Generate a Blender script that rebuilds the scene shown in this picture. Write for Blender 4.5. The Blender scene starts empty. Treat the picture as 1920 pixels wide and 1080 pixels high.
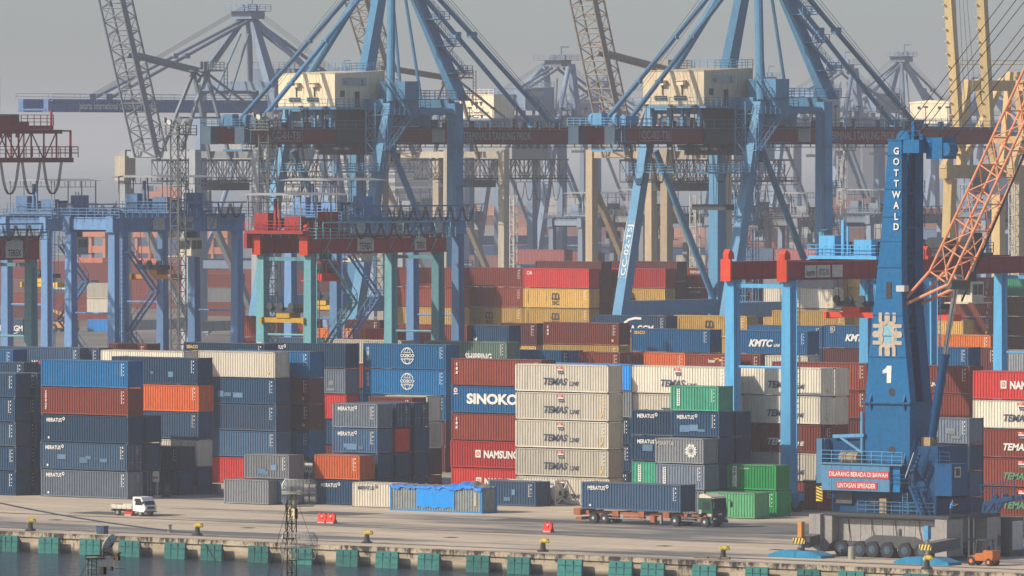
import bpy, bmesh, math, random
from mathutils import Vector, Matrix
R = math.radians
random.seed(7)
scene = bpy.context.scene
COL = scene.collection
# ---------------- camera ----------------
TH = R(38.5); H = 36.9; F = 14500.0; HY = 275.0
PITCH = math.atan((540-HY)/F)
cd = bpy.data.cameras.new('camera'); cam = bpy.data.objects.new('camera', cd); COL.objects.link(cam)
cam.location = (0, 0, H); cam.rotation_euler = (R(90)-PITCH, 0, TH)
cd.sensor_width = 36; cd.lens = 36*F/1920; cd.clip_start = 5; cd.clip_end = 90000
scene.camera = cam
# ---------------- world, sun, exposure ----------------
SUN_EL = 33.0
_sx, _sy = -0.927, -0.374      # horizontal direction towards the sun, view-aligned (right, forward)
sT, cT = math.sin(TH), math.cos(TH)
SH = Vector((-sT*_sy + cT*_sx, cT*_sy + sT*_sx, 0)).normalized()
w = bpy.data.worlds.new('World'); scene.world = w; w.use_nodes = True
nt = w.node_tree; bg = nt.nodes['Background']
sky = nt.nodes.new('ShaderNodeTexSky'); sky.sky_type = 'NISHITA'; sky.sun_disc = False
sky.sun_elevation = R(SUN_EL); sky.sun_rotation = math.atan2(SH.x, SH.y)
sky.dust_density = 1.3; sky.air_density = 0.62; sky.ozone_density = 0.6
nt.links.new(sky.outputs[0], bg.inputs[0]); bg.inputs[1].default_value = 0.128
ld = bpy.data.lights.new('sun', 'SUN'); ld.energy = 4.7; ld.angle = R(0.6); ld.color = (1.0, 0.89, 0.74)
lo = bpy.data.objects.new('sun', ld); COL.objects.link(lo)
sv = Vector((SH.x*math.cos(R(SUN_EL)), SH.y*math.cos(R(SUN_EL)), math.sin(R(SUN_EL))))
lo.rotation_euler = sv.to_track_quat('Z', 'Y').to_euler(); lo.location = (-600, 600, 300)
vs = scene.view_settings; vs.view_transform = 'Standard'; vs.look = 'None'; vs.exposure = 0.0; vs.gamma = 1.0
scene.render.engine = 'CYCLES'
scene.cycles.volume_bounces = 0
scene.cycles.max_bounces = 5
# ---------------- measuring helpers ----------------
FW = Vector((-sT*math.cos(PITCH), cT*math.cos(PITCH), -math.sin(PITCH)))
UP = Vector((-sT*math.sin(PITCH), cT*math.sin(PITCH), math.cos(PITCH)))
RT = Vector((cT, sT, 0)); C0 = Vector((0, 0, H))
def ray(x, y): return FW + RT*((x-960)/F) - UP*((y-540)/F)
def onZ(x, y, z=0.0): d = ray(x, y); return C0 + d*((z-H)/d.z)
def onX(x, y, X): d = ray(x, y); return C0 + d*(X/d.x)
def onY(x, y, Y): d = ray(x, y); return C0 + d*(Y/d.y)
def atS(x, y, s): d = ray(x, y); return C0 + d*(F/s/(-d.x*sT+d.y*cT))
# ---------------- materials ----------------
MATS = {}
def N(nt, t, **k):
    n = nt.nodes.new(t)
    for a, b in k.items(): setattr(n, a, b)
    return n
def mix(nt, a, b, fac, mode='MIX'):
    m = N(nt, 'ShaderNodeMix', data_type='RGBA', blend_type=mode)
    for s, v in ((m.inputs[0], fac), (m.inputs[6], a), (m.inputs[7], b)):
        if hasattr(v, 'is_output'): nt.links.new(v, s)
        elif isinstance(v, (int, float)): s.default_value = v
        else: s.default_value = (*v, 1)
    return m.outputs[2]
def ramp(nt, src, lo, hi):
    m = N(nt, 'ShaderNodeMapRange'); m.clamp = True
    nt.links.new(src, m.inputs[0]); m.inputs[1].default_value = lo; m.inputs[2].default_value = hi
    return m.outputs[0]
def noise(nt, vec, scale, detail=3, rough=.6):
    n = N(nt, 'ShaderNodeTexNoise'); n.inputs['Scale'].default_value = scale
    n.inputs['Detail'].default_value = detail; n.inputs['Roughness'].default_value = rough
    nt.links.new(vec, n.inputs['Vector']); return n.outputs[0]
def mapping(nt, vec, sc, off=None):
    m = N(nt, 'ShaderNodeMapping'); m.inputs['Scale'].default_value = sc
    nt.links.new(vec, m.inputs['Vector'])
    if off is not None: nt.links.new(off, m.inputs['Location'])
    return m.outputs[0]
def paint(name, rgb, rough=.55, rust=.35, dust=.45, var=.25, metal=0.0, fade=.5):
    """weathered paint: blotches, vertical rust runs, settled dust on top faces"""
    if name in MATS: return MATS[name]
    m = bpy.data.materials.new(name); m.use_nodes = True; nt = m.node_tree
    b = nt.nodes['Principled BSDF']; b.inputs['Roughness'].default_value = rough; b.inputs['Metallic'].default_value = metal
    tc = N(nt, 'ShaderNodeTexCoord'); oi = N(nt, 'ShaderNodeObjectInfo')
    mu = N(nt, 'ShaderNodeMath', operation='MULTIPLY'); nt.links.new(oi.outputs['Random'], mu.inputs[0]); mu.inputs[1].default_value = 211.0
    vec = mapping(nt, tc.outputs['Object'], (1, 1, 1), mu.outputs[0])
    big = noise(nt, mapping(nt, vec, (.35, .35, .8)), 1.0, 3, .65)
    lum = sum(rgb)/3
    fd = tuple(c*.78 + (lum*.9+.05)*.22 for c in rgb); b.inputs['Specular IOR Level'].default_value = .2
    dk = tuple(c*(1-var*1.6) for c in rgb)
    c = mix(nt, rgb, fd, ramp(nt, big, .5, .85)); 
    mf = N(nt, 'ShaderNodeMath', operation='MULTIPLY'); nt.links.new(ramp(nt, big, .52, .8), mf.inputs[0]); mf.inputs[1].default_value = fade
    c = mix(nt, rgb, fd, mf.outputs[0])
    mf2 = N(nt, 'ShaderNodeMath', operation='MULTIPLY'); nt.links.new(ramp(nt, noise(nt, vec, 2.3, 4, .7), .45, .75), mf2.inputs[0]); mf2.inputs[1].default_value = .8
    c = mix(nt, c, dk, mf2.outputs[0])
    rv = noise(nt, mapping(nt, vec, (4.5, 4.5, .45)), 1.0, 4, .75)
    mr = N(nt, 'ShaderNodeMath', operation='MULTIPLY'); nt.links.new(ramp(nt, rv, .58, .70), mr.inputs[0]); mr.inputs[1].default_value = min(.85, rust*1.5)
    c = mix(nt, c, (.13, .06, .035), mr.outputs[0])
    st = noise(nt, mapping(nt, vec, (1.6, 1.6, .12)), 1.0, 3, .7)
    ms = N(nt, 'ShaderNodeMath', operation='MULTIPLY'); nt.links.new(ramp(nt, st, .45, .7), ms.inputs[0]); ms.inputs[1].default_value = .55
    c = mix(nt, c, tuple(k*.62+.012 for k in rgb), ms.outputs[0])
    hs = N(nt, 'ShaderNodeHueSaturation'); nt.links.new(c, hs.inputs['Color'])
    vr = N(nt, 'ShaderNodeMapRange'); nt.links.new(oi.outputs['Random'], vr.inputs[0]); vr.inputs[3].default_value = .74; vr.inputs[4].default_value = 1.32
    nt.links.new(vr.outputs[0], hs.inputs['Value']); c = hs.outputs[0]
    if dust > 0:
        ge = N(nt, 'ShaderNodeNewGeometry'); sp = N(nt, 'ShaderNodeSeparateXYZ'); nt.links.new(ge.outputs['Normal'], sp.inputs[0])
        md = N(nt, 'ShaderNodeMath', operation='MULTIPLY'); nt.links.new(ramp(nt, sp.outputs[2], .6, .9), md.inputs[0]); md.inputs[1].default_value = dust
        c = mix(nt, c, (.30, .265, .22), md.outputs[0])
    nt.links.new(c, b.inputs['Base Color'])
    MATS[name] = m; return m
def plain(name, rgb, rough=.6, metal=0.0, emit=None):
    if name in MATS: return MATS[name]
    m = bpy.data.materials.new(name); m.use_nodes = True; nt = m.node_tree
    b = nt.nodes['Principled BSDF']; b.inputs['Roughness'].default_value = rough; b.inputs['Metallic'].default_value = metal
    tc = N(nt, 'ShaderNodeTexCoord'); n = noise(nt, tc.outputs['Object'], 3.0, 3, .7)
    nt.links.new(mix(nt, rgb, tuple(c*.72 for c in rgb), ramp(nt, n, .4, .75)), b.inputs['Base Color'])
    MATS[name] = m; return m
# ---------------- mesh builder ----------------
class MB:
    def __init__(s): s.v = []; s.f = []; s.m = []; s.mats = []; s.cur = 0
    def use(s, mat):
        if mat not in s.mats: s.mats.append(mat)
        s.cur = s.mats.index(mat); return s
    def add(s, vs, fs):
        o = len(s.v); s.v += [tuple(v) for v in vs]
        for f in fs: s.f.append(tuple(i+o for i in f)); s.m.append(s.cur)
        return s
    def box(s, x0, y0, z0, x1, y1, z1):
        if x0 > x1: x0, x1 = x1, x0
        if y0 > y1: y0, y1 = y1, y0
        if z0 > z1: z0, z1 = z1, z0
        return s.add([(x0,y0,z0),(x1,y0,z0),(x1,y1,z0),(x0,y1,z0),(x0,y0,z1),(x1,y0,z1),(x1,y1,z1),(x0,y1,z1)],
              [(0,3,2,1),(4,5,6,7),(0,1,5,4),(1,2,6,5),(2,3,7,6),(3,0,4,7)])
    def cbox(s, c, dx, dy, dz): return s.box(c[0]-dx/2, c[1]-dy/2, c[2]-dz/2, c[0]+dx/2, c[1]+dy/2, c[2]+dz/2)
    def hexa(s, b, t):
        """8 corners: four below, four above (ccw from above)"""
        return s.add(list(b)+list(t), [(0,3,2,1),(4,5,6,7),(0,1,5,4),(1,2,6,5),(2,3,7,6),(3,0,4,7)])
    def taper(s, c0, w0, d0, c1, w1, d1):
        def q(c, w, d): return [(c[0]-w/2,c[1]-d/2,c[2]),(c[0]+w/2,c[1]-d/2,c[2]),(c[0]+w/2,c[1]+d/2,c[2]),(c[0]-w/2,c[1]+d/2,c[2])]
        return s.hexa(q(c0,w0,d0), q(c1,w1,d1))
    def beam(s, p, q, w, h=None, up=(0,0,1)):
        h = h or w; p = Vector(p); q = Vector(q); d = (q-p)
        if d.length < 1e-6: return s
        d.normalize(); u = Vector(up)
        if abs(d.dot(u)) > .98: u = Vector((0,1,0)) if abs(d.y) < .9 else Vector((1,0,0))
        a = d.cross(u).normalized(); b = a.cross(d).normalized()
        A = a*w/2; B = b*h/2
        return s.add([p-A-B,p+A-B,p+A+B,p-A+B,q-A-B,q+A-B,q+A+B,q-A+B],
              [(0,3,2,1),(4,5,6,7),(0,1,5,4),(1,2,6,5),(2,3,7,6),(3,0,4,7)])
    def tube(s, p, q, r, n=8, r2=None):
        r2 = r if r2 is None else r2; p = Vector(p); q = Vector(q); d = (q-p).normalized()
        u = Vector((0,0,1)) if abs(d.z) < .95 else Vector((1,0,0))
        a = d.cross(u).normalized(); b = a.cross(d)
        vs = []
        for c, rr in ((p, r), (q, r2)):
            for i in range(n):
                t = 2*math.pi*i/n; vs.append(c + a*math.cos(t)*rr + b*math.sin(t)*rr)
        fs = [(i, (i+1)%n, n+(i+1)%n, n+i) for i in range(n)] + [tuple(range(n))[::-1], tuple(range(n, 2*n))]
        return s.add(vs, fs)
    def path(s, pts, r, n=5):
        for a, b in zip(pts, pts[1:]): s.tube(a, b, r, n)
        return s
    def prism(s, poly, y0, y1, plane='xz'):
        """extrude a 2-D outline along the third axis"""
        n = len(poly)
        def P(a, b, c): return (a, c, b) if plane == 'xz' else ((c, a, b) if plane == 'yz' else (a, b, c))
        vs = [P(a, b, y0) for a, b in poly] + [P(a, b, y1) for a, b in poly]
        return s.add(vs, [tuple(range(n))[::-1], tuple(range(n, 2*n))] + [(i, (i+1)%n, n+(i+1)%n, n+i) for i in range(n)])
    def rail(s, p, q, h=1.1, step=2.0, r=.05, lines=3):
        p = Vector(p); q = Vector(q); L = (q-p).length; n = max(1, int(L/step))
        for i in range(n+1):
            a = p.lerp(q, i/n); s.beam(a, a+Vector((0,0,h)), r*1.6)
        for k in range(1, lines+1):
            z = Vector((0,0,h*k/lines)); s.beam(p+z, q+z, r*1.5)
        return s
    def ladder(s, p, q, w=.5, r=.05, step=.5, side=(1,0,0)):
        p = Vector(p); q = Vector(q); sd = Vector(side)*w/2
        s.beam(p-sd, q-sd, r*1.6); s.beam(p+sd, q+sd, r*1.6)
        n = max(2, int((q-p).length/step))
        for i in range(n): a = p.lerp(q, (i+.5)/n); s.beam(a-sd, a+sd, r)
        return s
    def stair(s, p, q, w=.8, r=.06):
        p = Vector(p); q = Vector(q); d = q-p; sd = Vector((-d.y, d.x, 0)).normalized()*w/2
        for k in (-1, 1):
            s.beam(p+sd*k, q+sd*k, .10, .28); s.beam(p+sd*k+Vector((0,0,1.1)), q+sd*k+Vector((0,0,1.1)), r)
            for i in range(6): a = p.lerp(q, i/5)+sd*k; s.beam(a, a+Vector((0,0,1.1)), r)
        n = max(3, int(abs(d.z)/.35))
        for i in range(n): a = p.lerp(q, (i+.5)/n); s.beam(a-sd, a+sd, .22, .05)
        return s
    def truss(s, p, q, w, h, n, rc=.12, rb=.07, side=(0,1,0)):
        """box lattice between p and q: four chords, zig-zag braces on each face"""
        p = Vector(p); q = Vector(q); d = (q-p).normalized(); a = Vector(side)
        a = (a - d*a.dot(d)).normalized(); b = a.cross(d).normalized()
        co = [a*w/2+b*h/2, -a*w/2+b*h/2, -a*w/2-b*h/2, a*w/2-b*h/2]
        for c in co: s.tube(p+c, q+c, rc, 6)
        for i in range(n):
            u = p.lerp(q, i/n); v = p.lerp(q, (i+1)/n)
            for k in range(4):
                c0, c1 = co[k], co[(k+1)%4]
                if i % 2: c0, c1 = c1, c0
                s.tube(u+c0, v+c1, rb, 4); s.tube(u+co[k], u+co[(k+1)%4], rb, 4)
        return s
    def wheel(s, c, r, w, axis='y', n=20):
        c = Vector(c); a = Vector((0,1,0)) if axis == 'y' else Vector((1,0,0))
        return s.tube(c-a*w/2, c+a*w/2, r, n)
    def build(s, name, mat=None, parent=None, smooth=False):
        me = bpy.data.meshes.new(name); o = parent.location if parent is not None and parent.type == 'EMPTY' else Vector((0,0,0))
        if parent is not None and parent.parent is not None:
            o = Vector((0,0,0)); pp = parent
            while pp is not None: o = o+pp.location; pp = pp.parent
        if parent is not None and parent.type != 'EMPTY':
            o = Vector((0,0,0)); pp = parent
            while pp is not None: o = o+pp.location; pp = pp.parent
        me.from_pydata([(v[0]-o[0], v[1]-o[1], v[2]-o[2]) for v in s.v], [], s.f)
        if mat is not None: me.materials.append(mat)
        else:
            for m in s.mats: me.materials.append(m)
            me.polygons.foreach_set('material_index', s.m)
        if smooth:
            me.polygons.foreach_set('use_smooth', [True]*len(me.polygons))
        bm = bmesh.new(); bm.from_mesh(me); bmesh.ops.recalc_face_normals(bm, faces=bm.faces); bm.to_mesh(me); bm.free()
        ob = bpy.data.objects.new(name, me); COL.objects.link(ob); ob.parent = parent
        return ob
def tag(o, label=None, cat=None, group=None, kind=None):
    if label: o['label'] = label
    if cat: o['category'] = cat
    if group: o['group'] = group
    if kind: o['kind'] = kind
    return o
def empty(name, loc, label=None, cat=None, group=None):
    o = bpy.data.objects.new(name, None); COL.objects.link(o); o.location = loc; o.empty_display_size = .5
    return tag(o, label, cat, group)
def copy_tree(o, parent=None):
    c = o.copy(); COL.objects.link(c); c.parent = parent
    for ch in list(o.children): copy_tree(ch, c)
    return c
# ---------------- text ----------------
GL = {}
def glyph(s, bold=0.0, shear=0.0):
    k = (s, bold, shear)
    if k in GL: return GL[k]
    cu = bpy.data.curves.new('text', 'FONT'); cu.body = s; cu.size = 1; cu.offset = bold; cu.shear = shear; cu.resolution_u = 3
    ob = bpy.data.objects.new('text', cu); COL.objects.link(ob)
    dg = bpy.context.evaluated_depsgraph_get(); dg.update()
    me = bpy.data.meshes.new_from_object(ob.evaluated_get(dg))
    vs = [(v.co.x, v.co.y) for v in me.vertices]; fs = [tuple(p.vertices) for p in me.polygons]
    bpy.data.objects.remove(ob); bpy.data.curves.remove(cu); bpy.data.meshes.remove(me)
    if vs:
        x0 = min(v[0] for v in vs); x1 = max(v[0] for v in vs)
    else: x0 = x1 = 0
    GL[k] = (vs, fs, x0, x1); return GL[k]
CAP = 0.73
def text(mb, s, x, z, cap, y, bold=.012, shear=0.0, width=None, rot=0.0, face='front', sx=1.0):
    """lettering on a vertical face: 'front' faces -Y (x runs right), 'end' faces +X (x runs along +Y)"""
    vs, fs, x0, x1 = glyph(s, bold, shear)
    if not vs: return 0
    k = cap/CAP; kx = k*sx if width is None else width/(x1-x0)
    out = []
    for a, b in vs:
        p = (a-x0)*kx; q = b*k
        if rot: p, q = p*math.cos(rot)-q*math.sin(rot), p*math.sin(rot)+q*math.cos(rot)
        out.append((x+p, y, z+q) if face == 'front' else (y, x+p, z+q))
    mb.add(out, fs); return (x1-x0)*kx
def stacked(mb, s, x, z, cap, y, gap=1.25, bold=.02, shear=0.0, sx=1.0):
    for i, ch in enumerate(s):
        vs, fs, x0, x1 = glyph(ch, bold, shear); wd = (x1-x0)*cap/CAP*sx
        text(mb, ch, x-wd/2, z-cap*gap*i-cap, cap, y, bold, shear, sx=sx)
def ring(mb, cx, cz, r0, r1, y, n=24, a0=0, a1=2*math.pi, sx=1.0):
    vs = []
    for i in range(n+1):
        t = a0+(a1-a0)*i/n
        vs += [(cx+r0*math.cos(t)*sx, y, cz+r0*math.sin(t)), (cx+r1*math.cos(t)*sx, y, cz+r1*math.sin(t))]
    mb.add(vs, [(2*i, 2*i+2, 2*i+3, 2*i+1) for i in range(n)])
def rect(mb, x0, z0, x1, z1, y): mb.add([(x0,y,z0),(x1,y,z0),(x1,y,z1),(x0,y,z1)], [(0,1,2,3)])
def polyxz(mb, pts, y): mb.add([(a,y,b) for a, b in pts], [tuple(range(len(pts)))])
def stroke(mb, pts, w, y):
    """a ribbon of width w along a polyline in the x-z plane"""
    for i, ((a, b), (c, d)) in enumerate(zip(pts, pts[1:])):
        y -= .0014; dx, dz = c-a, d-b; L = math.hypot(dx, dz) or 1; nx, nz = -dz/L*w/2, dx/L*w/2
        ex, ez = dx/L*w*.16, dz/L*w*.16
        polyxz(mb, [(a-ex+nx,b-ez+nz),(a-ex-nx,b-ez-nz),(c+ex-nx,d+ez-nz),(c+ex+nx,d+ez+nz)], y)
WHITE = plain('white_lettering', (.78,.76,.7)); DNAVY = plain('navy_lettering', (.03,.045,.09)); BLACKL = plain('black_lettering', (.02,.02,.025))
YELL = plain('yellow_lettering', (.75,.42,.05)); REDL = plain('red_lettering', (.6,.06,.04)); GREENL = plain('green_lettering', (.05,.25,.12)); FADEL = plain('faded_lettering', (.45,.44,.4))
# ================= SHIPPING CONTAINERS =================
PAL = {  # code: (words for the label, base colour)
 'nv': ('navy blue', (.012,.055,.122)), 'sl': ('slate blue', (.045,.102,.188)), 'sg': ('blue grey', (.15,.19,.245)), 'bl': ('bright blue', (.0,.128,.32)),
 'mb': ('mid blue', (.003,.095,.24)), 'br': ('rust brown', (.23,.045,.028)), 'rd': ('red', (.48,.035,.03)), 'or': ('orange', (.62,.13,.03)),
 'cr': ('cream white', (.61,.565,.465)), 'gy': ('grey', (.23,.25,.27)), 'tg': ('teal green', (.045,.30,.19)), 'gn': ('green', (.01,.29,.075)), 'lg': ('light green', (.10,.36,.17)),
 'ye': ('yellow', (.58,.36,.09)), 'mr': ('dark maroon', (.105,.028,.030)), 'sk': ('sky blue', (.012,.27,.72)), 'gg': ('grey green', (.15,.24,.20)), 'bo': ('vivid orange', (.75,.20,.03)),
 'pk': ('pinkish red', (.5,.12,.13)), 'dk': ('very dark blue', (.012,.035,.085)),
 'h1': ('hazy pale red', (.36,.13,.13)), 'h2': ('hazy pale blue', (.12,.19,.30)), 'h3': ('hazy dull brown', (.25,.14,.13)), 'h4': ('hazy pale grey', (.38,.38,.38)), 'h5': ('hazy salmon', (.42,.22,.17))}  # h codes: paled and desaturated, distance haze mixed into the paint itself
def cmat(c):
    if c == 'cr': return paint('cream white_paint', PAL[c][1], .6, .28, .3, .06, 0, .2)
    return paint(PAL[c][0]+'_paint', PAL[c][1], .55, .5, .42, .2, 0, .8)
GASK = plain('dark_gasket', (.03,.03,.035)); STEEL = plain('galvanised_steel', (.32,.33,.34), .45, .4); CAST = plain('corner_casting_steel', (.10,.085,.08))
WD = 2.44
BODY = {}; FRAME = {}; DOOR = {}; LETT = {}; MARK = {}
def corr(mb, x0, x1, z0, z1, y, out, pitch=.34, dep=.075):
    """corrugated panel along x at y, facing out (-1 front, +1 back)"""
    n = max(4, round((x1-x0)/pitch)); w = (x1-x0)/n; xs = []
    for i in range(n):
        a = x0+i*w; xs += [(a, 0), (a+w*.34, 0), (a+w*.5, 1), (a+w*.84, 1)]
    xs.append((x1, 0))
    vs = []
    for a, k in xs: yy = y - out*dep*k; vs += [(a, yy, z0), (a, yy, z1)]
    mb.add(vs, [(2*i, 2*i+2, 2*i+3, 2*i+1) for i in range(len(xs)-1)])
def corr_end(mb, y0, y1, z0, z1, x, out):
    n = 8; w = (y1-y0)/n; ys = []
    for i in range(n):
        a = y0+i*w; ys += [(a, 0), (a+w*.28, 0), (a+w*.5, 1), (a+w*.78, 1)]
    ys.append((y1, 0)); vs = []
    for a, k in ys: xx = x-out*.045*k; vs += [(xx, a, z0), (xx, a, z1)]
    mb.add(vs, [(2*i, 2*i+2, 2*i+3, 2*i+1) for i in range(len(ys)-1)])
def slot(o):
    return o
def get_body(L, h, door):
    k = (L, round(h, 2), door)
    if k not in BODY:
        mb = MB(); a = L/2-.08; b = WD/2-.03
        corr(mb, -a, a, .15, h-.10, -b, -1); corr(mb, -a, a, .15, h-.10, b, 1)
        corr_end(mb, -b, b, .15, h-.10, -L/2+.03, -1)
        if not door: corr_end(mb, -b, b, .15, h-.10, L/2-.03, 1)
        # roof with shallow transverse ribs
        n = int(L/.6); vs = []
        for i in range(2*n+1): x = -a+2*a*i/(2*n); z = h-.035-(.03 if i % 2 else 0); vs += [(x,-b,z),(x,b,z)]
        mb.add(vs, [(2*i,2*i+2,2*i+3,2*i+1) for i in range(2*n)])
        mb.add([(-a,-b,.16),(a,-b,.16),(a,b,.16),(-a,b,.16)], [(0,1,2,3)])
        o = mb.build('body', GASK); BODY[k] = o.data; bpy.data.objects.remove(o)
    return BODY[k]
def get_frame(L, h):
    k = (L, round(h, 2))
    if k not in FRAME:
        mb = MB(); x = L/2; y = WD/2
        for sx in (-1, 1):
            for sy in (-1, 1):
                mb.box(sx*x, sy*y, .12, sx*(x-.16), sy*(y-.16), h-.12)
            mb.box(sx*x, -y+.16, h-.14, sx*(x-.12), y-.16, h-.02); mb.box(sx*x, -y+.16, .07, sx*(x-.12), y-.16, .18)
        for sy in (-1, 1):
            mb.box(-x+.16, sy*(y-.005), h-.12, x-.16, sy*(y-.09), h-.045); mb.box(-x+.16, sy*(y-.005), .075, x-.16, sy*(y-.07), .19)
        mb.cur = 1; mb.mats = [GASK, CAST]; f0 = len(mb.f)
        xx = L/2+.006; yy = WD/2+.006
        for sx in (-1, 1):
            for sy in (-1, 1):
                for z in (0, h-.118): mb.box(sx*xx, sy*yy, z, sx*(xx-.178), sy*(yy-.162), z+.118)
        o = mb.build('frame', None); FRAME[k] = o.data; bpy.data.objects.remove(o)
    return FRAME[k]
def get_door(h, mat):
    k = (round(h, 2), mat.name)
    if k not in DOOR:
        mb = MB(); y = WD/2-.16; z0, z1 = .17, h-.15
        mb.use(mat)
        for s in (-1, 1):
            mb.box(-.06, .012*s, z0, -.02, s*y, z1)
            for q in range(4):
                zz = z0+(z1-z0)*(q+.5)/4; mb.box(-.02, s*.08, zz-.2, .0, s*(y-.08), zz+.2)
        mb.use(GASK); mb.box(-.07, -.012, z0, -.03, .012, z1)
        mb.use(STEEL)
        for yy in (-.9, -.38, .38, .9):
            mb.box(.0, yy-.02, z0-.05, .045, yy+.02, z1+.05)
            mb.box(.0, yy-.05, z0+.75, .07, yy+.22, z0+.81)
        mb.use(FADEL)
        for q in range(5): mb.box(.002, .25, z1-.25-q*.16, .008, .25+.3+.1*(q % 3), z1-.18-q*.16)
        o = mb.build('door', None); DOOR[k] = o.data; bpy.data.objects.remove(o)
    return DOOR[k]
YF = -WD/2-.012
def flag(mb, cx, cz, k=1.0):
    mb.use(REDL); polyxz(mb, [(cx-.5*k,cz+.42*k),(cx+.34*k,cz+.42*k),(cx+.40*k,cz+.16*k),(cx-.36*k,cz+.16*k)], YF)
    mb.use(WHITE); polyxz(mb, [(cx-.36*k,cz+.155*k),(cx+.40*k,cz+.155*k),(cx+.42*k,cz+.03*k),(cx-.32*k,cz+.03*k)], YF)
    mb.use(WHITE); text(mb, 'TPS', cx-.28*k, cz+.2*k, .17*k, YF-.004)
    mb.use(DNAVY); polyxz(mb, [(cx-.32*k,cz+.025*k),(cx+.42*k,cz+.025*k),(cx+.5*k,cz-.32*k),(cx-.18*k,cz-.32*k)], YF)
    mb.use(FADEL); text(mb, 'Temas', cx-.16*k, cz-.22*k, .15*k, YF-.004)
def temas(mb, L, h, wm, faded=False):
    f = L/12.19; x = -L/2+3.75
    mb.use(wm); a = text(mb, 'TEMAS', x, h*.27, .70, YF, .03, .28, width=3.1); text(mb, 'LINE', x+3.35, h*.27-.05, .42, YF, .03, .28, width=1.3)
def letter(kind, L, h):
    k = (kind, L, round(h, 2))
    if k in LETT: return LETT[k]
    mb = MB(); X = -L/2
    if kind == 'mer' or kind == 'merd' or kind == 'merf':
        mb.use({'mer': WHITE, 'merd': DNAVY, 'merf': FADEL}[kind])
        text(mb, 'MERATUS', X+.75, h-.76, .40, YF, .022, width=2.15); ring(mb, X+3.16, h-.42, .10, .18, YF, 12)
        if L > 8: 
            mb.use(WHITE); polyxz(mb, [(X+.9,.45),(X+1.05,.6),(X+1.2,.45),(X+1.05,.3)], YF)
    elif kind == 'merr':      # worn name and a ring of curved letters
        mb.use(FADEL); text(mb, 'MERATUS', X+.15, h-.72, .36, YF, .02, width=2.2)
        mb.use(WHITE); cx, cz = X+4.5, h*.52
        for q in range(8):
            t = q*math.pi/4; pts = [(-.18,.32),(-.16,.62),(-.06,.44),(0,.36),(.06,.44),(.16,.62),(.18,.32)]
            stroke(mb, [(cx+a*math.cos(t)-b*math.sin(t)*1.12, cz+a*math.sin(t)+b*math.cos(t)*1.12) for a, b in pts], .09, YF)
        ring(mb, cx, cz, .27, .34, YF, 16)
    elif kind == 'tem': flag(mb, X+5.9, h*.77); temas(mb, L, h, DNAVY)
    elif kind == 'temw': flag(mb, X+5.9, h*.77); temas(mb, L, h, WHITE)
    elif kind == 'temg': flag(mb, X+5.9, h*.77); temas(mb, L, h, GREENL)
    elif kind == 'cos':
        mb.use(WHITE); cx, cz = 0.45, h*.53
        for a0, a1 in ((.35, 2.79), (3.49, 5.93)): ring(mb, cx, cz, .86, .96, YF, 20, a0, a1)
        for a0, a1 in ((.5, 2.64), (3.64, 5.78)): ring(mb, cx, cz, .86, .96, YF-.006, 14, a0, a1, .5)
        text(mb, 'COSCO', cx-1.02, cz-.12, .34, YF-.002, .035, width=2.04); text(mb, 'SHIPPING', cx-.93, cz-.46, .22, YF-.002, .02, width=1.86)
        rect(mb, cx-.02, cz+.43, cx+.03, cz+.85, YF-.002); rect(mb, cx-.55, cz+.36, cx+.55, cz+.42, YF-.004)
        stacked(mb, '\u4e2d\u8fdc\u6d77\u8fd0', X+.75, h-.45, .30, YF, 1.3, .01)
    elif kind == 'tex': mb.use(WHITE); stacked(mb, 'tex', X+.75, h-.35, .42, YF, 1.05, .03, .2)
    elif kind == 'txt': mb.use(WHITE); stacked(mb, 'textainer', X+.7, h-.3, .25, YF, .92, .03, .25, 1.3)
    elif kind == 'sin':
        mb.use(WHITE); text(mb, 'SINOKOR', X+2.1, h*.36, 1.05, YF, .045, width=8.2)
        mb.use(WHITE); ring(mb, X+.6, h-.5, 0, .26, YF, 14); mb.use(REDL); ring(mb, X+.6, h-.5, 0, .15, YF-.004, 12); mb.use(WHITE); rect(mb, X+.3, h-.92, X+.95, h-.84, YF)
    elif kind == 'nam':
        mb.use(WHITE); x = X+3.4; rect(mb, x, h*.39, x+.72, h*.39+.8, YF)
        mb.use(REDL); ring(mb, x+.36, h*.39+.4, .16, .26, YF-.004, 14); stroke(mb, [(x+.2,h*.39+.2),(x+.52,h*.39+.6)], .08, YF-.004)
        mb.use(WHITE); text(mb, 'NAMSUNG', x+1.15, h*.39, .78, YF, .04, width=4.6)
    elif kind == 'kmt':
        mb.use(WHITE); text(mb, 'KMTC', X+3.3, h*.33, .84, YF, .045, .3, width=3.7); text(mb, 'LINE', X+7.1, h*.33, .32, YF, .03, .3)
        rect(mb, X+1.0, h-.75, X+1.7, h-.7, YF); rect(mb, X+1.0, h-.25, X+1.7, h-.2, YF); rect(mb, X+1.0, h-.75, X+1.07, h-.2, YF); rect(mb, X+1.63, h-.75, X+1.7, h-.2, YF); text(mb, 'K', X+1.2, h-.62, .28, YF, .03); text(mb, 'KMTC', X+1.0, h-.98, .14, YF)
    elif kind == 'msc' or kind == 'msm':
        mb.use(BLACKL); x = X+5.4
        pts = [(0,.0),(0,.62)], [(0,.5),(.2,.68),(.44,.68),(.58,.5),(.58,0)], [(.58,.5),(.78,.68),(1.02,.68),(1.16,.5),(1.16,0)], [(-.14,0),(.14,0)], [(1.02,0),(1.3,0)], [(.44,0),(.7,0)], [(-.05,-.12),(.55,-.17),(1.25,-.12)]
        for p in pts: stroke(mb, [(x+a, h*.50+b) for a, b in p], .17, YF)
        text(mb, 'SC', x-.02, h*.18, .52, YF, .04, width=1.3)
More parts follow.
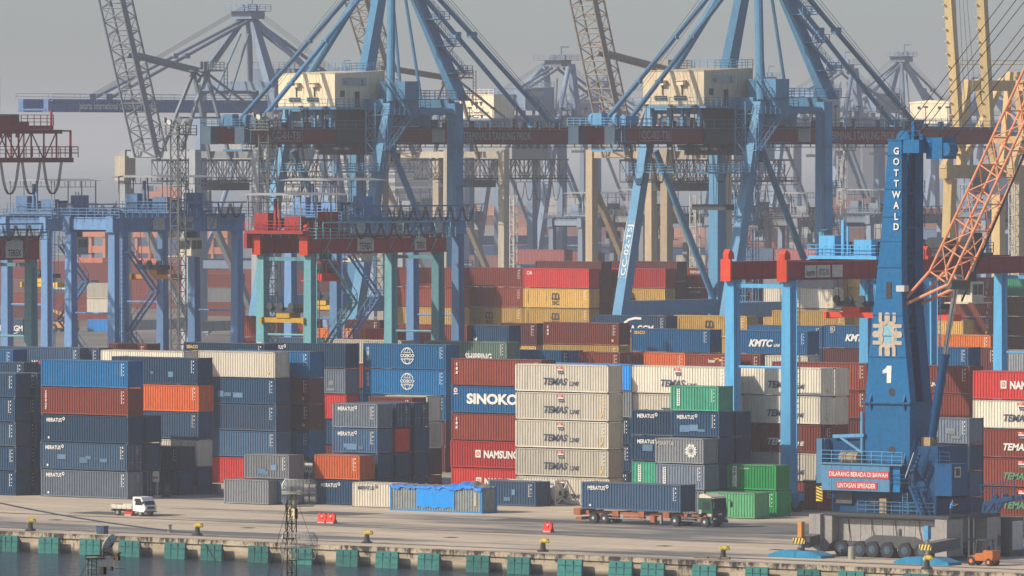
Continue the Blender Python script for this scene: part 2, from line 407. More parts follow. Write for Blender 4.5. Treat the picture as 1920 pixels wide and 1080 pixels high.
        stroke(mb, [(X+.9, h-.4), (X+.9, .7)], .06, YF)
    elif kind == 'cai': mb.use(WHITE); text(mb, 'CAI', X+.75, h-.95, .52, YF, .02, width=.95)
    elif kind == 'sea': mb.use(YELL); text(mb, 'SEACO', X+.5, h-.68, .36, YF, .04, width=1.7)
    elif kind == 'spi':
        mb.use(WHITE); rect(mb, X+.65, .25, X+1.2, h-.2, YF); text(mb, 'www.spil.co.id', X+1.45, h-.48, .16, YF, .01)
        mb.use(BLACKL); stacked(mb, 'SPIL', X+.92, h-.3, .4, YF-.004, 1.35, .03)
    elif kind == 'str':
        mb.use(WHITE); rect(mb, X+.85, .55, X+1.2, h-.35, YF); mb.use(BLACKL)
        for q in range(7): rect(mb, X+.93, .7+q*.22, X+1.12, .7+q*.22+.13, YF-.004)
    elif kind == 'shi': mb.use(WHITE); text(mb, 'SHIPPING', X+6.1, h*.25, .82, YF, .03, width=3.9)
    elif kind == 'win': mb.use(WHITE); text(mb, 'Win-Fast Line', X+.8, h*.3, .85, YF, .03)
    elif kind == 'cgm': mb.use(WHITE); text(mb, 'CMA CGM', X+6.2, h*.3, .95, YF, .03); stroke(mb, [(X+9.2,h*.2),(X+10.2,h*.14),(X+11.2,h*.22)], .1, YF)
    elif kind == 'wan': 
        mb.use(WHITE); text(mb, 'W', X+1.9+3, h*.28, .6, YF, .03); text(mb, 'N H', X+6.6, h*.28, .6, YF, .03); text(mb, 'I', X+9.3, h*.28, .6, YF, .03)
        mb.use(REDL); text(mb, 'A', X+5.8, h*.28, .6, YF, .03); text(mb, 'A', X+8.6, h*.28, .6, YF, .03)
    elif kind == 'eco':
        mb.use(WHITE); text(mb, 'M', X+.3, h*.25, .6, YF, .03, .2); text(mb, 'eco container', X+1.7, .35, .26, YF, .02, width=2.6)
    elif kind == 'sws': mb.use(WHITE); stroke(mb, [(X+5.2,h-1.0),(X+6.0,h-.55),(X+7.0,h-.35),(X+8.0,h-.4)], .3, YF); text(mb, 'CMA CGM', X+4.4, h*.25, .9, YF, .03)
    elif kind == 'tri': mb.use(WHITE); text(mb, 'TRITON', X+.8, h-.8, .4, YF, .02)
    elif kind == 'int':
        mb.use(WHITE); text(mb, 'Inter', X+3.2, h-.95, .38, YF, .03); mb.use(YELL); polyxz(mb, [(X+3.8,h-.5),(X+5.2,h-.38),(X+5.2,h-.5),(X+4.3,h-.62)], YF); mb.use(YELL); rect(mb, L/2-1.3, h-.8, L/2-.9, h-.4, YF)
    else: LETT[k] = None; return None
    o = mb.build('lettering', None); LETT[k] = o.data; bpy.data.objects.remove(o); return LETT[k]
def marks(L, h, v):
    """the rows of tiny code marks near the right end of a side"""
    k = (L, round(h, 2), v)
    if k in MARK: return MARK[k]
    mb = MB(); rnd = random.Random(v); mb.use(WHITE if v < 4 else YELL)
    x = L/2-.85
    for c in range(2):
        z = h-.3
        for q in range(8 if c == 0 else 4):
            d = .08+.1*rnd.random() if c else .10; rect(mb, x+c*.28-.05, z-d, x+c*.28+.05, z, YF); z -= d+(.07 if c == 0 else .25)
    if v in (1, 4): mb.use(YELL); rect(mb, L/2-1.1, .45, L/2-.8, .8, YF)
    o = mb.build('code_marks', None); MARK[k] = o.data; bpy.data.objects.remove(o); return MARK[k]
PATCHM = [paint('pale blue_patch_paint', (.10,.19,.30), .6, .2, 0, .1), paint('faded grey_patch_paint', (.2,.22,.24), .6, .3, 0, .1)]
def link(me, name, parent, mat=None, loc=None):
    o = bpy.data.objects.new(name, me); COL.objects.link(o); o.parent = parent
    if mat is not None: o.material_slots[0].link = 'OBJECT'; o.material_slots[0].material = mat
    if loc is not None: o.location = loc
    return o
NCON = [0]
def container(x, y, z, L, h, code, phrase, group, level, detail=2):
    """x = left end, y = front face, z = bottom; code 'colour:letters:flags' """
    p = (code+'::').split(':'); c, kind, fl = p[0], p[1], p[2]
    word, _ = PAL[c]
    ends = 'one' ; nm = {'': '', 'mer': ' with white name'}
    extra = ''
    if kind in ('mer', 'sin', 'nam', 'kmt', 'cai', 'shi', 'win', 'eco', 'temw'): extra = ' with white lettering'
    elif kind in ('tem', 'merd'): extra = ' with dark lettering'
    elif kind == 'cos': extra = ' with white globe emblem'
    elif kind in ('msc', 'msm'): extra = ' with black letters'
    lab = '%s container%s, %s' % (word, extra, level)
    lab = (lab+' '+phrase).strip()
    if len(lab.split()) > 16: lab = ('%s container, %s %s' % (word, level, phrase)).strip()
    lab = ' '.join(lab.split()[:16])
    r = empty('shipping_container', (x+L/2, y+WD/2, z), lab, 'shipping container', group)
    NCON[0] += 1; rnd = random.Random(NCON[0]*13+5)
    m = cmat(c); door = 'd' in fl
    link(get_body(L, h, door), 'body', r, m); link(get_frame(L, h), 'frame', r, m)
    if door: link(get_door(h, m), 'door', r, None, (L/2-.02, 0, 0))
    lm = letter(kind, L, h) if kind else None
    if lm is not None: link(lm, 'lettering', r)
    if detail > 0 and 'n' not in fl and (rnd.random() < .8 or 'k' in fl):
        v = 1 if 'y' in fl else (4 if c == 'cr' else rnd.choice([0, 2, 3]))
        link(marks(L, h, v), 'code_marks', r)
    if 'p' in fl or 'g' in fl:
        for q in range(rnd.randint(2, 4)):
            mb = MB(); mb.use(PATCHM[0 if 'p' in fl else 1])
            px = rnd.uniform(-L/2+1, L/2-2); pw = rnd.uniform(.4, 1.4); pz = rnd.uniform(.3, h*.45); rect(mb, px, pz, px+pw, pz+rnd.uniform(.25,.7), YF+.002+.003*q)
            o = mb.build('repair_patch', None); o.parent = r
    return r
LV = ['topmost', 'second from top', 'third from top', 'fourth from top', 'fifth from top', 'sixth from top', 'seventh from top', 'eighth from top']
STK = {}; HID = []; CONT = {}; SKIP = set((a.split('.')[0], int(a.split('.')[1])) for a in 'A10.4 A12.4 A13.3 A13.4 A15b.2 B4.3 D0.1 D0f.1 D1.1 D5.1 D7.1 D10.1 D12.1 D13.1 D14.1 D15.1 E1.1 E2.1 E3.2 E5.2 E11.1 E13.1 E14.1 E15.1 E16.1 E18.1 E19.1 F3.3 F4.3 F5.3 F6.3 F7.3 G2.1'.split())
def stack(name, px, py, anchor, n, L, codes, phrase, h=2.9, s=None, group='containers stacked in the yard', dy=0.0, dx=0.0, detail=2):
    """a stack whose top front corner (L or R) is seen at px, py; codes from the top down; '-' leaves a level out of the naming"""
    zt = n*h if s is None else H-(py-HY)/s
    P = onZ(px, py, zt); x = P.x+dx if anchor == 'L' else P.x-L+dx; y = P.y+dy
    place(name, x, y, zt, n, L, codes, phrase, h, group, detail)
def place(name, x, y, zt, n, L, codes, phrase, h=2.9, group='containers stacked in the yard', detail=2):
    codes = list(codes); vis = len(codes)
    while len(codes) < n: codes.append(random.choice(['nv', 'br', 'sl', 'mb']))
    rest = n-vis; z = zt; hs = [h]*vis
    if rest > 0: hs += [(zt-h*vis)/rest]*rest
    else: hs = [zt/n]*n
    rnd = random.Random(sum(map(ord, name))+n)
    for i, c in enumerate(codes[:n]):
        z -= hs[i]
        if i >= vis or (name, i) in SKIP:      # levels the photo shows nothing of
            HID.append((x, y, z, L, hs[i], c)); continue
        lv = 'bottom one' if i == n-1 and n > 1 else LV[i]
        if n == 1: lv = 'alone'
        j = rnd.uniform(-.1, .1)
        CONT[(name, i)] = container(x+j, y+rnd.uniform(-.06,.06), z, L-.02, hs[i]-.012, c, phrase, group, lv, detail if i < vis else 0)
    STK[name] = (x, y, zt, n, L)
def behind(name, ref, row, n, codes, phrase, L=None, h=2.9, shift=0.0, gap=.35, **k):
    """a stack standing row places behind another, right ends level"""
    x, y, zt, nn, LL = STK[ref]; L = L or LL
    place(name, x+LL-L+shift, y+row*(WD+gap), n*h, n, L, codes, phrase, h, **k)
L4, L2 = 12.19, 6.06; HC, ST = 2.9, 2.59
# ---- front block, left part ----
stack('A0', 29, 700, 'R', 5, L4, ['nv::k', 'nv::k', 'sl::k', 'nv::k', 'nv::k'], 'of the stack cut by the left edge', ST)
behind('A0b', 'A0', 1, 5, ['nv', 'nv', 'nv', 'dk', 'dk'], 'right behind the left edge stack', h=ST, shift=.5)
stack('A1', 76, 673, 'L', 5, L4, ['bl::k', 'br:txt:k', 'nv:mer', 'sl:mer:dp', 'sg:mer:d'], 'of the stack behind the white pickup')
behind('A1b', 'A1', 1, 3, ['nv', 'nv', 'nv:: d'], 'in the row behind the pickup stack', L=L4, shift=.2)
stack('A2', 371, 671, 'R', 5, L4, ['nv::kp', 'or::k', 'sl::kp', 'cr', 'nv'], 'of the stack with an orange second layer')
_a = STK['A2']; place('A2f', _a[0]+L4-L2-.1, _a[1]-2.85, 2*ST, 2, L2, ['dk', 'nv'], 'of the low dark pair behind the signboard', ST)
stack('A3', 517, 660, 'R', 5, L4, ['cr::k', 'nv::kp', 'sl::k', 'sl::k', 'rd'], 'of the stack with a cream top')
stack('A4', 581, 659, 'R', 5, L4, ['bl::k', 'mr::ky', 'mr::ky', 'bl::k', 'nv'], 'of the blue topped stack right of the cream')
stack('A5', 623, 755, 'L', 4, L2, ['sg:mer:k', 'sl:mer:kp', 'nv', 'nv'], 'of the front short stack right of centre left', ST)
behind('A5b', 'A5', 1, 4, ['nv::d', 'rd', 'nv', 'nv'], 'in the row behind the short named stack', h=ST, gap=.6)
behind('A5c', 'A5', 2, 4, ['nv::d', 'nv', 'nv', 'nv'], 'two rows behind the short named stack', h=ST, gap=.6)
stack('A6a', 691, 743, 'L', 4, L2, ['br', 'mr', 'mr'], 'of the brown stack below the globes', HC, s=17.3)
stack('A6b', 803, 742, 'R', 4, L2, ['cr::n', 'cr::n', 'mr'], 'of the pale ended stack below the globes', HC, s=17.2)
stack('A7', 680, 643, 'L', 5, L4, ['bl:cos:k', 'bl:cos:k', 'bl::k', 'mr', 'mr'], 'of the blue globe stack')
_a = STK['A7']; place('A7L', _a[0]-L4-.2, _a[1]-2.7, 14.5, 5, L4, ['nv:mer:n', 'sg::ng', 'rd::n', 'nv', 'mr'], 'of the stack left of the globe containers')
stack('A8', 846, 671, 'L', 5, L4, ['br:tex', 'mb:sin', 'br:tex', 'rd:nam', 'rd:nam'], 'of the red and blue stack at centre')
stack('A9', 967, 681, 'L', 5, L4, ['cr:tem:y', 'cr:tem', 'cr:tem:y', 'cr:tem:y', 'cr:tem'], 'of the all cream stack at centre')
stack('A9b', 1183, 683, 'R', 5, L4, ['sk::n', 'gy::n', 'nv', 'nv', 'dk'], 'of the dark stack between the cream stacks', s=17.9)
stack('A10', 1186, 684, 'L', 5, L4, ['cr:tem:y', 'cr:tem', 'cr', 'br', 'br'], 'of the cream stack left of the gantry leg')
stack('A11', 1565, 690, 'R', 5, L4, ['cr:tem:y', 'cr:tem:y', 'br:temw', 'cr:tem', 'br'], 'of the stack between gantry and blue tower')
stack('A12', 1626, 681, 'R', 5, L4, ['br::k', 'br', 'mr', 'br', 'br'], 'of the brown stack left of the tower')
stack('A13', 1817, 686, 'R', 5, L4, ['br:temw', 'br:temw', 'br', 'br', 'nv'], 'of the brown stack right of the tower')
stack('A14', 1823, 694, 'L', 5, L4, ['rd:nam', 'cr:tem:y', 'br:temw', 'br:temg', 'br:temg'], 'of the right edge stack')
stack('A15', 1817, 784, 'R', 4, L2, ['sg::g', 'nv', 'sl', 'nv'], 'of the short stack behind the forklift', ST)
stack('A15b', 1788, 838, 'R', 3, L2, ['sl::k', 'nv::k', 'sg'], 'of the low stack behind the crane cabin', ST)
# ---- middle front ----
stack('B1', 1183, 768, 'L', 4, L2, ['nv:mer', 'nv:mer:p', 'tg:str:n', 'nv'], 'of the short stack behind the truck box', ST)
stack('B2', 1258, 722, 'L', 5, L2, ['tg:str:k', 'nv:mer:kp', 'nv', 'nv', 'nv'], 'of the green topped short stack', ST)
behind('B4', 'B2', 1, 4, ['nv', 'nv', 'nv', 'dk'], 'in the row behind the green topped stack', h=ST, gap=.45)
stack('B3', 1229, 820, 'L', 3, L2, ['gy:merr:gn', 'sg:str:k', 'gy'], 'of the three high stack behind the truck', ST)
stack('B5', 1456, 872, 'R', 2, L2, ['gn:spi:n', 'gn'], 'of the green pair behind the truck cab', ST)
stack('B6', 1430, 924, 'R', 1, L2, ['lg::kn'], 'on the ground in front of the green pair', ST, dy=-1.2)
# ---- single row on the apron ----
stack('C2', 457, 850, 'L', 2, L2, ['gy::kp', 'sl'], 'of the grey pair near the grid dish', ST)
stack('C1', 421, 897, 'L', 1, L2, ['gy'], 'on the apron below the grey pair', ST)
stack('C3', 590, 851, 'L', 2, L2, ['or::k', 'nv:mer:n'], 'of the orange topped pair on the apron', ST)
stack('C4', 661, 903, 'L', 1, L2, ['cr:merd:n'], 'between navy and tarpaulin covered boxes', ST)
stack('C6', 965, 903, 'R', 1, L2, ['gy::n'], 'half hidden right of the tarpaulin', ST, dy=3.2)
stack('C7', 1006, 903, 'R', 1, L2, ['sl::kp'], 'left of the white tank', ST)
behind('C8', 'C7', 2, 1, ['nv::d'], 'with its dark end right of the tank', h=ST, gap=.6)
# ---- second block ----
GB = 'containers in the blocks behind'
stack('D0', 25, 655, 'R', 5, L4, ['bl::k', 'nv'], 'of the blue stack behind the left edge', s=16.6, group=GB)
stack('D0f', 45, 679, 'R', 5, L4, ['nv:mer', 'nv'], 'just above the left edge stack', ST, group=GB)
stack('D1', 68, 652, 'R', 5, L2, ['gg', 'nv'], 'of the grey green stack under the left gantry', s=16.4, group=GB)
stack('D2', 151, 652, 'R', 5, L4, ['sl:wan', 'sl'], 'of the slate stack under the left gantry', s=16.6, group=GB)
stack('D3', 181, 652, 'R', 5, L2, ['sl', 'mr'], 'right of the slate stack', s=16.6, group=GB, dx=.2, dy=.1)
stack('D4', 188, 655, 'L', 5, L4, ['cr::n', 'br'], 'with its long cream roof showing', group=GB)
stack('D5', 275, 644, 'R', 5, L2, ['br', 'br'], 'of the brown stack peeping over the cream roof', s=15.9, group=GB)
stack('D6', 345, 641, 'L', 5, L4, ['nv:sea', 'br'], 'with orange name behind the cream top', group=GB)
stack('D7', 497, 631, 'L', 5, L4, ['sl', 'sl'], 'of the slate stack behind the teal gantry', s=15.6, group=GB)
stack('D8', 752, 638, 'R', 5, L4, ['cr::n', 'br'], 'with pale roof behind the globe stack', s=15.9, group=GB)
stack('D9', 950, 641, 'R', 5, L4, ['gg:shi', 'mr'], 'of the grey green lettered stack', group=GB)
stack('D10', 1068, 657, 'R', 5, L4, ['mb::d', 'nv'], 'of the blue stack above the cream roofs', ST, group=GB)
stack('D11', 1085, 659, 'L', 5, L2, ['br:: d', 'br'], 'left of the orange container', ST, group=GB)
stack('D12', 1208, 660, 'L', 5, L2, ['or', 'br'], 'above the second cream roof', ST, group=GB)
stack('D13', 1287, 663, 'L', 5, L2, ['br:int', 'br'], 'just left of the light blue leg', ST, group=GB)
stack('D14', 1425, 664, 'R', 5, L2, ['br:: d', 'br'], 'just right of the light blue leg', ST, group=GB)
stack('D15', 1515, 667, 'R', 5, L2, ['cr:: d', 'cr'], 'under the blue lettered container', s=16.4, group=GB)
stack('E1', 877, 609, 'R', 5, L4, ['br::k', 'br'], 'of the brown stack under the red gantry', group=GB)
stack('E2', 953, 610, 'R', 5, L2, ['nv:eco:n', 'nv'], 'of the navy stack right of the red gantry', group=GB)
stack('E2b', 1006, 606, 'R', 5, L2, ['mr::k', 'ye'], 'between navy and brown stacks', s=14.6, group=GB)
stack('E3', 1018, 603, 'L', 5, L4, ['br:tex:y', 'ye', 'ye'], 'of the brown over yellow stack', group=GB)
stack('E4', 1183, 615, 'L', 5, L4, ['mb:sea:k', 'br'], 'of the blue stack left of light blue leg', group=GB)
stack('E5', 1515, 621, 'R', 5, L4, ['mb:kmt:k', 'br', 'br'], 'of the blue stack right of light blue leg', group=GB)
stack('E6', 1544, 609, 'L', 5, L4, ['mb:kmt', 'mr', 'br'], 'of the blue over maroon stack', s=14.9, group=GB)
stack('E7', 1541, 611, 'R', 5, L4, ['mb', 'nv'], 'behind the blue lettered stack', s=14.4, group=GB)
stack('E8', 1113, 590, 'L', 5, L4, ['nv:sws', 'ye'], 'with a white swoosh at the crane foot', group=GB)
stack('E9', 1263, 590, 'L', 5, L4, ['ye:msc', 'ye'], 'of the yellow stack at the crane foot', group=GB)
stack('E10', 1583, 583, 'R', 5, L4, ['ye', 'ye'], 'right of the yellow stack at the crane foot', s=13.9, group=GB)
stack('E11', 1858, 628, 'R', 5, L4, ['bo::k', 'nv'], 'of the vivid orange stack right', group=GB)
stack('E12', 1816, 651, 'R', 5, L4, ['mb', 'mb'], 'under the vivid orange container', group=GB)
stack('E13', 1868, 652, 'R', 5, L2, ['mr', 'mr'], 'right of the mid blue stack', group=GB, s=16.2)
stack('E14', 1807, 600, 'R', 5, L2, ['ye', 'ye'], 'behind the blue cylinder', group=GB)
stack('E15', 1883, 655, 'L', 5, L4, ['gy', 'nv'], 'peeping over the red right stack', s=16.9, group=GB)
stack('E16', 660, 616, 'R', 5, L2, ['bo', 'br'], 'under the yellow spreader', group=GB)
stack('E17', 452, 592, 'L', 5, L4, ['br', 'br'], 'between blue and teal gantry legs', s=13.9, group=GB)
stack('E18', 742, 616, 'R', 5, L2, ['rd::k', 'br'], 'left of the third teal leg', group=GB, s=15.0)
stack('E19', 712, 600, 'R', 5, L2, ['mr', 'mr'], 'behind the second blue gantry', group=GB, s=14.0)
# ---- third block with the yellow and red containers ----
GC = 'containers in the tall third block'
for nm, px, an, n, L, cs, ph in [
  ('F0', 860, 'R', 7, L4, ['br', 'br', 'ye'], 'of the far stack behind the blue leg'),
  ('F1', 980, 'R', 7, L4, ['br::k', 'br::k', 'ye:msm'], 'of the brown stack left of red ones'),
  ('F2', 981, 'L', 7, L4, ['rd:cai:y', 'ye:msc', 'ye:msm', 'br'], 'of the first red over yellow stack'),
  ('F3', 1122, 'L', 7, L4, ['rd:cai:y', 'ye:msc', 'br', 'br'], 'of the second red over yellow stack'),
  ('F4', 1285, 'L', 7, L4, ['br:tri', 'br:tri', 'br:tri', 'br'], 'of the brown stack at the crane portal'),
  ('F5', 1562, 'R', 7, L4, ['gy', 'cr', 'ye', 'br'], 'of the pale stack behind the gantry sign'),
  ('F6', 1642, 'R', 7, L2, ['ye', 'ye', 'ye', 'br'], 'of the yellow stack behind the red beam'),
  ('F7', 1860, 'R', 7, L4, ['br::ky', 'br::ky', 'br::ky', 'br'], 'of the wide brown stack right of tower'),
  ('F8', 1990, 'R', 7, L4, ['tg', 'br', 'br'], 'at the right edge behind the gantry leg')]:
    if nm in ('F3', 'F2'): pass
    stack(nm, px, 502 if nm not in ('F7','F8') else 520, an, n, L, cs, ph, s=12.9 if nm not in ('F5','F6') else 13.3, group=GC)
behind('F2b', 'F2', 1, 7, ['mr', 'mr', 'mr'], 'behind the first red over yellow stack', group=GC, detail=0)
behind('F3b', 'F3', 1, 7, ['mr', 'mr', 'mr'], 'behind the second red over yellow stack', group=GC, detail=0)

mb = MB()
for (x, y, z, L, h, c) in HID:
    mb.use(cmat(c.split(':')[0])); a = L-.02
    o2 = MB(); corr(o2, .08, a-.08, .15, h-.1, .03, -1); corr_end(o2, .05, WD-.05, .15, h-.1, a-.03, 1)
    mb.add([(v[0]+x, v[1]+y, v[2]+z) for v in o2.v], o2.f)
    mb.add([(x+.05,y+.04,z+h-.04),(x+a-.05,y+.04,z+h-.04),(x+a-.05,y+WD,z+h-.04),(x+.05,y+WD,z+h-.04)], [(0,1,2,3)])
    for q in (0, a-.12): mb.box(x+q, y, z+.02, x+q+.12, y+.12, z+h-.03)
    mb.box(x+.12, y, z+h-.12, x+a-.12, y+.08, z+h-.03); mb.box(x+.12, y, z+.02, x+a-.12, y+.08, z+.14)
    mb.box(x+.05, y+WD-.05, z+.02, x+a-.05, y+WD, z+h-.04)
tag(mb.build('hidden_lower_containers', None), kind='stuff')
# ================= GROUND, WATER, QUAY =================
def gmat(name, kind):
    m = bpy.data.materials.new(name); m.use_nodes = True; nt = m.node_tree; b = nt.nodes['Principled BSDF']
    tc = N(nt, 'ShaderNodeTexCoord'); v = tc.outputs['Object']
    if kind == 'concrete':
        a = noise(nt, mapping(nt, v, (.012, .06, 1)), 1, 5, .7); c = noise(nt, mapping(nt, v, (.05, .4, 1)), 1, 6, .75); d = noise(nt, v, 1.2, 4, .8)
        col = mix(nt, (.66, .54, .395), (.45, .375, .285), ramp(nt, c, .4, .75))
        col = mix(nt, col, (.15,.15,.15), ramp(nt, a, .50, .60))
        md = N(nt, 'ShaderNodeMath', operation='MULTIPLY'); nt.links.new(ramp(nt, d, .5, .8), md.inputs[0]); md.inputs[1].default_value = .45
        col = mix(nt, col, (.26, .22, .17), md.outputs[0])
        e = noise(nt, mapping(nt, v, (.25, 1.6, 1)), 1, 6, .8)
        me_ = N(nt, 'ShaderNodeMath', operation='MULTIPLY'); nt.links.new(ramp(nt, e, .56, .66), me_.inputs[0]); me_.inputs[1].default_value = .55
        col = mix(nt, col, (.12, .11, .10), me_.outputs[0])
        br = N(nt, 'ShaderNodeTexBrick'); br.inputs['Scale'].default_value = 1; br.inputs['Brick Width'].default_value = 11.0; br.inputs['Row Height'].default_value = 5.2; br.inputs['Mortar Size'].default_value = .05; br.offset = 0
        br.inputs['Color1'].default_value = (1,1,1,1); br.inputs['Color2'].default_value = (.86,.87,.88,1); br.inputs['Mortar'].default_value = (.35,.33,.30,1); nt.links.new(v, br.inputs['Vector'])
        col = mix(nt, col, br.outputs['Color'], 1.0, 'MULTIPLY')
        b.inputs['Roughness'].default_value = .9
    elif kind == 'wall':
        a = noise(nt, mapping(nt, v, (.9, .9, .35)), 1, 5, .75); c = noise(nt, mapping(nt, v, (.15, .15, .6)), 1, 4, .7)
        sp = N(nt, 'ShaderNodeSeparateXYZ'); nt.links.new(v, sp.inputs[0])
        col = mix(nt, (.52, .43, .30), (.28, .23, .165), ramp(nt, c, .35, .7))
        ad = N(nt, 'ShaderNodeMath', operation='ADD'); nt.links.new(a, ad.inputs[0])
        mz = N(nt, 'ShaderNodeMath', operation='MULTIPLY'); nt.links.new(ramp(nt, sp.outputs[2], -.9, 0), mz.inputs[0]); mz.inputs[1].default_value = .13
        nt.links.new(mz.outputs[0], ad.inputs[1])
        col = mix(nt, col, (.035, .03, .025), ramp(nt, ad.outputs[0], .55, .66))
        col = mix(nt, col, (.05, .05, .04), ramp(nt, sp.outputs[2], -1.15, -1.6)); b.inputs['Roughness'].default_value = .95
    elif kind == 'water':
        a = noise(nt, mapping(nt, v, (.25, .3, 1)), 1, 4, .6)
        col = mix(nt, (.014, .030, .052), (.03, .045, .065), a)
        b.inputs['Roughness'].default_value = .12; b.inputs['IOR'].default_value = 1.33
        bp = N(nt, 'ShaderNodeBump'); bp.inputs['Strength'].default_value = 1.0; bp.inputs['Distance'].default_value = .9
        w2 = noise(nt, mapping(nt, v, (.55, .45, 1)), 1, 5, .62); nt.links.new(w2, bp.inputs['Height']); nt.links.new(bp.outputs[0], b.inputs['Normal'])
    elif kind == 'yard':
        a = noise(nt, mapping(nt, v, (.02, .02, 1)), 1, 5, .7)
        col = mix(nt, (.24, .21, .175), (.12, .115, .11), ramp(nt, a, .4, .6)); b.inputs['Roughness'].default_value = .95
    nt.links.new(col, b.inputs['Base Color']); return m
QY = 548.6
mb = MB(); mb.add([(-1600,QY,0),(600,QY,0),(600,700,0),(-1600,700,0)], [(0,1,2,3)])
tag(mb.build('apron_ground', gmat('concrete_apron', 'concrete')), kind='structure')
mb = MB(); mb.add([(-2600,700,0),(600,700,0),(600,1330,0),(-2600,1330,0)], [(0,1,2,3)]); tag(mb.build('yard_ground', gmat('yard_asphalt', 'yard')), kind='structure')
mb = MB(); mb.add([(-60000,-20000,-1.75),(60000,-20000,-1.75),(60000,60000,-1.75),(-60000,60000,-1.75)], [(0,1,2,3)])
tag(mb.build('water', gmat('harbour_water', 'water')), kind='structure')
mb = MB(); mb.box(-1600, QY-.02, -2.6, 600, QY+.5, -.002); wl = mb.build('quay_wall', gmat('stained_quay_wall', 'wall'))
tag(wl, 'stained concrete quay wall along the waterline', 'quay wall')
mb = MB(); mb.box(-900, QY-.22, -.34, 0, QY-.022, .10); mb.box(-900, QY-.022, .002, 0, QY+.35, .10)
mb.build('kerb', wl.data.materials[0], wl)
SEAM = plain('dark_joint', (.045,.042,.04), .9); RAILM = plain('rail_steel', (.10,.09,.08), .6, .3)
mb = MB()
for y, wd in ((577.2, .14), (577.75, .08), (554.6, .16), (555.2, .1)): mb.box(-1000, y, .004, 100, y+wd, .03)
tag(mb.build('crane_rail', RAILM), 'dark steel crane rails sunk in the apron along the quay', 'crane rail')
rnd = random.Random(3)
PTM = plain('asphalt_patch', (.11,.105,.10), .95); DRN = plain('iron_drain_cover', (.05,.05,.05), .8)
for px, py, wx, wy, lab in ((520, 962, 9, 6, 'dark asphalt repair patch below the navy container on the apron'), (905, 975, 14, 5, 'long dark asphalt repair patch left of the lorry'), (1420, 1000, 10, 7, 'dark asphalt repair patch right of the lorry cab'), (120, 962, 12, 5, 'dark asphalt repair patch left of the white pickup')):
    P = onZ(px, py, .006); mb = MB(); mb.box(P.x, P.y, -.05, P.x+wx, P.y+wy, .008); tag(mb.build('asphalt_patch', PTM), kind='structure')
for i, (px, py) in enumerate(((450, 990), (830, 1008), (1230, 1024), (1440, 1031), (90, 975))):
    P = onZ(px, py, 0); mb = MB(); mb.box(P.x, P.y, .0, P.x+1.1, P.y+1.1, .02); [mb.box(P.x+.1+q*.2, P.y+.1, .02, P.x+.2+q*.2, P.y+1.0, .035) for q in range(5)]
    tag(mb.build('drain_cover', DRN), 'iron drain cover set in the apron, %s of five from the left' % ['second','third','fourth','rightmost','leftmost'][i], 'drain cover', 'drain covers in the apron')
# ---- fenders ----
fm = paint('teal_fender_paint', (.03,.175,.16), .75, .45, .12, .3, 0, .5)
fend = [(-28,5),(0,33),(72,110),(149,188),(222,262),(308,347),(376,416),(465,503),(547,585),(630,671),(704,746),(783,824),(874,917),(951,993),(1045,1091),(1141,1185),(1201,1245),(1298,1343),(1397,1440),(1494,1537),(1571,1620),(1692,1742),(1800,1850)]
RUB = plain('black_rubber', (.02,.02,.02), .8)
for i, (a, b) in enumerate(fend):
    ytop = 1001+.0405*(a); P = onY(a, ytop+2, QY-1.15); Q = onY(b, ytop+2, QY-1.15); w_ = Q.x-P.x
    r = empty('fender', (P.x+w_/2, QY-.6, -1), 'teal fender block on the quay wall, number %d counted from the left' % (i) if False else None, 'fender', 'teal fenders along the quay wall')
    wds = ['leftmost','second','third','fourth','fifth','sixth','seventh','eighth','ninth','tenth','eleventh','twelfth','thirteenth','fourteenth','fifteenth','sixteenth','seventeenth','eighteenth','nineteenth','twentieth','twenty-first','twenty-second','twenty-third']
    r['label'] = 'teal fender block on the stained quay wall, %s counting from the left' % wds[i]
    if i == 16: r['label'] = 'teal fender closest to its left neighbour on the quay wall'
    mb = MB(); z1 = -.22; z0 = -1.95
    mb.hexa([(P.x,QY-1.25,z0),(P.x+w_,QY-1.25,z0),(P.x+w_,QY-.95,z0),(P.x,QY-.95,z0)], [(P.x+.05,QY-1.15,z1),(P.x+w_-.03,QY-1.15,z1),(P.x+w_-.03,QY-.9,z1),(P.x+.05,QY-.9,z1)])
    for q in range(1, 3): mb.box(P.x+w_*q/3-.02, QY-1.265, z0+.2, P.x+w_*q/3+.02, QY-1.16, z1-.1)
    for q in (.35, .7): mb.box(P.x+.08, QY-1.262, z0+(z1-z0)*q-.02, P.x+w_-.08, QY-1.16, z0+(z1-z0)*q+.02)
    mb.build('panel', fm, r)
    mb = MB(); 
    mb.tube((P.x+w_/2, QY-.92, -1.0), (P.x+w_/2, QY-.02, -1.0), .62, 14); mb.tube((P.x+w_/2, QY-.92, -1.0), (P.x+w_/2, QY-.75, -1.0), .75, 14)
    mb.build('rubber_cone', RUB, r)
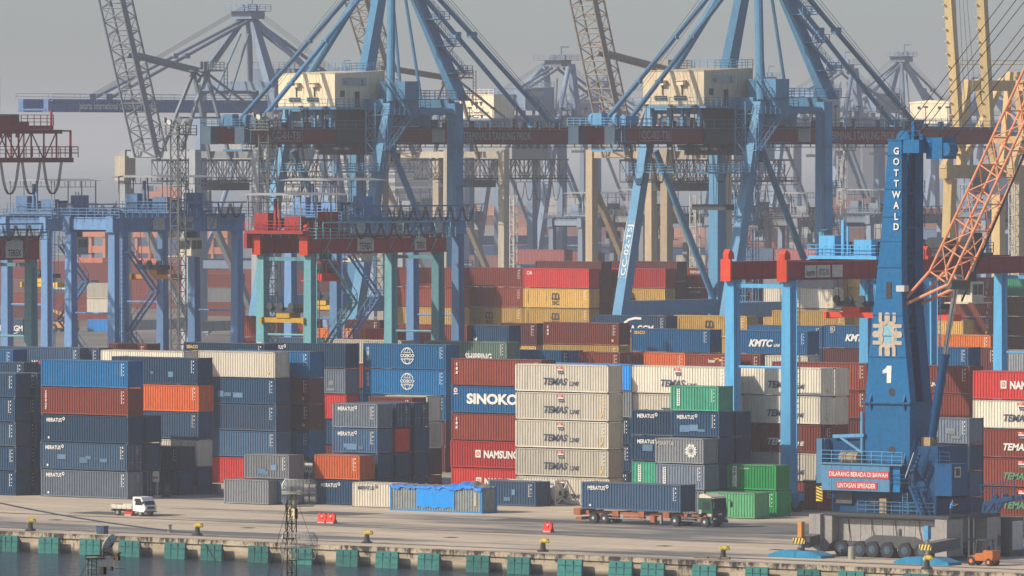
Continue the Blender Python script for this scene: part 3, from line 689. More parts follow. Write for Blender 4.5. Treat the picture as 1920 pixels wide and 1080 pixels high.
# ---- bollards ----
ym = paint('yellow_bollard_paint', (.48,.36,.05), .6, .6, 0, .35); dm = plain('grimy_iron', (.045,.042,.04), .7, .2)
BW = ['leftmost yellow capped bollard, left of the white pickup', 'yellow bollard with the mooring rope tied to it', 'yellow bollard right of the lattice antenna mast', 'yellow bollard below the small red barrier', 'yellow bollard below the green truck cab', 'yellow bollard in front of the blue outrigger pad']
bol = None
for i, (bx, by) in enumerate([(57,995),(370,1004),(688,1018),(1018,1034),(1356,1048),(1738,1067)]):
    P = onZ(bx, by, 0.02)
    if bol is None:
        r = empty('bollard', P, BW[0], 'bollard', 'bollards along the quay edge'); bol = r
        mb = MB(); o = P
        mb.tube(o, o+Vector((0,0,.10)), .52, 16); mb.tube(o+Vector((0,0,.1)), o+Vector((0,0,.28)), .40, 14, .27); mb.tube(o+Vector((0,0,.28)), o+Vector((0,0,.85)), .25, 14, .22)
        for q in range(8): a = q*math.pi/4; mb.tube(o+Vector((.45*math.cos(a),.45*math.sin(a),.1)), o+Vector((.45*math.cos(a),.45*math.sin(a),.16)), .04, 6)
        mb.build('post', dm, r)
        mb = MB(); mb.tube(o+Vector((-.22,0,.80)), o+Vector((.05,0,1.02)), .24, 12, .25); mb.tube(o+Vector((0,0,1.0)), o+Vector((.55,-.05,.98)), .24, 12, .2); mb.tube(o+Vector((.55,-.05,.98)), o+Vector((.72,-.06,.86)), .2, 12, .1)
        mb.build('cap', ym, r)
    else:
        r = copy_tree(bol); r.location = P; r['label'] = BW[i]
# mooring rope
rm = plain('pale_rope', (.70,.66,.58), .9)
A = onZ(368, 1000, .75); B = onY(0, 912, 520.0)
mb = MB(); D = B-A; pts = []
for i in range(25):
    t = i/24*2.4; p = A+D*t; p.z -= 1.2*t*(2.4-t)*.9; pts.append(p)
d0 = onY(0, 912, 520.0)
mb.path(pts, .075, 6); tag(mb.build('mooring_rope', rm), 'pale mooring rope running from the bollard up past the left edge', 'rope')
# small service boxes on the edge
mb = MB(); P = onZ(192, 1001, 0); mb.cbox(P+Vector((0,0,.35)), .9, .7, .7); mb.cbox(P+Vector((0,0,.74)), 1.0, .8, .08); mb.box(P.x-.2, P.y-.40, .15, P.x+.2, P.y-.352, .55)
tag(mb.build('service_box', paint('dull_blue_paint', (.05,.09,.17))), 'small dull blue service box on the quay edge', 'service box')
mb = MB(); P = onZ(318, 999, 0); mb.tube(P, P+Vector((0,0,.7)), .22, 10, .18); mb.tube(P+Vector((0,0,.7)), P+Vector((0,0,.8)), .24, 10)
tag(mb.build('concrete_post', paint('pale_concrete', (.42,.37,.3), .9)), 'short pale concrete post left of the roped bollard', 'post')
mb = MB(); P = onZ(1326, 1047, .1)
for q, (l, dxx) in enumerate([(1.6,-1.5),(1.2,0.3),(.9,1.6)]): mb.box(P.x+dxx, P.y-.1, .1, P.x+dxx+l, P.y+.15, .28)
tag(mb.build('timber_offcuts', paint('old_timber', (.16,.12,.08), .9)), 'dark timber offcuts lying along the quay edge left of a bollard', 'timber')
# ---- red plastic barriers ----
def barrier(px, py, n, label, white=0):
    P = onZ(px, py, 0); r = empty('plastic_barrier', P, label, 'barrier', 'red plastic barriers on the apron')
    mb = MB(); m = paint('red_plastic', (.62,.045,.03), .45, .0, .1, .15)
    for k in range(n):
        x = P.x+k*1.12
        mb.prism([(P.y-.28,0),(P.y+.28,0),(P.y+.28,.2),(P.y+.12,.45),(P.y+.10,.92),(P.y-.10,.92),(P.y-.12,.45),(P.y-.28,.2)], x-.5, x+.5, 'yz')
        mb.box(x-.35, P.y-.13, .92, x-.15, P.y+.13, 1.0); mb.box(x+.15, P.y-.13, .92, x+.35, P.y+.13, 1.0)
        mb.box(x-.14, P.y-.20, .42, x+.14, P.y-.10, .62)
    mb.build('shell', m, r)
    mb = MB()
    for k in range(n): x = P.x+k*1.12; mb.box(x-.42, P.y-.292, .04, x+.42, P.y-.284, .14); mb.tube((x, P.y-.145, .70), (x, P.y-.115, .70), .12, 10)
    mb.build('band', plain('pale_band', (.6,.5,.45)), r)
barrier(243, 967, 1, 'red plastic barrier standing in front of the white pickup'); barrier(1028, 998, 1, 'single red plastic barrier right of the middle of the apron'); barrier(605, 981, 2, 'pair of joined red plastic barriers on the apron below the navy container')
# ================= QUAY CRANES (ship to shore) =================
SB = paint('crane_blue_paint', (.085,.25,.42), .5, .15, .25, .15); SR = paint('girder_red_paint', (.30,.03,.03), .5, .15, .2, .2)
HW = paint('machinery_house_white', (.80,.68,.47), .6, .5, .2, .08); DGS = paint('dull_slate_steel', (.06,.11,.16)); DK = plain('dark_machinery', (.04,.05,.06), .6, .2); CABL = plain('black_cable', (.025,.025,.028), .7)
GLS = plain('dark_glass', (.02,.03,.04), .1)
def sts(name, X0, Y0, label, group, blue=SB, red=SR, house=HW, W=19.0, G=22.7, zg=37.4, hg=2.3, zp=13.9, back=19, out=73, apex=66.0, d=1, num=None, title=None, cabin=True, detail=2, flat=False, zt=43.3, hs=1.0):
    r = empty(name, (X0, Y0, 0), label, 'quay crane', group)
    def P(x, y, z): return Vector((X0+x, Y0+d*y, z))
    xm = W/2
    for x, nm in ((0, 'a'), (W, 'b')):
        mb = MB(); mb.taper(P(x, -2.4, 1.2), 1.7, 1.9, P(x, 0, zp), 1.6, 1.8); mb.taper(P(x, 0, zp), 1.6, 1.8, P(x, 7.4, zt), 1.3, 1.4)
        if detail > 1:
            for z in (16, 22, 28, 34): mb.box(P(x,0,0).x+.8, P(0, (z-zp)*.25, 0).y-.9, z, P(x,0,0).x+.84, P(0,(z-zp)*.25,0).y+.9, z+.08)
        mb.build('landside_leg', blue, r)
        mb = MB(); mb.taper(P(x, G, 1.2), 1.7, 2.2, P(x, G, zp), 1.7, 2.2); mb.taper(P(x, G, zp), 1.7, 2.2, P(x, G, zt), 1.5, 1.9); mb.build('waterside_leg', blue, r)
        mb = MB(); mb.beam(P(x, .9, zp), P(x, G-1.1, zp), 1.3, 2.1); mb.build('portal_beam', blue, r)
        mb = MB(); mb.tube(P(x, 8.0, zt-7), P(x, G-1, zp+1.2), .48, 10); mb.build('diagonal_brace', blue, r)
        mb = MB(); mb.tube(P(x, 7.4, zt-1.2), P(x, G, zt-1.2), .55, 10); mb.build('upper_tie', blue, r)
    for y, nm in ((-2.4, 1), (G, 2)):
        mb = MB(); mb.beam(P(-3, y, 2.0), P(W+3, y, 2.0), 1.4, 1.5)
        for x in (-2.2, 1.2, W-1.2, W+2.2): mb.box(P(x,0,0).x-1.2, P(0,y,0).y-.5, .5, P(x,0,0).x+1.2, P(0,y,0).y+.5, 1.25); mb.wheel(P(x-.7, y, .35), .35, .3, 'y', 10); mb.wheel(P(x+.7, y, .35), .35, .3, 'y', 10)
        mb.build('sill_beam', blue, r)
    for y in (7.4, G):
        mb = MB(); mb.beam(P(.7, y, zt-.3), P(W-.7, y, zt-.3), 1.4, 1.8)
        mb.build('cross_beam', blue, r)
        if y == G: mb = MB(); mb.beam(P(.8, y, zp), P(W-.8, y, zp), 1.2, 1.6); mb.build('cross_beam', blue, r)
    # girder and boom
    for x in (xm-3.2, xm+3.2):
        mb = MB(); mb.box(P(x,0,0).x-.6, P(0,-back,0).y, zg, P(x,0,0).x+.6, P(0,out,0).y, zg+hg)
        mb.box(P(x,0,0).x-.85, P(0,-back,0).y-.05*d, zg-.12, P(x,0,0).x+.85, P(0,out,0).y, zg-.002)
        mb.box(P(x,0,0).x-.8, P(0,-back,0).y-.05*d, zg+hg+.002, P(x,0,0).x+.8, P(0,out,0).y, zg+hg+.1)
        g = mb.build('girder', red, r)
        mb = MB(); mb.box(P(x,0,0).x-.9, P(0,-back-.12,0).y, zg-.15, P(x,0,0).x+.9, P(0,-back+1.6 if detail > 1 else -back-.06,0).y, zg+hg+.14); mb.build('end_housing', DGS, g)
        if x > xm and title:
            mb = MB(); xf = P(x,0,0).x+.64; mb.use(FADEL)
            if num:
                yy = P(0, -12.6, 0).y; wd = text(mb, num, yy, zg+.62, 1.15, xf, .012, 0, width=6.4, face='end')
                for a, b, c, e in ((yy-.5, zg+.3, yy+6.9, zg+.38), (yy-.5, zg+2.02, yy+6.9, zg+2.10), (yy-.5, zg+.3, yy-.42, zg+2.1), (yy+6.82, zg+.3, yy+6.9, zg+2.1)): mb.add([(xf,a,b),(xf,c,b),(xf,c,e),(xf,a,e)], [(0,1,2,3)])
            text(mb, title[0], P(0, title[1], 0).y, zg+.55, 1.2, xf, .012, 0, width=title[2], face='end')
            mb.build('lettering', None, g)
    if detail > 1:
        mb = MB(); mb.use(FADEL); xf = P(xm+3.2,0,0).x+.66
        mb.box(xf-.02, P(0,24.2,0).y, zg+.15, xf+.03, P(0,27.2,0).y, zg+hg-.1); mb.build('name_board', None, r)
    mb = MB(); n = int((back+out)/(3.5 if detail > 1 else 7))
    for i in range(1, n+1):
        y = -back+(back+out)*i/n; mb.beam(P(xm-3.2, y, zg+.3), P(xm+3.2, y, zg+.3), .25, .35)
    mb.build('girder_ties', red, r)
    mb = MB(); x = xm+4.6
    mb.box(P(x,0,0).x-.5, P(0,-back,0).y, zg+hg-.25, P(x,0,0).x+.3, P(0,out,0).y, zg+hg-.18)
    mb.rail(P(x+.3, -back, zg+hg-.2), P(x+.3, out, zg+hg-.2), 1.2, 2.4 if detail > 1 else 6, .045, 2)
    mb.rail(P(xm-4.4, -back, zg+hg), P(xm-4.4, out, zg+hg), 1.2, 3 if detail > 1 else 9, .045, 2); mb.build('walkway', blue, r)
    # mast
    ya = 19.5
    tops = [(xm-.9, ya), (xm+.9, ya)]
    for x, (tx, ty) in zip((0, W), tops):
        if flat: tx = xm-4.2 if x == 0 else xm+4.2
        mb = MB(); a = P(x, G+1.2, zt+.4); b = P(tx, ty, apex)
        if flat: a = P(tx, G-1, zt)
        mb.hexa([a+Vector((-.75,-1.2,0)), a+Vector((.75,-1.2,0)), a+Vector((.75,1.2,0)), a+Vector((-.75,1.2,0))], [b+Vector((-.6,-.8,0)), b+Vector((.6,-.8,0)), b+Vector((.6,.8,0)), b+Vector((-.6,.8,0))])
        mb.build('mast_leg', blue, r)
        mb = MB(); mb.tube(P(x, 7.6, zt), P(tx, ty-1.2, apex-1), .62, 12); mb.build('mast_rear_leg', blue, r)
    mb = MB(); mb.box(P(xm-2.6,0,0).x, P(0,ya,0).y-2, apex-.6, P(xm+2.6,0,0).x, P(0,ya,0).y+2, apex+.9)
    w2 = 5.0 if flat else 3.0
    mb.box(P(xm-w2,0,0).x, P(0,ya,0).y-3.4, apex+.9, P(xm+w2,0,0).x, P(0,ya,0).y+3.4, apex+1.0)
    for yy in (-3.4, 3.4): mb.rail(P(xm-w2, ya, apex+1)+Vector((0,yy,0)), P(xm+w2, ya, apex+1)+Vector((0,yy,0)), 1.2, 1.5, .05, 3)
    mb.rail(P(xm+w2, ya, apex+1)+Vector((0,-3.4,0)), P(xm+w2, ya, apex+1)+Vector((0,3.4,0)), 1.2, 1.5, .05, 3)
    for q in (-1.6, .2, 1.6): mb.tube(P(xm+q, ya, apex+1.5)-Vector((0,.3,0)), P(xm+q, ya, apex+1.5)+Vector((0,.3,0)), .8, 12)
    mb.beam(P(xm+1, ya, apex+1), P(xm+1, ya, apex+4.2), .25); mb.beam(P(xm+1, ya, apex+4.2), P(xm+1, ya+3, apex+4.2), .2); mb.build('mast_head', blue, r)
    for x in (xm-2.1, xm+2.1):
        mb = MB(); mb.tube(P(x, -14.2, zg+hg+.1), P(x*.5+xm*.5, ya-1, apex-1.0), .36, 8)
        for t in (.25, .5, .75): c = P(x,-14.2,zg+hg).lerp(P(x*.5+xm*.5, ya-1, apex-1), t); mb.cbox(c, .9, .7, .5)
        mb.box(P(x,0,0).x-.4, P(0,-15.2,0).y, zg+hg-.2, P(x,0,0).x+.4, P(0,-13.4,0).y, zg+hg+1.0); mb.build('backstay', blue, r)
        mb = MB(); e = P(x, out*.77, zg+hg+.1); t0 = P(x*.5+xm*.5, ya+1, apex-1.0); m = e.lerp(t0, .55)
        mb.tube(e, m, .36, 8); mb.tube(m, t0, .36, 8); mb.cbox(m, .9, 1.4, 1.0)
        if out > 60: mb.tube(P(x, out*.34, zg+hg+.1), t0+Vector((0,0,-2.5)), .24, 6)
        mb.box(P(x,0,0).x-.4, e.y-.9, zg+hg-.2, P(x,0,0).x+.4, e.y+.9, zg+hg+1.2); mb.build('forestay', blue, r)
    mb = MB()
    for q in (-.9, -.3, .3, .9):
        mb.tube(P(xm+q, -9, zg+hg+5), P(xm+q, ya, apex+2.1), .035, 3); mb.tube(P(xm+q, out*.8, zg+hg+.6), P(xm+q, ya, apex+2.1), .045, 3)
    mb.build('boom_hoist_ropes', CABL, r)
    # machinery house
    z0 = zg+hg+3.0; h = 4.9*hs; y0, y1 = 0.0, 11.5
    xa, xb = xm-5.6, xm+5.2
    mb = MB(); A = P(xa, y0, 0); B = P(xb, y1, 0)
    mb.hexa([(A.x,A.y,z0),(B.x,A.y,z0),(B.x,B.y,z0),(A.x,B.y,z0)], [(A.x,A.y,z0+h),(B.x,A.y,z0+h),(B.x,B.y,z0+h+.5),(A.x,B.y,z0+h+.5)])
    mb.box(A.x-.12, A.y-.12*d, z0+h+.002, B.x+.12, A.y+.3*d, z0+h+.09)
    for q in range(1, 9): x = A.x+(B.x-A.x)*q/9; mb.box(x-.03, A.y-.03*d, z0+.1, x+.03, A.y-.002*d, z0+h-.05)
    hm_ = mb.build('machinery_house', house, r)
    mb = MB(); yy = A.y-.05*d
    for q in (.30, .62):
        x = A.x+(B.x-A.x)*q
        mb.use(GLS); mb.box(x-1.1, yy, z0+.95, x+1.0, yy-.12*d, z0+1.4)
        mb.use(house); mb.box(x-.2, yy, z0+2.9, x+.9, yy-.7*d, z0+3.5); mb.box(x-.25, yy, z0+3.5, x+1.1, yy-.95*d, z0+3.58)
        mb.use(RAILM); mb.box(x+.2, yy, z0+1.5, x+.35, yy-.12*d, z0+2.9); mb.box(x-1.2, yy, z0+.88, x+1.1, yy-.25*d, z0+.94)
    mb.build('vent', None, hm_)
    if d > 0:
        mb = MB(); xf = B.x+.01; mb.use(GLS); mb.box(xf, A.y+4.6, z0+.1, xf+.05, A.y+5.6, z0+2.3); mb.use(GLS); mb.box(xf, A.y+1.2, z0+1.5, xf+.05, A.y+2.2, z0+2.4)
        mb.use(FADEL); mb.box(xf, A.y+1.6, z0+3.1, xf+.05, A.y+7.2, z0+4.3)
        if detail > 1:
            mb.use(DNAVY); text(mb, 'KC', A.y+2.0, z0+3.4, .5, xf+.07, .01, .3, face='end'); text(mb, 'S', A.y+6.0, z0+3.3, .75, xf+.07, .03, face='end')
        mb.build('door', None, hm_)
    mb = MB(); C_ = P(xm, 0, 0)
    mb.box(A.x-.8, A.y-1.4*d, z0-.35, B.x+1.4, B.y+9.0*d, z0-.05)
    for x in (A.x+1.2, A.x+4.2, A.x+6.6, B.x-1.2):
        for y in (A.y+.5*d, A.y+5*d, B.y): mb.beam((x, y, zg+hg), (x, y, z0-.3), .4)
    mb.rail((B.x+1.4, A.y-1.4*d, z0-.05), (B.x+1.4, B.y+9*d, z0-.05), 1.2, 1.2, .045, 3); mb.rail((A.x-.8, A.y-1.4*d, z0-.05), (B.x+1.4, A.y-1.4*d, z0-.05), 1.2, 1.6, .045, 2)
    mb.rail((A.x, B.y, z0+h+.5), (B.x, B.y, z0+h+.5), 1.2, 1.2, .045, 3); mb.rail((B.x, B.y-9*d, z0+h+.3), (B.x, B.y, z0+h+.5), 1.2, 1.2, .045, 3)
    mb.build('house_platform', blue, r)
    if detail > 1:
        mb = MB()   # clutter between the house and the mast
        mb.use(blue); mb.box(P(xm+3,0,0).x, P(0,13.6,0).y, z0, P(xm+6,0,0).x, P(0,17.5,0).y, z0+3.0); mb.box(P(W-3.2,0,0).x, P(0,9,0).y, zt-2.2, P(W+1.6,0,0).x, P(0,12.2,0).y, zt+3.2)
        mb.box(P(xm-2,0,0).x, P(0,12.5,0).y, zg+hg+.2, P(xm+4.5,0,0).x, P(0,23,0).y, z0-.4)
        mb.use(DK); mb.box(P(xm+3.9,0,0).x, P(0,1.5,0).y, zg-.4, P(xm+4.4,0,0).x, P(0,12.2,0).y, zg+hg+2.9); mb.box(P(xm-1,0,0).x, P(0,14,0).y, z0, P(xm+2,0,0).x, P(0,17,0).y, z0+1.8)
        mb.build('electrical_cabinets', None, r)
        mb = MB()
        for q in range(4):
            z = zg-1+q*5.2; c = P(W+1.4, 9.5, z)
            if q < 2: mb.stair(P(W+1.6, 5.0+q*5, z), P(W+1.6, 10.0-q*5, z+4.6)); mb.rail(P(W+2.2, 3.6, z), P(W+2.2, 11.5, z), 1.1, 1.1, .045, 3); mb.box(c.x-.6, c.y-6, z-.1, c.x+.9, c.y+2, z)
        for t in (.18, .36, .54, .72, .88):
            a = P(W, G+1.2, zt+.4).lerp(P(xm+.9, ya, apex), t); mb.box(a.x+.5, a.y-1.2, a.z, a.x+2.6, a.y+2.4, a.z+.12); mb.rail(a+Vector((2.6,-1.2,.1)), a+Vector((2.6,2.4,.1)), 1.1, 1, .05, 3); mb.rail(a+Vector((.5,2.4,.1)), a+Vector((2.6,2.4,.1)), 1.1, 1, .05, 3)
            mb.beam(a+Vector((2.4,1,0)), a+Vector((.6,1,-1.6)), .12)
            b = P(W, G+1.2, zt+.4).lerp(P(xm+.9, ya, apex), min(1,t+.17)); mb.stair(a+Vector((1.4,2,.1)), b+Vector((1.4,-.6,.1)), .7)
        mb.rail(P(W+.9, 8, zt+.7), P(W+.9, G+3, zt+.7), 1.2, 1.2, .05, 3); mb.rail(P(0, G+2.2, zt+.7), P(W+.9, G+2.2, zt+.7), 1.2, 1.6, .05, 3); mb.box(P(W,0,0).x+.6, P(0,8,0).y, zt+.55, P(W,0,0).x+2.4, P(0,G+3,0).y, zt+.65)
        mb.build('stairs_and_platforms', blue, r)
        mb = MB(); a = P(W-1.9, 6.2, 14); b = P(W-1.9, 6.2, zt)      # elevator tower
        mb.truss(a, b, 1.8, 1.8, 16, .09, .06, (0,1,0)); mb.build('lift_tower', blue, r)
    if detail > 1:
        mb = MB(); rr = random.Random(int(abs(X0)*10))
        for q in range(26):
            y = -back+4+q*(out+back-8)/26+rr.uniform(-.8,.8); h = rr.uniform(.5, 1.3); x = P(xm+rr.choice([-4.0, 3.9]),0,0).x
            mb.box(x-.25, P(0,y,0).y, zg+hg+.1, x+.25, P(0,y+rr.uniform(.4,1.6),0).y, zg+hg+.1+h)
        for q in range(14): y = -back+6+q*5.6; mb.beam(P(xm+4.9, y, zg+hg), P(xm+4.9, y, zg+hg+3.0), .09); mb.cbox(P(xm+4.9, y, zg+hg+3.0), .5, .5, .25)
        mb.box(P(xm+3.84,0,0).x, P(0,-back,0).y, zg-.62, P(xm+4.1,0,0).x, P(0,out,0).y, zg-.5)
        for q in range(40): y = -back+1+q*(back+out-2)/40; mb.beam(P(xm+3.95, y, zg-.5), P(xm+3.95, y, zg-.1), .1)
        mb.build('girder_equipment', DK, r)
        mb = MB()
        for (x, y, z1, z2) in ((W+.95, 5.5, 15, 41), (-.9, G+1.0, 14, 42), (W+.9, G-1.3, 14, 42)): mb = MB(); mb.ladder(P(x, y, z1), P(x, y, z2), .6, .05, .6, (0,1,0)); mb.build('ladder', blue, r)
        mb = MB()
        for z in (19, 25, 31, 37): mb.box(P(W+.8,0,0).x, P(0,G-2,0).y, z, P(W+2.0,0,0).x, P(0,G+1.6,0).y, z+.1); mb.rail(P(W+2.0,G-2,z), P(W+2.0,G+1.6,z), 1.1, .9, .05, 3)
        mb.build('leg_platform', blue, r); mb = MB()
        mb.box(P(-1,0,0).x, P(0,1.5,0).y, 33.2, P(W+1,0,0).x, P(0,2.6,0).y, 33.35); mb.rail(P(W+1,-6,33.3), P(W+1,12,33.3), 1.1, 1.2, .05, 3); mb.box(P(W-.4,0,0).x, P(0,-6,0).y, 33.1, P(W+1,0,0).x, P(0,12,0).y, 33.25); mb.rail(P(-1,1.4,33.35), P(W+1,1.4,33.35), 1.1, 1.3, .05, 3)
        mb.build('walkway', blue, r)
    # trolley, cabin, spreader, festoon loops
    ty = 6.0
    mb = MB(); mb.box(P(xm-4,0,0).x, P(0,ty,0).y, zg-1.0, P(xm+4.4,0,0).x, P(0,ty+7.5,0).y, zg-.2); mb.box(P(xm-3.6,0,0).x, P(0,ty+1,0).y, zg-1.7, P(xm+3.6,0,0).x, P(0,ty+6,0).y, zg-1.0)
    mb.rail(P(xm+4.4, ty, zg-.9), P(xm+4.4, ty+7.5, zg-.9), 1.0, 1, .05, 2); mb.build('trolley', DK, r)
    if cabin:
        mb = MB(); mb.use(house); A2 = P(xm+1.6, ty+8.2, zg-3.6); mb.box(A2.x, A2.y, A2.z, A2.x+2.3, A2.y+2.6, A2.z+2.5)
        mb.use(GLS); mb.box(A2.x+2.31, A2.y+.25, A2.z+.9, A2.x+2.34, A2.y+2.35, A2.z+2.1); mb.box(A2.x+.2, A2.y-.04, A2.z+.9, A2.x+2.1, A2.y-.01, A2.z+2.1)
        mb.use(DK); mb.box(A2.x+.4, A2.y+.4, A2.z+2.5, A2.x+1.8, A2.y+2.2, zg-.2); mb.build('operator_cabin', None, r)
    mb = MB(); zz = zg-9.5 if detail > 1 else zg-7
    for sx in (-1.6, 1.6):
        for sy in (2, 5): mb.tube(P(xm+sx, ty+sy, zg-1.5), P(xm+sx*.8, ty+sy, zz+.8), .05, 4)
    mb.box(P(xm-3,0,0).x, P(0,ty+2,0).y, zz, P(xm+3,0,0).x, P(0,ty+5,0).y, zz+.8); mb.build('spreader', DK, r)
    mb = MB(); yl = -back+2; k = 0; step = 4.7
    while yl < 5 and detail > 0:
        for off in (0, .22):
            pts = []
            for i in range(9):
                t = i/8; dz = 5.6*(1-abs(2*t-1)**2.6)*(1-.06*(k % 3)); pts.append(P(xm+4.9+off, yl+.35+t*(step-.7), zg-.3-dz))
            mb.path(pts, .075, 4)
        mb.cbox(P(xm+4.9, yl, zg-.3), .5, .7, .5); yl += step; k += 1
    mb.cbox(P(xm+4.9, yl, zg-.3), .5, .7, .5)
    mb.beam(P(xm+4.9, -back, zg-.1), P(xm+4.9, out*.9, zg-.1), .12, .16); mb.build('festoon_cables', CABL, r)
    mb = MB(); mb.box(P(xm-4.4,0,0).x, P(0,-back,0).y, zg+hg+.1, P(xm+4.6,0,0).x, P(0,-back+2,0).y, zg+hg+.2)
    mb.box(P(xm+1,0,0).x, P(0,-back-1.2,0).y, zg-1.2, P(xm+4.6,0,0).x, P(0,-back+1.2,0).y, zg-.9); mb.rail(P(xm+4.6,-back-1.2,zg-.9), P(xm+4.6,-back+4,zg-.9), 1.1, 1, .05, 3)
    mb.box(P(xm-.7,0,0).x, P(0,-back+1.0,0).y, zg+hg+.2, P(xm+.9,0,0).x, P(0,-back+2.4,0).y, zg+hg+1.9); mb.rail(P(xm-4, -back-.4, zg+hg+.1), P(xm+4.6, -back-.4, zg+hg+.1), 1.1, 1, .05, 3); mb.box(P(xm+2.2,0,0).x, P(0,-back+3,0).y, zg+hg+.2, P(xm+3.6,0,0).x, P(0,-back+6,0).y, zg+hg+1.5); mb.ladder(P(xm+4.7,-back+1,zg-1), P(xm+4.7,-back+1,zg+hg+1.2), .7, .05, .5, (0,1,0))
    for q in (-2.1, 2.1): mb.tube(P(xm+q, -back+3, zg+hg+1.0)-Vector((.25,0,0)), P(xm+q, -back+3, zg+hg+1.0)+Vector((.25,0,0)), .9, 14)
    mb.build('rear_platform', blue, r)
    return r
K0 = atS(1165, 585, 13.2)
c2 = sts('quay_crane', K0.x, K0.y, 'blue quay crane numbered two with red girder and cream machinery house', 'blue and red quay cranes', num='CC-02-TSJ', title=('TERMINAL 3 TANJUNG PRIOK', 31.6, 16.4))
Q = onY(522, 143, K0.y); dX = Q.x-(K0.x+9.5-5.6)
c1 = sts('quay_crane', K0.x+dX, K0.y, 'blue quay crane numbered one with rust streaked cream machinery house', 'blue and red quay cranes', num='CC-01-TSJ', title=('TERMINAL 3 TANJUNG PRIOK', 31.6, 16.4))
# lettering running up the landside leg of crane two
mb = MB(); mb.use(WHITE); g = K0
for i, ch in enumerate(''): pass
def legpt(u, v): # u across, v up along the front face of the leaning leg
    z = 18.6+v; t = (z-13.9)/(43.3-13.9); return (K0.x-.35+u, K0.y+7.4*t-(.9-.2*t)-.03, z)
vs, fs, x0, x1 = glyph('CC-02-TSJ', .01, 0); k = 7.2/(x1-x0)
mb.add([legpt(.75-b*.95/CAP*.9, (a-x0)*k) for a, b in vs], fs)
for p in (((-.4,-.35),(-.4,7.6)), ((1.0,-.35),(1.0,7.6)), ((-.4,-.35),(1.0,-.35)), ((-.4,7.6),(1.0,7.6))): mb.beam(legpt(*p[0]), legpt(*p[1]), .08, .03)
lg = [o for o in c2.children if o.name.startswith('landside_leg')][0]
mb.build('lettering', None, lg)
# ---- hazy terminal cranes beyond ----
HB = paint('hazy_crane_blue', (.20,.27,.38), .55, .1, .2, .1)  # paler than the near cranes: distance haze put into the colour
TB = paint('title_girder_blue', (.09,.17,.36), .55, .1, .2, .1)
def far(px, py, s, **k):
    """px,py: foot of the mast apex in the picture; places the crane so its apex lands there"""
    W = k.get('W', 19.0); ya = 19.5*k.get('d', 1)
    A = atS(px, py, s); return A.x-W/2, A.y-ya, A.z
x, y, z = far(465, 30, 9.6, d=-1)
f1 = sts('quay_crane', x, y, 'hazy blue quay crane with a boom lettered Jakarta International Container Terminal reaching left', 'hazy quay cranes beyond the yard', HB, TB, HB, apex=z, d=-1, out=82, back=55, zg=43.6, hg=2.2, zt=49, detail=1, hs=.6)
mb = MB(); mb.use(WHITE); xf = x+9.5+3.2+.7; text(mb, 'Jakarta International Container Terminal', y-73.5, 44.05, 1.35, xf, .03, width=22.5, face='end')
gg_ = [o for o in f1.children if o.name.split('.')[0] == 'girder'][1]
mb.build('lettering', None, gg_)
for px, py, s, lab, hsx in ((1046, 120, 7.6, 'hazy quay crane with flat topped mast between the two blue cranes', 1.0), (1578, 128, 7.2, 'hazy flat topped quay crane just right of blue crane two', 1.0), (1128, 158, 6.0, 'faint quay crane mast between the lattice boom and sandy leg', .8), (1436, 150, 6.2, 'faint quay crane mast behind the blue crane two mast legs', .8), (640, 140, 6.4, 'faint quay crane mast behind the crane one machinery house', .8), (1690, 112, 6.6, 'hazy quay crane with pointed mast behind the boom stays', 1.0), (1840, 150, 5.6, 'faint quay crane mast behind the yellow crane poles', .8)):
    x, y, z = far(px, py, s)
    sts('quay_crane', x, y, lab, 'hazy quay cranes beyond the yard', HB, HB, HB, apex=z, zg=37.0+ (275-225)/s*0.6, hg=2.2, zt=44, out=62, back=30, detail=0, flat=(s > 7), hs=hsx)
x, y, z = far(760, 150, 8.2, d=1)
# cream machinery house with an emblem between the blue cranes
P0 = atS(862, 222, 9.5)
r = empty('machinery_house_block', P0, 'cream machinery house with dark emblem of a crane behind crane one', 'machinery house')
mb = MB(); mb.box(P0.x, P0.y, P0.z, P0.x+8.6, P0.y+6.2, P0.z+4.6); mb.box(P0.x-.1, P0.y-.1, P0.z+4.6, P0.x+8.7, P0.y+6.3, P0.z+4.75); mb.rail((P0.x, P0.y, P0.z+4.7), (P0.x+8.6, P0.y, P0.z+4.7), 1.0, 1.2, .05, 2)
mb.build('house', HW, r)
mb = MB(); mb.box(P0.x-2, P0.y-2, P0.z-.5, P0.x+9.5, P0.y+40, P0.z-.002); mb.box(P0.x+1, P0.y-14, P0.z-4.2, P0.x+2.4, P0.y+60, P0.z-2.0); mb.box(P0.x+6.4, P0.y-14, P0.z-4.2, P0.x+7.8, P0.y+60, P0.z-2.0)
for q in (0, 20): 
    for xx in (0, 7.6): mb.taper((P0.x+xx, P0.y+q+3, -1), 1.6, 1.8, (P0.x+xx, P0.y+q+3, P0.z-2), 1.3, 1.4)
for xx in (1.5, 7): 
    for q in (2, 12, 30): mb.beam((P0.x+xx, P0.y+q, P0.z-2), (P0.x+xx, P0.y+q, P0.z-.4), .5)
mb.build('support_frame', HB, r)
mb = MB(); mb.use(DNAVY); yy = P0.y-.04; c = P0.x+4.3
for dx_ in (-1.1, 0, 1.1): polyxz(mb, [(c+dx_-.45,P0.z+3.3),(c+dx_+.45,P0.z+3.3),(c+dx_+.15,P0.z+2.5),(c+dx_-.15,P0.z+2.5)], yy)
ring(mb, c, P0.z+2.9, 1.75, 1.85, yy, 24, .3, 2.8); ring(mb, c, P0.z+2.9, 1.75, 1.85, yy, 24, 3.5, 5.9); polyxz(mb, [(c-.3,P0.z+2.4),(c+.3,P0.z+2.4),(c,P0.z+1.7)], yy)
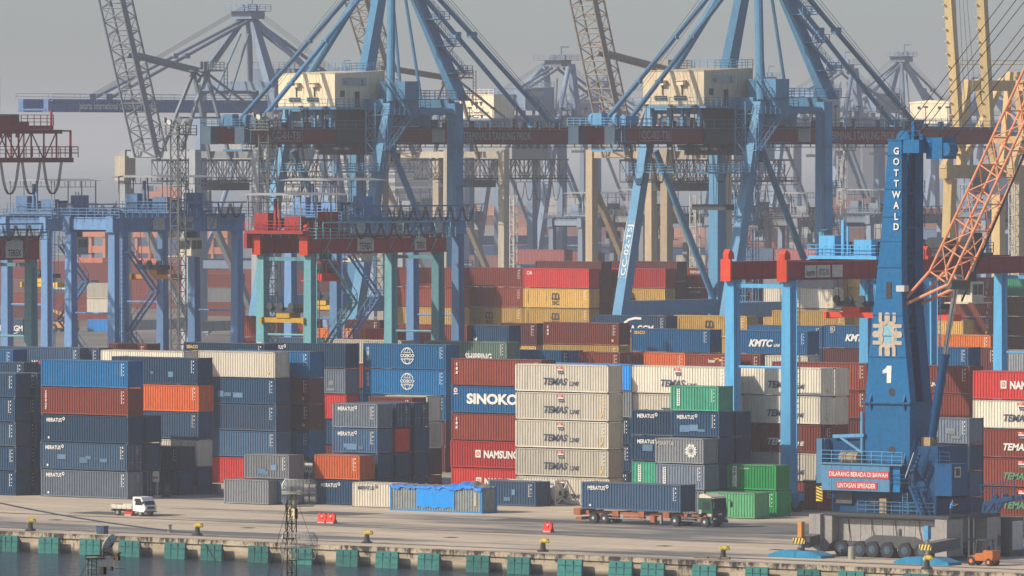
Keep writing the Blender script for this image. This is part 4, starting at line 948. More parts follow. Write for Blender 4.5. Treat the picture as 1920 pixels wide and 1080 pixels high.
text(mb, 'Jakarta International', P0.x+1.2, P0.z+.95, .42, yy, .01, width=6.2); text(mb, 'JICT', P0.x+1.3, P0.z+.12, .6, yy, .05, width=5.2); mb.build('emblem', None, r)
P1 = atS(1706, 232, 9.0)
r = empty('machinery_house_block', P1, 'cream machinery house with two small vents behind the crane two boom end', 'machinery house')
mb = MB(); mb.box(P1.x, P1.y, P1.z, P1.x+10, P1.y+6, P1.z+4.2); mb.prism([(P1.x-.1,P1.z+4.2),(P1.x+10.1,P1.z+4.2),(P1.x+10.1,P1.z+4.5),(P1.x+5,P1.z+4.9),(P1.x-.1,P1.z+4.5)], P1.y-.1, P1.y+6.1); mb.build('house', HW, r)
mb = MB(); mb.box(P1.x+2, P1.y-.06, P1.z+3, P1.x+2.7, P1.y-.01, P1.z+3.6); mb.build('vent', GLS, r); mb = MB(); mb.box(P1.x+7.2, P1.y-.06, P1.z+3, P1.x+7.9, P1.y-.01, P1.z+3.6); mb.build('vent', GLS, r)
mb = MB(); mb.box(P1.x-1, P1.y-2, P1.z-.5, P1.x+11, P1.y+30, P1.z-.002); mb.box(P1.x+2, P1.y-10, P1.z-3.6, P1.x+3.4, P1.y+50, P1.z-1.6); mb.rail((P1.x-1,P1.y-2,P1.z), (P1.x+11,P1.y-2,P1.z), 1.1, 1.5, .06, 2)
for q in (0, 20):
    for xx in (1, 10): mb.taper((P1.x+xx, P1.y+q, -1), 1.5, 1.6, (P1.x+xx, P1.y+q, P1.z-1.6), 1.2, 1.3)
mb.build('support_frame', HB, r)
# ---- older cranes with raised lattice booms ----
def luffed(hx, hy, s, bdx, bdy, label, col, legc, nleg=2, capc=None, span=15.5):
    """hinge seen at hx,hy; boom rises by (bdx,bdy) px; truss girder runs inland to the right"""
    Hn = atS(hx, hy, s); r = empty('luffed_quay_crane', (Hn.x, Hn.y, 0), label, 'quay crane', 'quay cranes with raised lattice booms')
    g0 = Hn.z-2.6
    # raised boom: leans back towards the waterside (minus Y)
    ang = math.atan2(-bdy/s, bdx/(s*math.sin(TH))); Lb = 46.0
    dirv = Vector((0, math.cos(ang), math.sin(ang)))
    mb = MB(); b0 = Hn+Vector((0,-1,0)); mb.truss(b0, b0+dirv*Lb, 4.6, 2.6, 20, .20, .10, (1,0,0)); 
    for q in (0, 1): a = b0+Vector((5*q,0,0)); 
    mb.build('boom', col, r)
    mb = MB(); mb.beam(b0+Vector((2.3,-.9,0)), b0+dirv*Lb+Vector((2.3,-.9,0)), .5, .8); mb.build('boom_rail_girder', col, r)
    # apex frame
    ap = Hn+Vector((2.3, 8.5, 13.5)); mb = MB()
    for xx in (-2.2, 2.2):
        mb.beam((Hn.x+xx+2, Hn.y+1, Hn.z-1), ap+Vector((xx*.6,0,0)), .5); mb.beam((Hn.x+xx+2, Hn.y+14, Hn.z-1), ap+Vector((xx*.6,0,0)), .5); mb.beam(ap+Vector((xx*.5,0,0)), b0+dirv*17+Vector((xx*.5+1,0,0)), .5, .7); mb.beam(ap+Vector((xx*.5,0,0)), (Hn.x+xx+2, Hn.y+34, g0+3), .32)
        mb.beam((Hn.x+xx+2, Hn.y+5, Hn.z+6), (Hn.x+xx+2, Hn.y+11, Hn.z+6), .3)
    mb.box(ap.x-2.4, ap.y-2, ap.z, ap.x+2.6, ap.y+3, ap.z+.3); mb.rail(ap+Vector((2.6,-2,.3)), ap+Vector((2.6,3,.3)), 1.2, .9, .07, 3); mb.rail(ap+Vector((-2.4,3,.3)), ap+Vector((2.6,3,.3)), 1.2, .9, .07, 3)
    mb.cbox(ap+Vector((0,0,.9)), 2, 2, 1.4); mb.ladder(ap+Vector((2.8,3.2,-4)), ap+Vector((2.8,3.2,1.5)), .8, .07, .6, (0,1,0)); mb.build('apex_frame', col, r)
    # inland lattice girders
    for xx in (0, 5):
        mb = MB(); mb.truss((Hn.x+xx, Hn.y, g0), (Hn.x+xx, Hn.y+38, g0), 1.2, 3.4, 15, .17, .10, (1,0,0)); mb.build('lattice_girder', col, r)
    mb = MB(); mb.box(Hn.x-1, Hn.y+9, g0-3.2, Hn.x+6.5, Hn.y+16, g0-1.9); mb.rail((Hn.x+6.5, Hn.y, g0-2.2), (Hn.x+6.5, Hn.y+38, g0-2.2), 1.1, 1.6, .06, 2); mb.box(Hn.x+5.7, Hn.y, g0-2.35, Hn.x+6.6, Hn.y+38, g0-2.25)
    for q in range(7):
        y = Hn.y+17+q*2.6; pts = [Vector((Hn.x+6.2, y+t/6*2.4, g0-2.4-3.2*(1-abs(t/3-1)**2.4))) for t in range(7)]; mb.path(pts, .08, 4)
    mb.build('trolley_and_festoon', DK, r)
    mb = MB(); mb.box(Hn.x-1.5, Hn.y+20, g0+1.8, Hn.x+7, Hn.y+31, g0+6.0); mb.box(Hn.x-1.7, Hn.y+19.8, g0+6.0, Hn.x+7.2, Hn.y+31.2, g0+6.15)
    hse = mb.build('machinery_house', paint('faded_house_grey', (.34,.35,.35), .6, .3, .2, .1), r)
    mb = MB()
    for q in range(5): mb.box(Hn.x+7.0, Hn.y+21+q*2, g0+3.6, Hn.x+7.05, Hn.y+22+q*2, g0+4.8)
    mb.build('window', GLS, hse)
    for k in range(2):
        for xx in (-5.5, 9.5):
            y = Hn.y-1+k*span; mb = MB(); mb.taper((Hn.x+xx, y, -1), 1.4, 1.6, (Hn.x+xx, y, g0+3.4), 1.3, 1.5); mb.build('portal_leg', legc, r)
            if capc is not None and k == 0 and xx < 0: mb = MB(); mb.cbox((Hn.x+xx, y, g0+.4), 2.2, 2.6, 4.0); mb.build('leg_cap', capc, r)
    for k in range(2):
        mb = MB(); y = Hn.y-1+k*span; mb.beam((Hn.x-4.7, y, g0+2.6), (Hn.x+8.7, y, g0+2.6), 1.0, 1.1); mb.build('cross_beam', legc, r)
    for xx in (-5.5, 9.5):
        mb = MB(); mb.beam((Hn.x+xx, Hn.y-.2, g0-3), (Hn.x+xx, Hn.y-1.6+span, 9), .9, .9); mb.beam((Hn.x+xx, Hn.y-.1, 8), (Hn.x+xx, Hn.y+span-1.9, 8), 1.2, 1.6); mb.build('portal_brace', legc, r)
    return r
CG = paint('weathered_cream_steel', (.42,.37,.29), .6, .3, .2, .15); GB_ = paint('grey_blue_steel', (.22,.26,.30), .6, .15, .2, .12); BG = paint('brown_grey_steel', (.31,.27,.23), .6, .3, .2, .15); LEGG = paint('pale_grey_leg', (.33,.36,.38), .6, .15, .2, .1); LEGO = paint('sandy_orange_leg', (.47,.37,.25), .6, .3, .2, .15)
luffed(290, 290, 11.6, -62, -290, 'grey blue lattice boomed quay crane raised at the left of the sky', GB_, LEGG, capc=CG)
luffed(770, 290, 10.6, -90, -300, 'brownish lattice boom of a raised quay crane behind crane one', BG, CG)
luffed(1168, 290, 11.8, -62, -290, 'brown grey lattice boomed quay crane raised left of crane two', BG, LEGO)
# ================= YARD GANTRIES ON RUBBER TYRES =================
VB = paint('violet_blue_paint', (.125,.255,.47), .5, .15, .25, .15); TL = paint('teal_leg_paint', (.13,.33,.37), .5, .2, .25, .18); LB = paint('light_blue_leg_paint', (.10,.41,.72), .5, .12, .25, .12)
RO = paint('orange_red_paint', (.66,.055,.02), .5, .1, .15, .15); RD2 = paint('crimson_gantry_paint', (.30,.026,.028), .5, .1, .2, .15)
CRM = paint('cream_cabinet', (.6,.55,.42), .6, .2, .2, .1); YEL = paint('yellow_machine_paint', (.70,.42,.04), .5, .25, .2, .2); ORM = paint('dull_orange_paint', (.55,.24,.05), .5, .25, .2, .2)
SGN = plain('pale_signboard', (.55,.55,.52)); TYRE = plain('tyre_rubber', (.022,.022,.024), .85)
def rtg(px, py, s, label, leg, gird, cap=None, span=23.2, wheelb=7.1, hg=1.7, lw=1.0, mach=None, tpos=.05, canopy=True, cab=None, num=None, sign=None, toplegs=None, dxy=(0,0), spread=YEL, rails=True, zleg=None, sp_drop=7.5, group='tall rubber tyred gantries over the stacks', stairs=True):
    """px,py: top of the near left leg (girder top)"""
    A = atS(px, py, s); zt = A.z; zb = zt-hg; x0, y0 = A.x+dxy[0], A.y+dxy[1]; x1 = x0+wheelb; y1 = y0+span
    r = empty('yard_gantry', (x0, y0, 0), label, 'yard gantry', group); mach = mach or gird
    for x in (x0, x1):
        for y in (y0, y1):
            mb = MB(); mb.taper((x, y, 1.9), lw*1.35, lw*1.25, (x, y, zb-.002), lw, lw*1.05)
            mb.box(x+lw*.53, y-.12, 4, x+lw*.62, y+.12, zb-1)
            l = mb.build('leg', leg, r)
            if num and y == y0:
                mb = MB(); mb.use(SGN); xx = x-.36; zz = 13.2 if num != '06' else 11
                mb.box(xx-.05, y-lw*.62, zz, xx+.78, y-lw*.56, zz+1.25); mb.use(BLACKL); text(mb, num, xx+.03, zz+.25, .8, y-lw*.63, .02, width=.66); mb.build('number_plate', None, l)
        mb = MB(); mb.box(x-.55, y0-.9, zb, x+.55, y1+.9, zt)
        mb.box(x-.7, y0-1, zt+.002, x+.7, y1+1, zt+.1); mb.box(x-.7, y0-.95, zb-.1, x+.7, y1+.95, zb-.003)
        for q in range(8): yy = y0+span*(q+.5)/8; mb.box(x+.551, yy-.04, zb+.05, x+.60, yy+.04, zt-.05)
        g = mb.build('girder', gird, r)
        if cap is not None:
            mb = MB(); mb.box(x-.62, y0-1.25, zb-.25, x+.62, y0-.953, zt+.35); mb.prism([(y0-1.2, zt+.35),(y0-.2, zt+.35),(y0-.3, zt+1.0),(y0-.9, zt+1.35),(y0-1.2, zt+.9)], x-.35, x+.35, 'yz'); mb.build('end_cap', cap, g)
        if sign and x == x1:
            xf = x+.62
            for t, a, wd_, fs_ in sign:
                mb = MB(); yy = y0+span*a; mb.use(SGN); mb.box(xf, yy, zb+.15, xf+.05, yy+wd_, zt-.25)
                mb.use(BLACKL)
                if t: text(mb, t, yy+wd_*.12, zb+.35, min(.8, (zt-zb)*.42), xf+.07, .015, width=wd_*.76, face='end')
                mb.build('signboard', None, g)
    for y in (y0, y1):
        mb = MB(); mb.box(x0+lw*.6, y-.5, 1.2, x1-lw*.6, y+.5, 2.3); mb.box(x0-1.6, y-.45, 1.0, x0+lw*.6, y+.45, 1.9); mb.box(x1-lw*.6, y-.45, 1.0, x1+1.6, y+.45, 1.9)
        mb.build('sill_beam', leg, r)
        mb = MB(); mb.box(x0+.56, y-.4, zb+.2, x1-.56, y+.4, zt-.25) if cap is None else mb.box(x0+lw*.5, y-.25, zb-.9, x1-lw*.5, y+.25, zb-.5)
        mb.build('cross_beam', gird if cap is None else leg, r)
        mb = MB(); mb.tube((x0+lw*.5, y, zb*.62), (x1-lw*.5, y, zb*.62), .14, 6); mb.build('tie_rod', leg, r)
        for x in (x0-1.0, x0+.9, x1-.9, x1+1.0):
            mb = MB(); mb.use(TYRE); mb.wheel((x, y, .75), .75, .55, 'y', 16); mb.use(leg); mb.wheel((x, y, .75), .36, .58, 'y', 10); mb.build('wheel', None, r)
    # machinery, cable reel and electrical house on the near sill
    mb = MB(); mb.use(leg); mb.box(x0+1.2, y0-1.5, 2.4, x1-1.2, y0+.4, 4.4); mb.rail((x0+1, y0-1.7, 2.4), (x1-1, y0-1.7, 2.4), 1.1, 1, .05, 3); mb.use(DK); mb.tube((x0+2.2, y0-1.7, 3.4), (x0+2.2, y0-1.5, 3.4), .8, 14); mb.build('power_house', None, r)
    if not stairs: pass
    # zigzag stairs beside the far right leg
    mb = MB(); z = 4.0; q = 0; ys = y0+1.4; xx = x1+lw*.7
    while stairs and z < zb-5:
        a, b = (ys, ys+5.2) if q % 2 == 0 else (ys+5.2, ys)
        mb.stair((xx+.4, a, z), (xx+.4, b, z+5.0), .8, .06); mb.box(xx-.1, b-.7, z+4.9, xx+1.0, b+.7, z+5.0); z += 5.0; q += 1
    mb.ladder((xx+.3, y0+.2, 3), (xx+.3, y0+.2, zb), .5, .05, .5, (0,1,0))
    for zz in range(5, int(zb), 3): mb.beam((x1+lw*.4, y0+.2, zz), (xx+.3, y0+.2, zz), .08)
    mb.build('access_stairs', leg, r)
    if rails:
        mb = MB()
        for x in (x0-1.5, x1+1.5):
            mb.box(x-.35, y0-1, zt-.35, x+.35, y1+1, zt-.28); mb.rail((x+(.35 if x > x0 else -.35), y0-1, zt-.3), (x+(.35 if x > x0 else -.35), y1+1, zt-.3), 1.15, 1.2, .045, 3)
            for q in range(6): yy = y0+span*(q+.5)/6; mb.beam((x, yy, zt-.3), (x-(.9 if x > x0 else -.9), yy, zb+.2), .1)
        mb.rail((x0-1.8, y0-1.1, zt-.3), (x1+1.8, y0-1.1, zt-.3), 1.15, 1.2, .045, 3)
        mb.beam((x1+1.9, y0, zt+1.5), (x1+1.9, y1, zt+1.5), .1, .18)
        for q in range(9): yy = y0+span*q/8; mb.beam((x1+1.9, yy, zt-.2), (x1+1.9, yy, zt+1.5), .09)
        mb.build('walkways', leg, r)
        mb = MB(); a = y0+span*min(.9, tpos+.34); k = 0
        while a < y1-1.5:
            for off in (0, .18):
                mb.path([Vector((x1+2.0+off, a+t/6*2.2, zt+1.35-1.75*(1-abs(t/3-1)**2.2))) for t in range(7)], .07, 4)
            a += 2.35; k += 1
        mb.build('festoon_cables', CABL, r)
    # trolley
    ty = y0+span*tpos; tl = 8.2
    mb = MB(); mb.use(mach); mb.box(x0-.8, ty, zt+.2, x1+.8, ty+tl, zt+.55); mb.box(x0-1.2, ty+.3, zt-1.5, x0-.72, ty+tl-.3, zt+.2)
    for x in (x0, x1):
        for q in (.8, tl-.8): mb.wheel((x, ty+q, zt+.25), .3, .3, 'x', 10)
    mb.rail((x1+.8, ty, zt+.55), (x1+.8, ty+tl, zt+.55), 1.1, 1.0, .045, 3); mb.rail((x0-.8, ty, zt+.55), (x1+.8, ty, zt+.55), 1.1, 1.0, .045, 3)
    mb.use(DK); mb.tube((x0+1.2, ty+3.2, zt+1.35), (x1-1.6, ty+3.2, zt+1.35), .62, 14); mb.tube((x0+1.6, ty+5.4, zt+1.2), (x1-2.4, ty+5.4, zt+1.2), .5, 12)
    mb.box(x1-2.2, ty+2.2, zt+.55, x1-.4, ty+3.8, zt+2.0)
    mb.use(mach); mb.box(x0+.2, ty+.6, zt+.55, x0+2.2, ty+2.3, zt+2.6); mb.box(x1-2.6, ty+.8, zt+.55, x1-.4, ty+1.9, zt+2.2); mb.box(x1-1.8, ty+5.8, zt+.55, x1-.2, ty+7.6, zt+2.7)
    mb.ladder((x1+.4, ty+4.6, zt+.55), (x1+.4, ty+4.6, zt+3.2), .6, .05, .4, (0,1,0)); mb.beam((x0+3, ty+1, zt+.55), (x0+3, ty+1, zt+4.2), .3); mb.beam((x0+3.6, ty+1, zt+.55), (x0+3.6, ty+1, zt+3.6), .2)
    mb.build('trolley', None, r)
    if canopy:
        mb = MB(); zc = zt+4.6
        mb.hexa([(x0-.6,ty-1.2,zc),(x1+.8,ty-1.2,zc),(x1+.8,ty+tl+1.2,zc),(x0-.6,ty+tl+1.2,zc)], [(x0+1.5,ty-1.0,zc+.28),(x1-1.5,ty-1.0,zc+.28),(x1-1.5,ty+tl+1.0,zc+.28),(x0+1.5,ty+tl+1.0,zc+.28)])
        for x in (x0-.3, x1+.5):
            for q in (0, .33, .66, 1): mb.beam((x, ty+tl*q, zt+.5), (x, ty+tl*q, zc), .12)
            mb.beam((x, ty, zc-.8), (x, ty+tl, zc-.8), .08); 
            for q in range(9): mb.beam((x, ty+tl*q/8, zc-.8), (x, ty+tl*q/8, zc), .06)
        mb.build('canopy', plain('dull_roof_sheet', (.25,.26,.27)), r)
    # operator cabin under the girders
    cx = x1-.2; cy = ty+tl*.5
    mb = MB(); mb.use(cab or CRM); mb.box(cx-1.0, cy, zb-3.1, cx+1.1, cy+2.2, zb-.9); mb.box(cx-1.5, cy-1.4, zb-3.25, cx+1.6, cy+3.0, zb-3.102)
    mb.use(GLS); mb.box(cx+1.101, cy+.2, zb-2.3, cx+1.13, cy+1.0, zb-1.2); mb.box(cx+1.101, cy+1.15, zb-2.3, cx+1.13, cy+2.0, zb-1.2); mb.box(cx-.8, cy-.03, zb-2.3, cx+.9, cy-.002, zb-1.2)
    mb.use(DK); mb.box(cx-.5, cy+.5, zb-.9, cx+.5, cy+1.7, zt-.3); mb.build('operator_cabin', None, r)
    # spreader on ropes
    sy = ty+1.2; zs = zb-sp_drop; xm = (x0+x1)/2
    mb = MB()
    for x in (xm-2.0, xm+2.0):
        for y in (sy+.6, sy+2.2): mb.tube((x, y, zt), (x*.8+xm*.2, y, zs+1.6), .045, 4)
    mb.use(DK); mb.box(xm-1.8, sy+.3, zs+1.15, xm+1.8, sy+2.5, zs+1.7)
    for x in (xm-1.6, xm, xm+1.6): mb.wheel((x, sy+.1, zs+1.9), .42, .25, 'y', 12)
    mb.use(spread); mb.box(xm-3.0, sy+.55, zs, xm+3.0, sy+1.2, zs+.55); mb.box(xm-3.0, sy+1.6, zs, xm+3.0, sy+2.25, zs+.55); mb.box(xm-3.3, sy+.2, zs-.1, xm-3.0, sy+2.6, zs+.6); mb.box(xm+3.0, sy+.2, zs-.1, xm+3.3, sy+2.6, zs+.6); mb.box(xm-1.0, sy+.4, zs+.55, xm+1.0, sy+2.4, zs+1.15)
    mb.build('spreader', None, r)
    return r
GR = 'blue yard gantries at the left'
rtg(88, 405, 14.2, 'violet blue yard gantry standing furthest left behind its neighbour', VB, VB, hg=1.9, tpos=.04, group=GR, cab=plain('grey_cab', (.3,.32,.33)), dxy=(-7.1, 0))
rtg(133, 403, 15.2, 'violet blue yard gantry with a deep end beam and a cream cabin', VB, VB, hg=2.0, tpos=.40, group=GR, sign=[('', .28, 2.2, 0), ('PELINDO', .49, 2.8, 0), ('', .72, 1.8, 0)], spread=ORM, sp_drop=6.0)
rtg(545, 410, 15.6, 'violet blue yard gantry behind the red topped teal one', VB, VB, hg=1.9, tpos=-.02, group=GR, sign=[('', .10, 2.2, 0), ('PELINDO', .42, 2.8, 0), ('', .76, 1.8, 0)], sp_drop=9)
GT = 'teal legged yard gantries with red tops'
rtg(493, 441, 16.3, 'teal legged yard gantry numbered 08 with a red top', TL, RD2, RO, hg=2.0, tpos=-.10, num='08', group=GT, sign=[('TEREX', .33, 3.0, 0), ('TEREX', .78, 2.1, 0)], mach=RD2, canopy=True, cab=RO, spread=YEL, sp_drop=8.0)
rtg(-282, 446, 16.3, 'teal legged yard gantry numbered 06 cut by the left edge', TL, RD2, RO, hg=2.6, tpos=.35, num='06', group=GT, sign=[('TEREX', .78, 3.0, 0)], mach=RD2, cab=RD2, sp_drop=7)
GL_ = 'light blue legged gantries with red girders'
rtg(1374, 492, 18.45, 'light blue legged yard gantry marked RTG 01 left of the blue tower', LB, RD2, RO, hg=1.65, tpos=.60, stairs=False, canopy=False, mach=LB, sign=[('leoprima', .08, 1.9, 0), ('RTG 01', .17, 2.2, 0), ('', .28, 1.8, 0)], rails=False, spread=RO, sp_drop=4.2, group=GL_, cab=LB)
rtg(1642, 484, 17.6, 'light blue legged yard gantry on the right behind the tower', LB, RD2, RO, hg=1.6, tpos=.1, stairs=False, canopy=False, mach=DK, sign=[('01', .28, .9, 0), ('TEREX', .95, 1.9, 0)], rails=False, spread=RO, sp_drop=5, group=GL_)
HG = paint('hazy_gantry_grey_blue', (.22,.28,.37), .6, .1, .2, .1); HG2 = paint('hazy_gantry_dull', (.26,.27,.30), .6, .1, .2, .1)  # both greys are washed out to paint in the haze of distance
for px, py, lab, c in ((1036, 408, 'hazy grey blue yard gantry between the far portal legs', HG), (1150, 402, 'hazy dull yard gantry behind crane two landside leg', HG2), (1330, 405, 'hazy grey blue yard gantry inside crane two portal', HG), (1440, 408, 'hazy dull yard gantry right of crane two lift tower', HG2), (1575, 402, 'hazy grey blue yard gantry left of the blue tower', HG), (700, 398, 'hazy dull yard gantry behind the blue gantries', HG2), (1790, 392, 'hazy grey blue yard gantry behind the orange boom', HG)):
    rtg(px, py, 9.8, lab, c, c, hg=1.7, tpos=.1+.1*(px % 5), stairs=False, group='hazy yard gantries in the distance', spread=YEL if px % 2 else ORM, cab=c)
# ---- red boom end at the left edge ----
A = atS(130, 247, 15.0); Bz = atS(130, 300, 15.0).z
r = empty('red_boom_crane', (A.x, A.y-34, 0), 'dark red lattice boom end with hanging cable loops at the left edge', 'crane boom')
mb = MB(); x0, x1 = A.x-5.5, A.x; y1 = A.y
for x in (x0, x1):
    mb.beam((x, y1-40, A.z), (x, y1-1.5, A.z), .35, .5); mb.beam((x, y1-40, Bz), (x, y1+.6, Bz), .35, .6)
    for q in range(17): yy = y1-40+q*2.35; mb.beam((x, yy, Bz), (x, yy, A.z), .16); 
    for q in range(16): yy = y1-40+q*2.35; (mb.beam((x, yy, Bz), (x, yy+2.35, A.z), .12) if q % 2 else mb.beam((x, yy, A.z), (x, yy+2.35, Bz), .12))
for q in range(17): yy = y1-40+q*2.35; mb.beam((x0, yy, A.z), (x1, yy, A.z), .16); mb.beam((x0, yy, Bz), (x1, yy, Bz), .16)
mb.rail((x1+.4, y1-40, Bz+.4), (x1+.4, y1+1.2, Bz+.4), 1.3, 1.2, .05, 3); mb.rail((x0, y1+1.2, Bz+.3), (x1+.4, y1+1.2, Bz+.3), 1.3, 1.2, .05, 2); mb.beam((x1, y1+.2, Bz), (x1, y1+.2, A.z+.1), .22); mb.beam((x1, y1-1.6, A.z+.1), (x1, y1+.3, A.z+.1), .2)
mb.build('boom_lattice', RD2, r)
mb = MB(); zt_ = atS(105, 215, 15.0).z; zl = atS(105, 243, 15.0).z; yt = y1-3.4
mb.box(x0-.3, yt-16, zl, x1+.4, yt, zl+.5); mb.box(x0+.3, yt-15.5, zl+.5, x1-.2, yt-6, zl+1.7); mb.rail((x1+.4, yt-6, zl+.5), (x1+.4, yt, zl+.5), 1.3, 1.1, .05, 3); mb.box(x0+1, yt-6, zl+.5, x1-1, yt-3, zl+1.0)
mb.beam((x1+.3, yt-.3, zl-.2), (x1+.3, yt-.3, zt_+.7), .22)
for q in range(6): mb.box(x1-.1, yt-14.5+q*1.6, zl-1.0, x1+.1, yt-13.9+q*1.6, zl)
mb.build('boom_trolley', RO if False else RD2, r)
mb = MB(); mb.box(x0, yt-14, zl+1.7, x0+2.5, yt-9, zl+3.0); mb.box(x0+2.6, yt-9.5, zl+.5, x1-.8, yt-5, zl+1.9); mb.box(x0-.5, yt-15.5, zl+6.5, x1, yt-9.5, zl+7.4); mb.beam((x0+1, yt-13, zl+3), (x0+1, yt-13, zl+6.5), .4)
mb.rail((x1, yt-14.5, zl+3.0), (x1, yt-9.5, zl+3.0), 1.2, 1, .05, 2); mb.beam((x1+.1, yt-9.6, zl+2), (x1+.1, yt-9.6, zl+6.5), .04)
mb.build('blue_hoist_machinery', TL, r)
mb = MB()
for k in range(9):
    a = y1-5.2-k*3.95
    for off in (0, .16, .32):
        mb.path([Vector((x1+.2+off, a+t/8*3.3, Bz-.3-3.9*(1-abs(t/4-1)**2.6))) for t in range(9)], .065, 4)
mb.build('festoon_cables', CABL, r)
mb = MB()
for x in (x0+.6, x1-.6): mb.taper((x, y1-38, 0), 1.4, 1.6, (x, y1-38, Bz-.3), 1.1, 1.2)
mb.build('support_leg', TL, r)
# ================= FLOODLIGHT MASTS =================
LAMP = plain('lamp_glass', (.75,.75,.7), .3); GST = plain('dull_steel_lattice', (.16,.17,.17), .6, .3)
def lightmast(px, ptop, s, label, head=True, col=None, w=1.1, dxh=3.2):
    A = atS(px, ptop, s); r = empty('floodlight_mast', (A.x, A.y, 0), label, 'floodlight mast', 'lattice floodlight masts'); col = col or GST
    mb = MB(); mb.truss((A.x, A.y, 0), (A.x, A.y, A.z), w, w, int(A.z/1.6), .10, .055, (1,0,0)); mb.build('mast', col, r)
    if head:
        mb = MB(); z = A.z-1.8
        mb.box(A.x-1.6, A.y-1.6, z, A.x+1.6, A.y+1.6, z+.12)
        for (a, b) in (((-1.6,-1.6),(1.6,-1.6)), ((1.6,-1.6),(1.6,1.6)), ((1.6,1.6),(-1.6,1.6)), ((-1.6,1.6),(-1.6,-1.6))): mb.rail((A.x+a[0], A.y+a[1], z), (A.x+b[0], A.y+b[1], z), 1.2, .8, .05, 3)
        mb.build('platform', GST, r)
        for q in range(8):
            t = q*math.pi/4; d = Vector((math.cos(t), math.sin(t), -.25)).normalized(); c = Vector((A.x, A.y, A.z-.2+.25*(q % 2)))+Vector((math.cos(t), math.sin(t), 0))*1.7
            mb = MB(); mb.use(GST); mb.tube(c-d*.35, c, .25, 10, .38); mb.use(LAMP); mb.tube(c+d*.002, c+d*.05, .34, 10); mb.build('floodlight', None, r)
    return r
lightmast(334, 226, 15.4, 'dark lattice floodlight mast left of the rusty machinery house', w=1.3)
lightmast(502, 216, 15.8, 'dark lattice floodlight mast in front of the rusty machinery house', w=1.5)
PALE = plain('pale_galvanised_lattice', (.62,.60,.54), .6, .1)
lightmast(1303, 366, 12.0, 'pale slender lattice mast between crane two legs', False, PALE, 1.1)
lightmast(1578, 262, 11.5, 'pale slender lattice mast right of crane two', True, PALE, 1.0)
lightmast(963, 366, 11.0, 'pale slender lattice mast behind the second gantry', False, PALE, .9)
lightmast(1901, 345, 12.0, 'pale lattice mast at the right edge', False, PALE, 1.1)
# ================= MOBILE HARBOUR CRANE =================
GB = paint('strong_blue_paint', (.0,.155,.38), .45, .45, .2, .28, 0, .15); GBD = paint('shaded_blue_paint', (.0,.062,.18), .5, .25, .2, .2); GPAN = paint('faded_blue_panel', (.085,.25,.42), .6, .45, .25, .15)  # GBD: crane blue darkened so the shaded lower works read dark
GRY = paint('light_grey_chassis', (.30,.285,.27), .6, .5, .3, .25); DGR = paint('dark_grey_steel', (.10,.105,.11), .6, .2, .3, .2); BOM = paint('salmon_orange_boom', (.66,.27,.14), .55, .3, .1, .2); CHR = plain('chromed_rod', (.5,.5,.5), .2, .9)
HAZ_Y = plain('hazard_yellow', (.8,.55,.05)); WOOD = paint('pale_wood', (.45,.32,.17), .8, .3, 0, .3); RIM = plain('blue_rim', (.02,.085,.16), .5)
W0 = onZ(1576, 1043, 0); YW = W0.y                 # plane of the near tyres
r = empty('mobile_harbour_crane', (W0.x+6, YW+4, 0), 'huge blue mobile harbour crane with the number 1 on its tower', 'harbour crane'); GC_ = r
def fy(px, py, Y=None): return onY(px, py, YW if Y is None else Y)
XL = fy(1523, 1030).x; XR = fy(1780, 1030).x; Lc = XR-XL
# tyres
for i, px in enumerate((1576, 1610, 1634, 1662, 1695, 1726)):
    for k, yy in ((0, YW+.35), (1, YW+7.6)):
        x = fy(px, 1035).x
        mb = MB(); mb.use(TYRE); mb.wheel((x, yy, .72), .72, .62, 'y', 24)
        mb.use(RIM); mb.tube((x, yy-.325, .72), (x, yy-.30, .72), .36, 16); mb.use(DGR); mb.tube((x, yy-.36, .72), (x, yy-.33, .72), .14, 10); mb.build('wheel', None, r)
mb = MB(); zc0, zc1 = 1.35, 3.55
mb.box(XL+2.3, YW+.9, zc0, XR-2.0, YW+7.1, zc1); mb.box(XL+2.0, YW+.5, zc1+.002, XR-1.2, YW+7.5, zc1+.14)
for q in range(1, 9): x = XL+2.3+(XR-XL-4.3)*q/9; mb.box(x-.05, YW+.86, zc0+.1, x+.05, YW+.898, zc1-.1)
mb.build('chassis_beam', GRY, r)
mb = MB(); mb.box(XL+1.3, YW-.2, zc1+.145, XR+.05, YW+7.9, zc1+.40); mb.build('deck_plate', DK, r)
for q in range(5):
    x = XL+3.4+q*2.6; mb = MB(); mb.path([Vector((x, YW+.82, zc1+.1)), Vector((x+.1, YW+.8, 2.6)), Vector((x+.25+.1*(q%2), YW+.8, 1.7)), Vector((x+.2, YW+.7, 1.0))], .035, 5); mb.build('hydraulic_hose', BLACKL, r)
mb = MB(); mb.box(XL+9.0, YW+.80, 2.0, XL+9.25, YW+.86, 2.6); mb.build('inspection_plate', DK, r)
mb = MB(); mb.box(XL+2.6, YW+.7, zc1-.15, XR-1.4, YW+.86, zc1-.02); mb.build('deck_edge_pipe', DGR, r)
mb = MB(); mb.prism([(XL+.0,.95),(XL+1.25,.35),(XL+1.25,zc1+.2),(XL+.0,zc1+.2)], YW-.5, YW-.1); mb.prism([(XL+.0,.95),(XL+1.25,.35),(XL+2.28,1.3),(XL+2.28,zc1+.1),(XL+.0,zc1+.2)], YW-.098, YW+8); mb.build('end_plate', GRY, r)
mb = MB(); mb.box(XR-1.3, YW-.4, .35, XR, YW+2.1, zc1+.1); mb.build('end_plate', GRY, r); mb = MB(); mb.box(XR-1.3, YW+5.9, .35, XR, YW+8, zc1+.1); mb.build('end_plate', GRY, r)
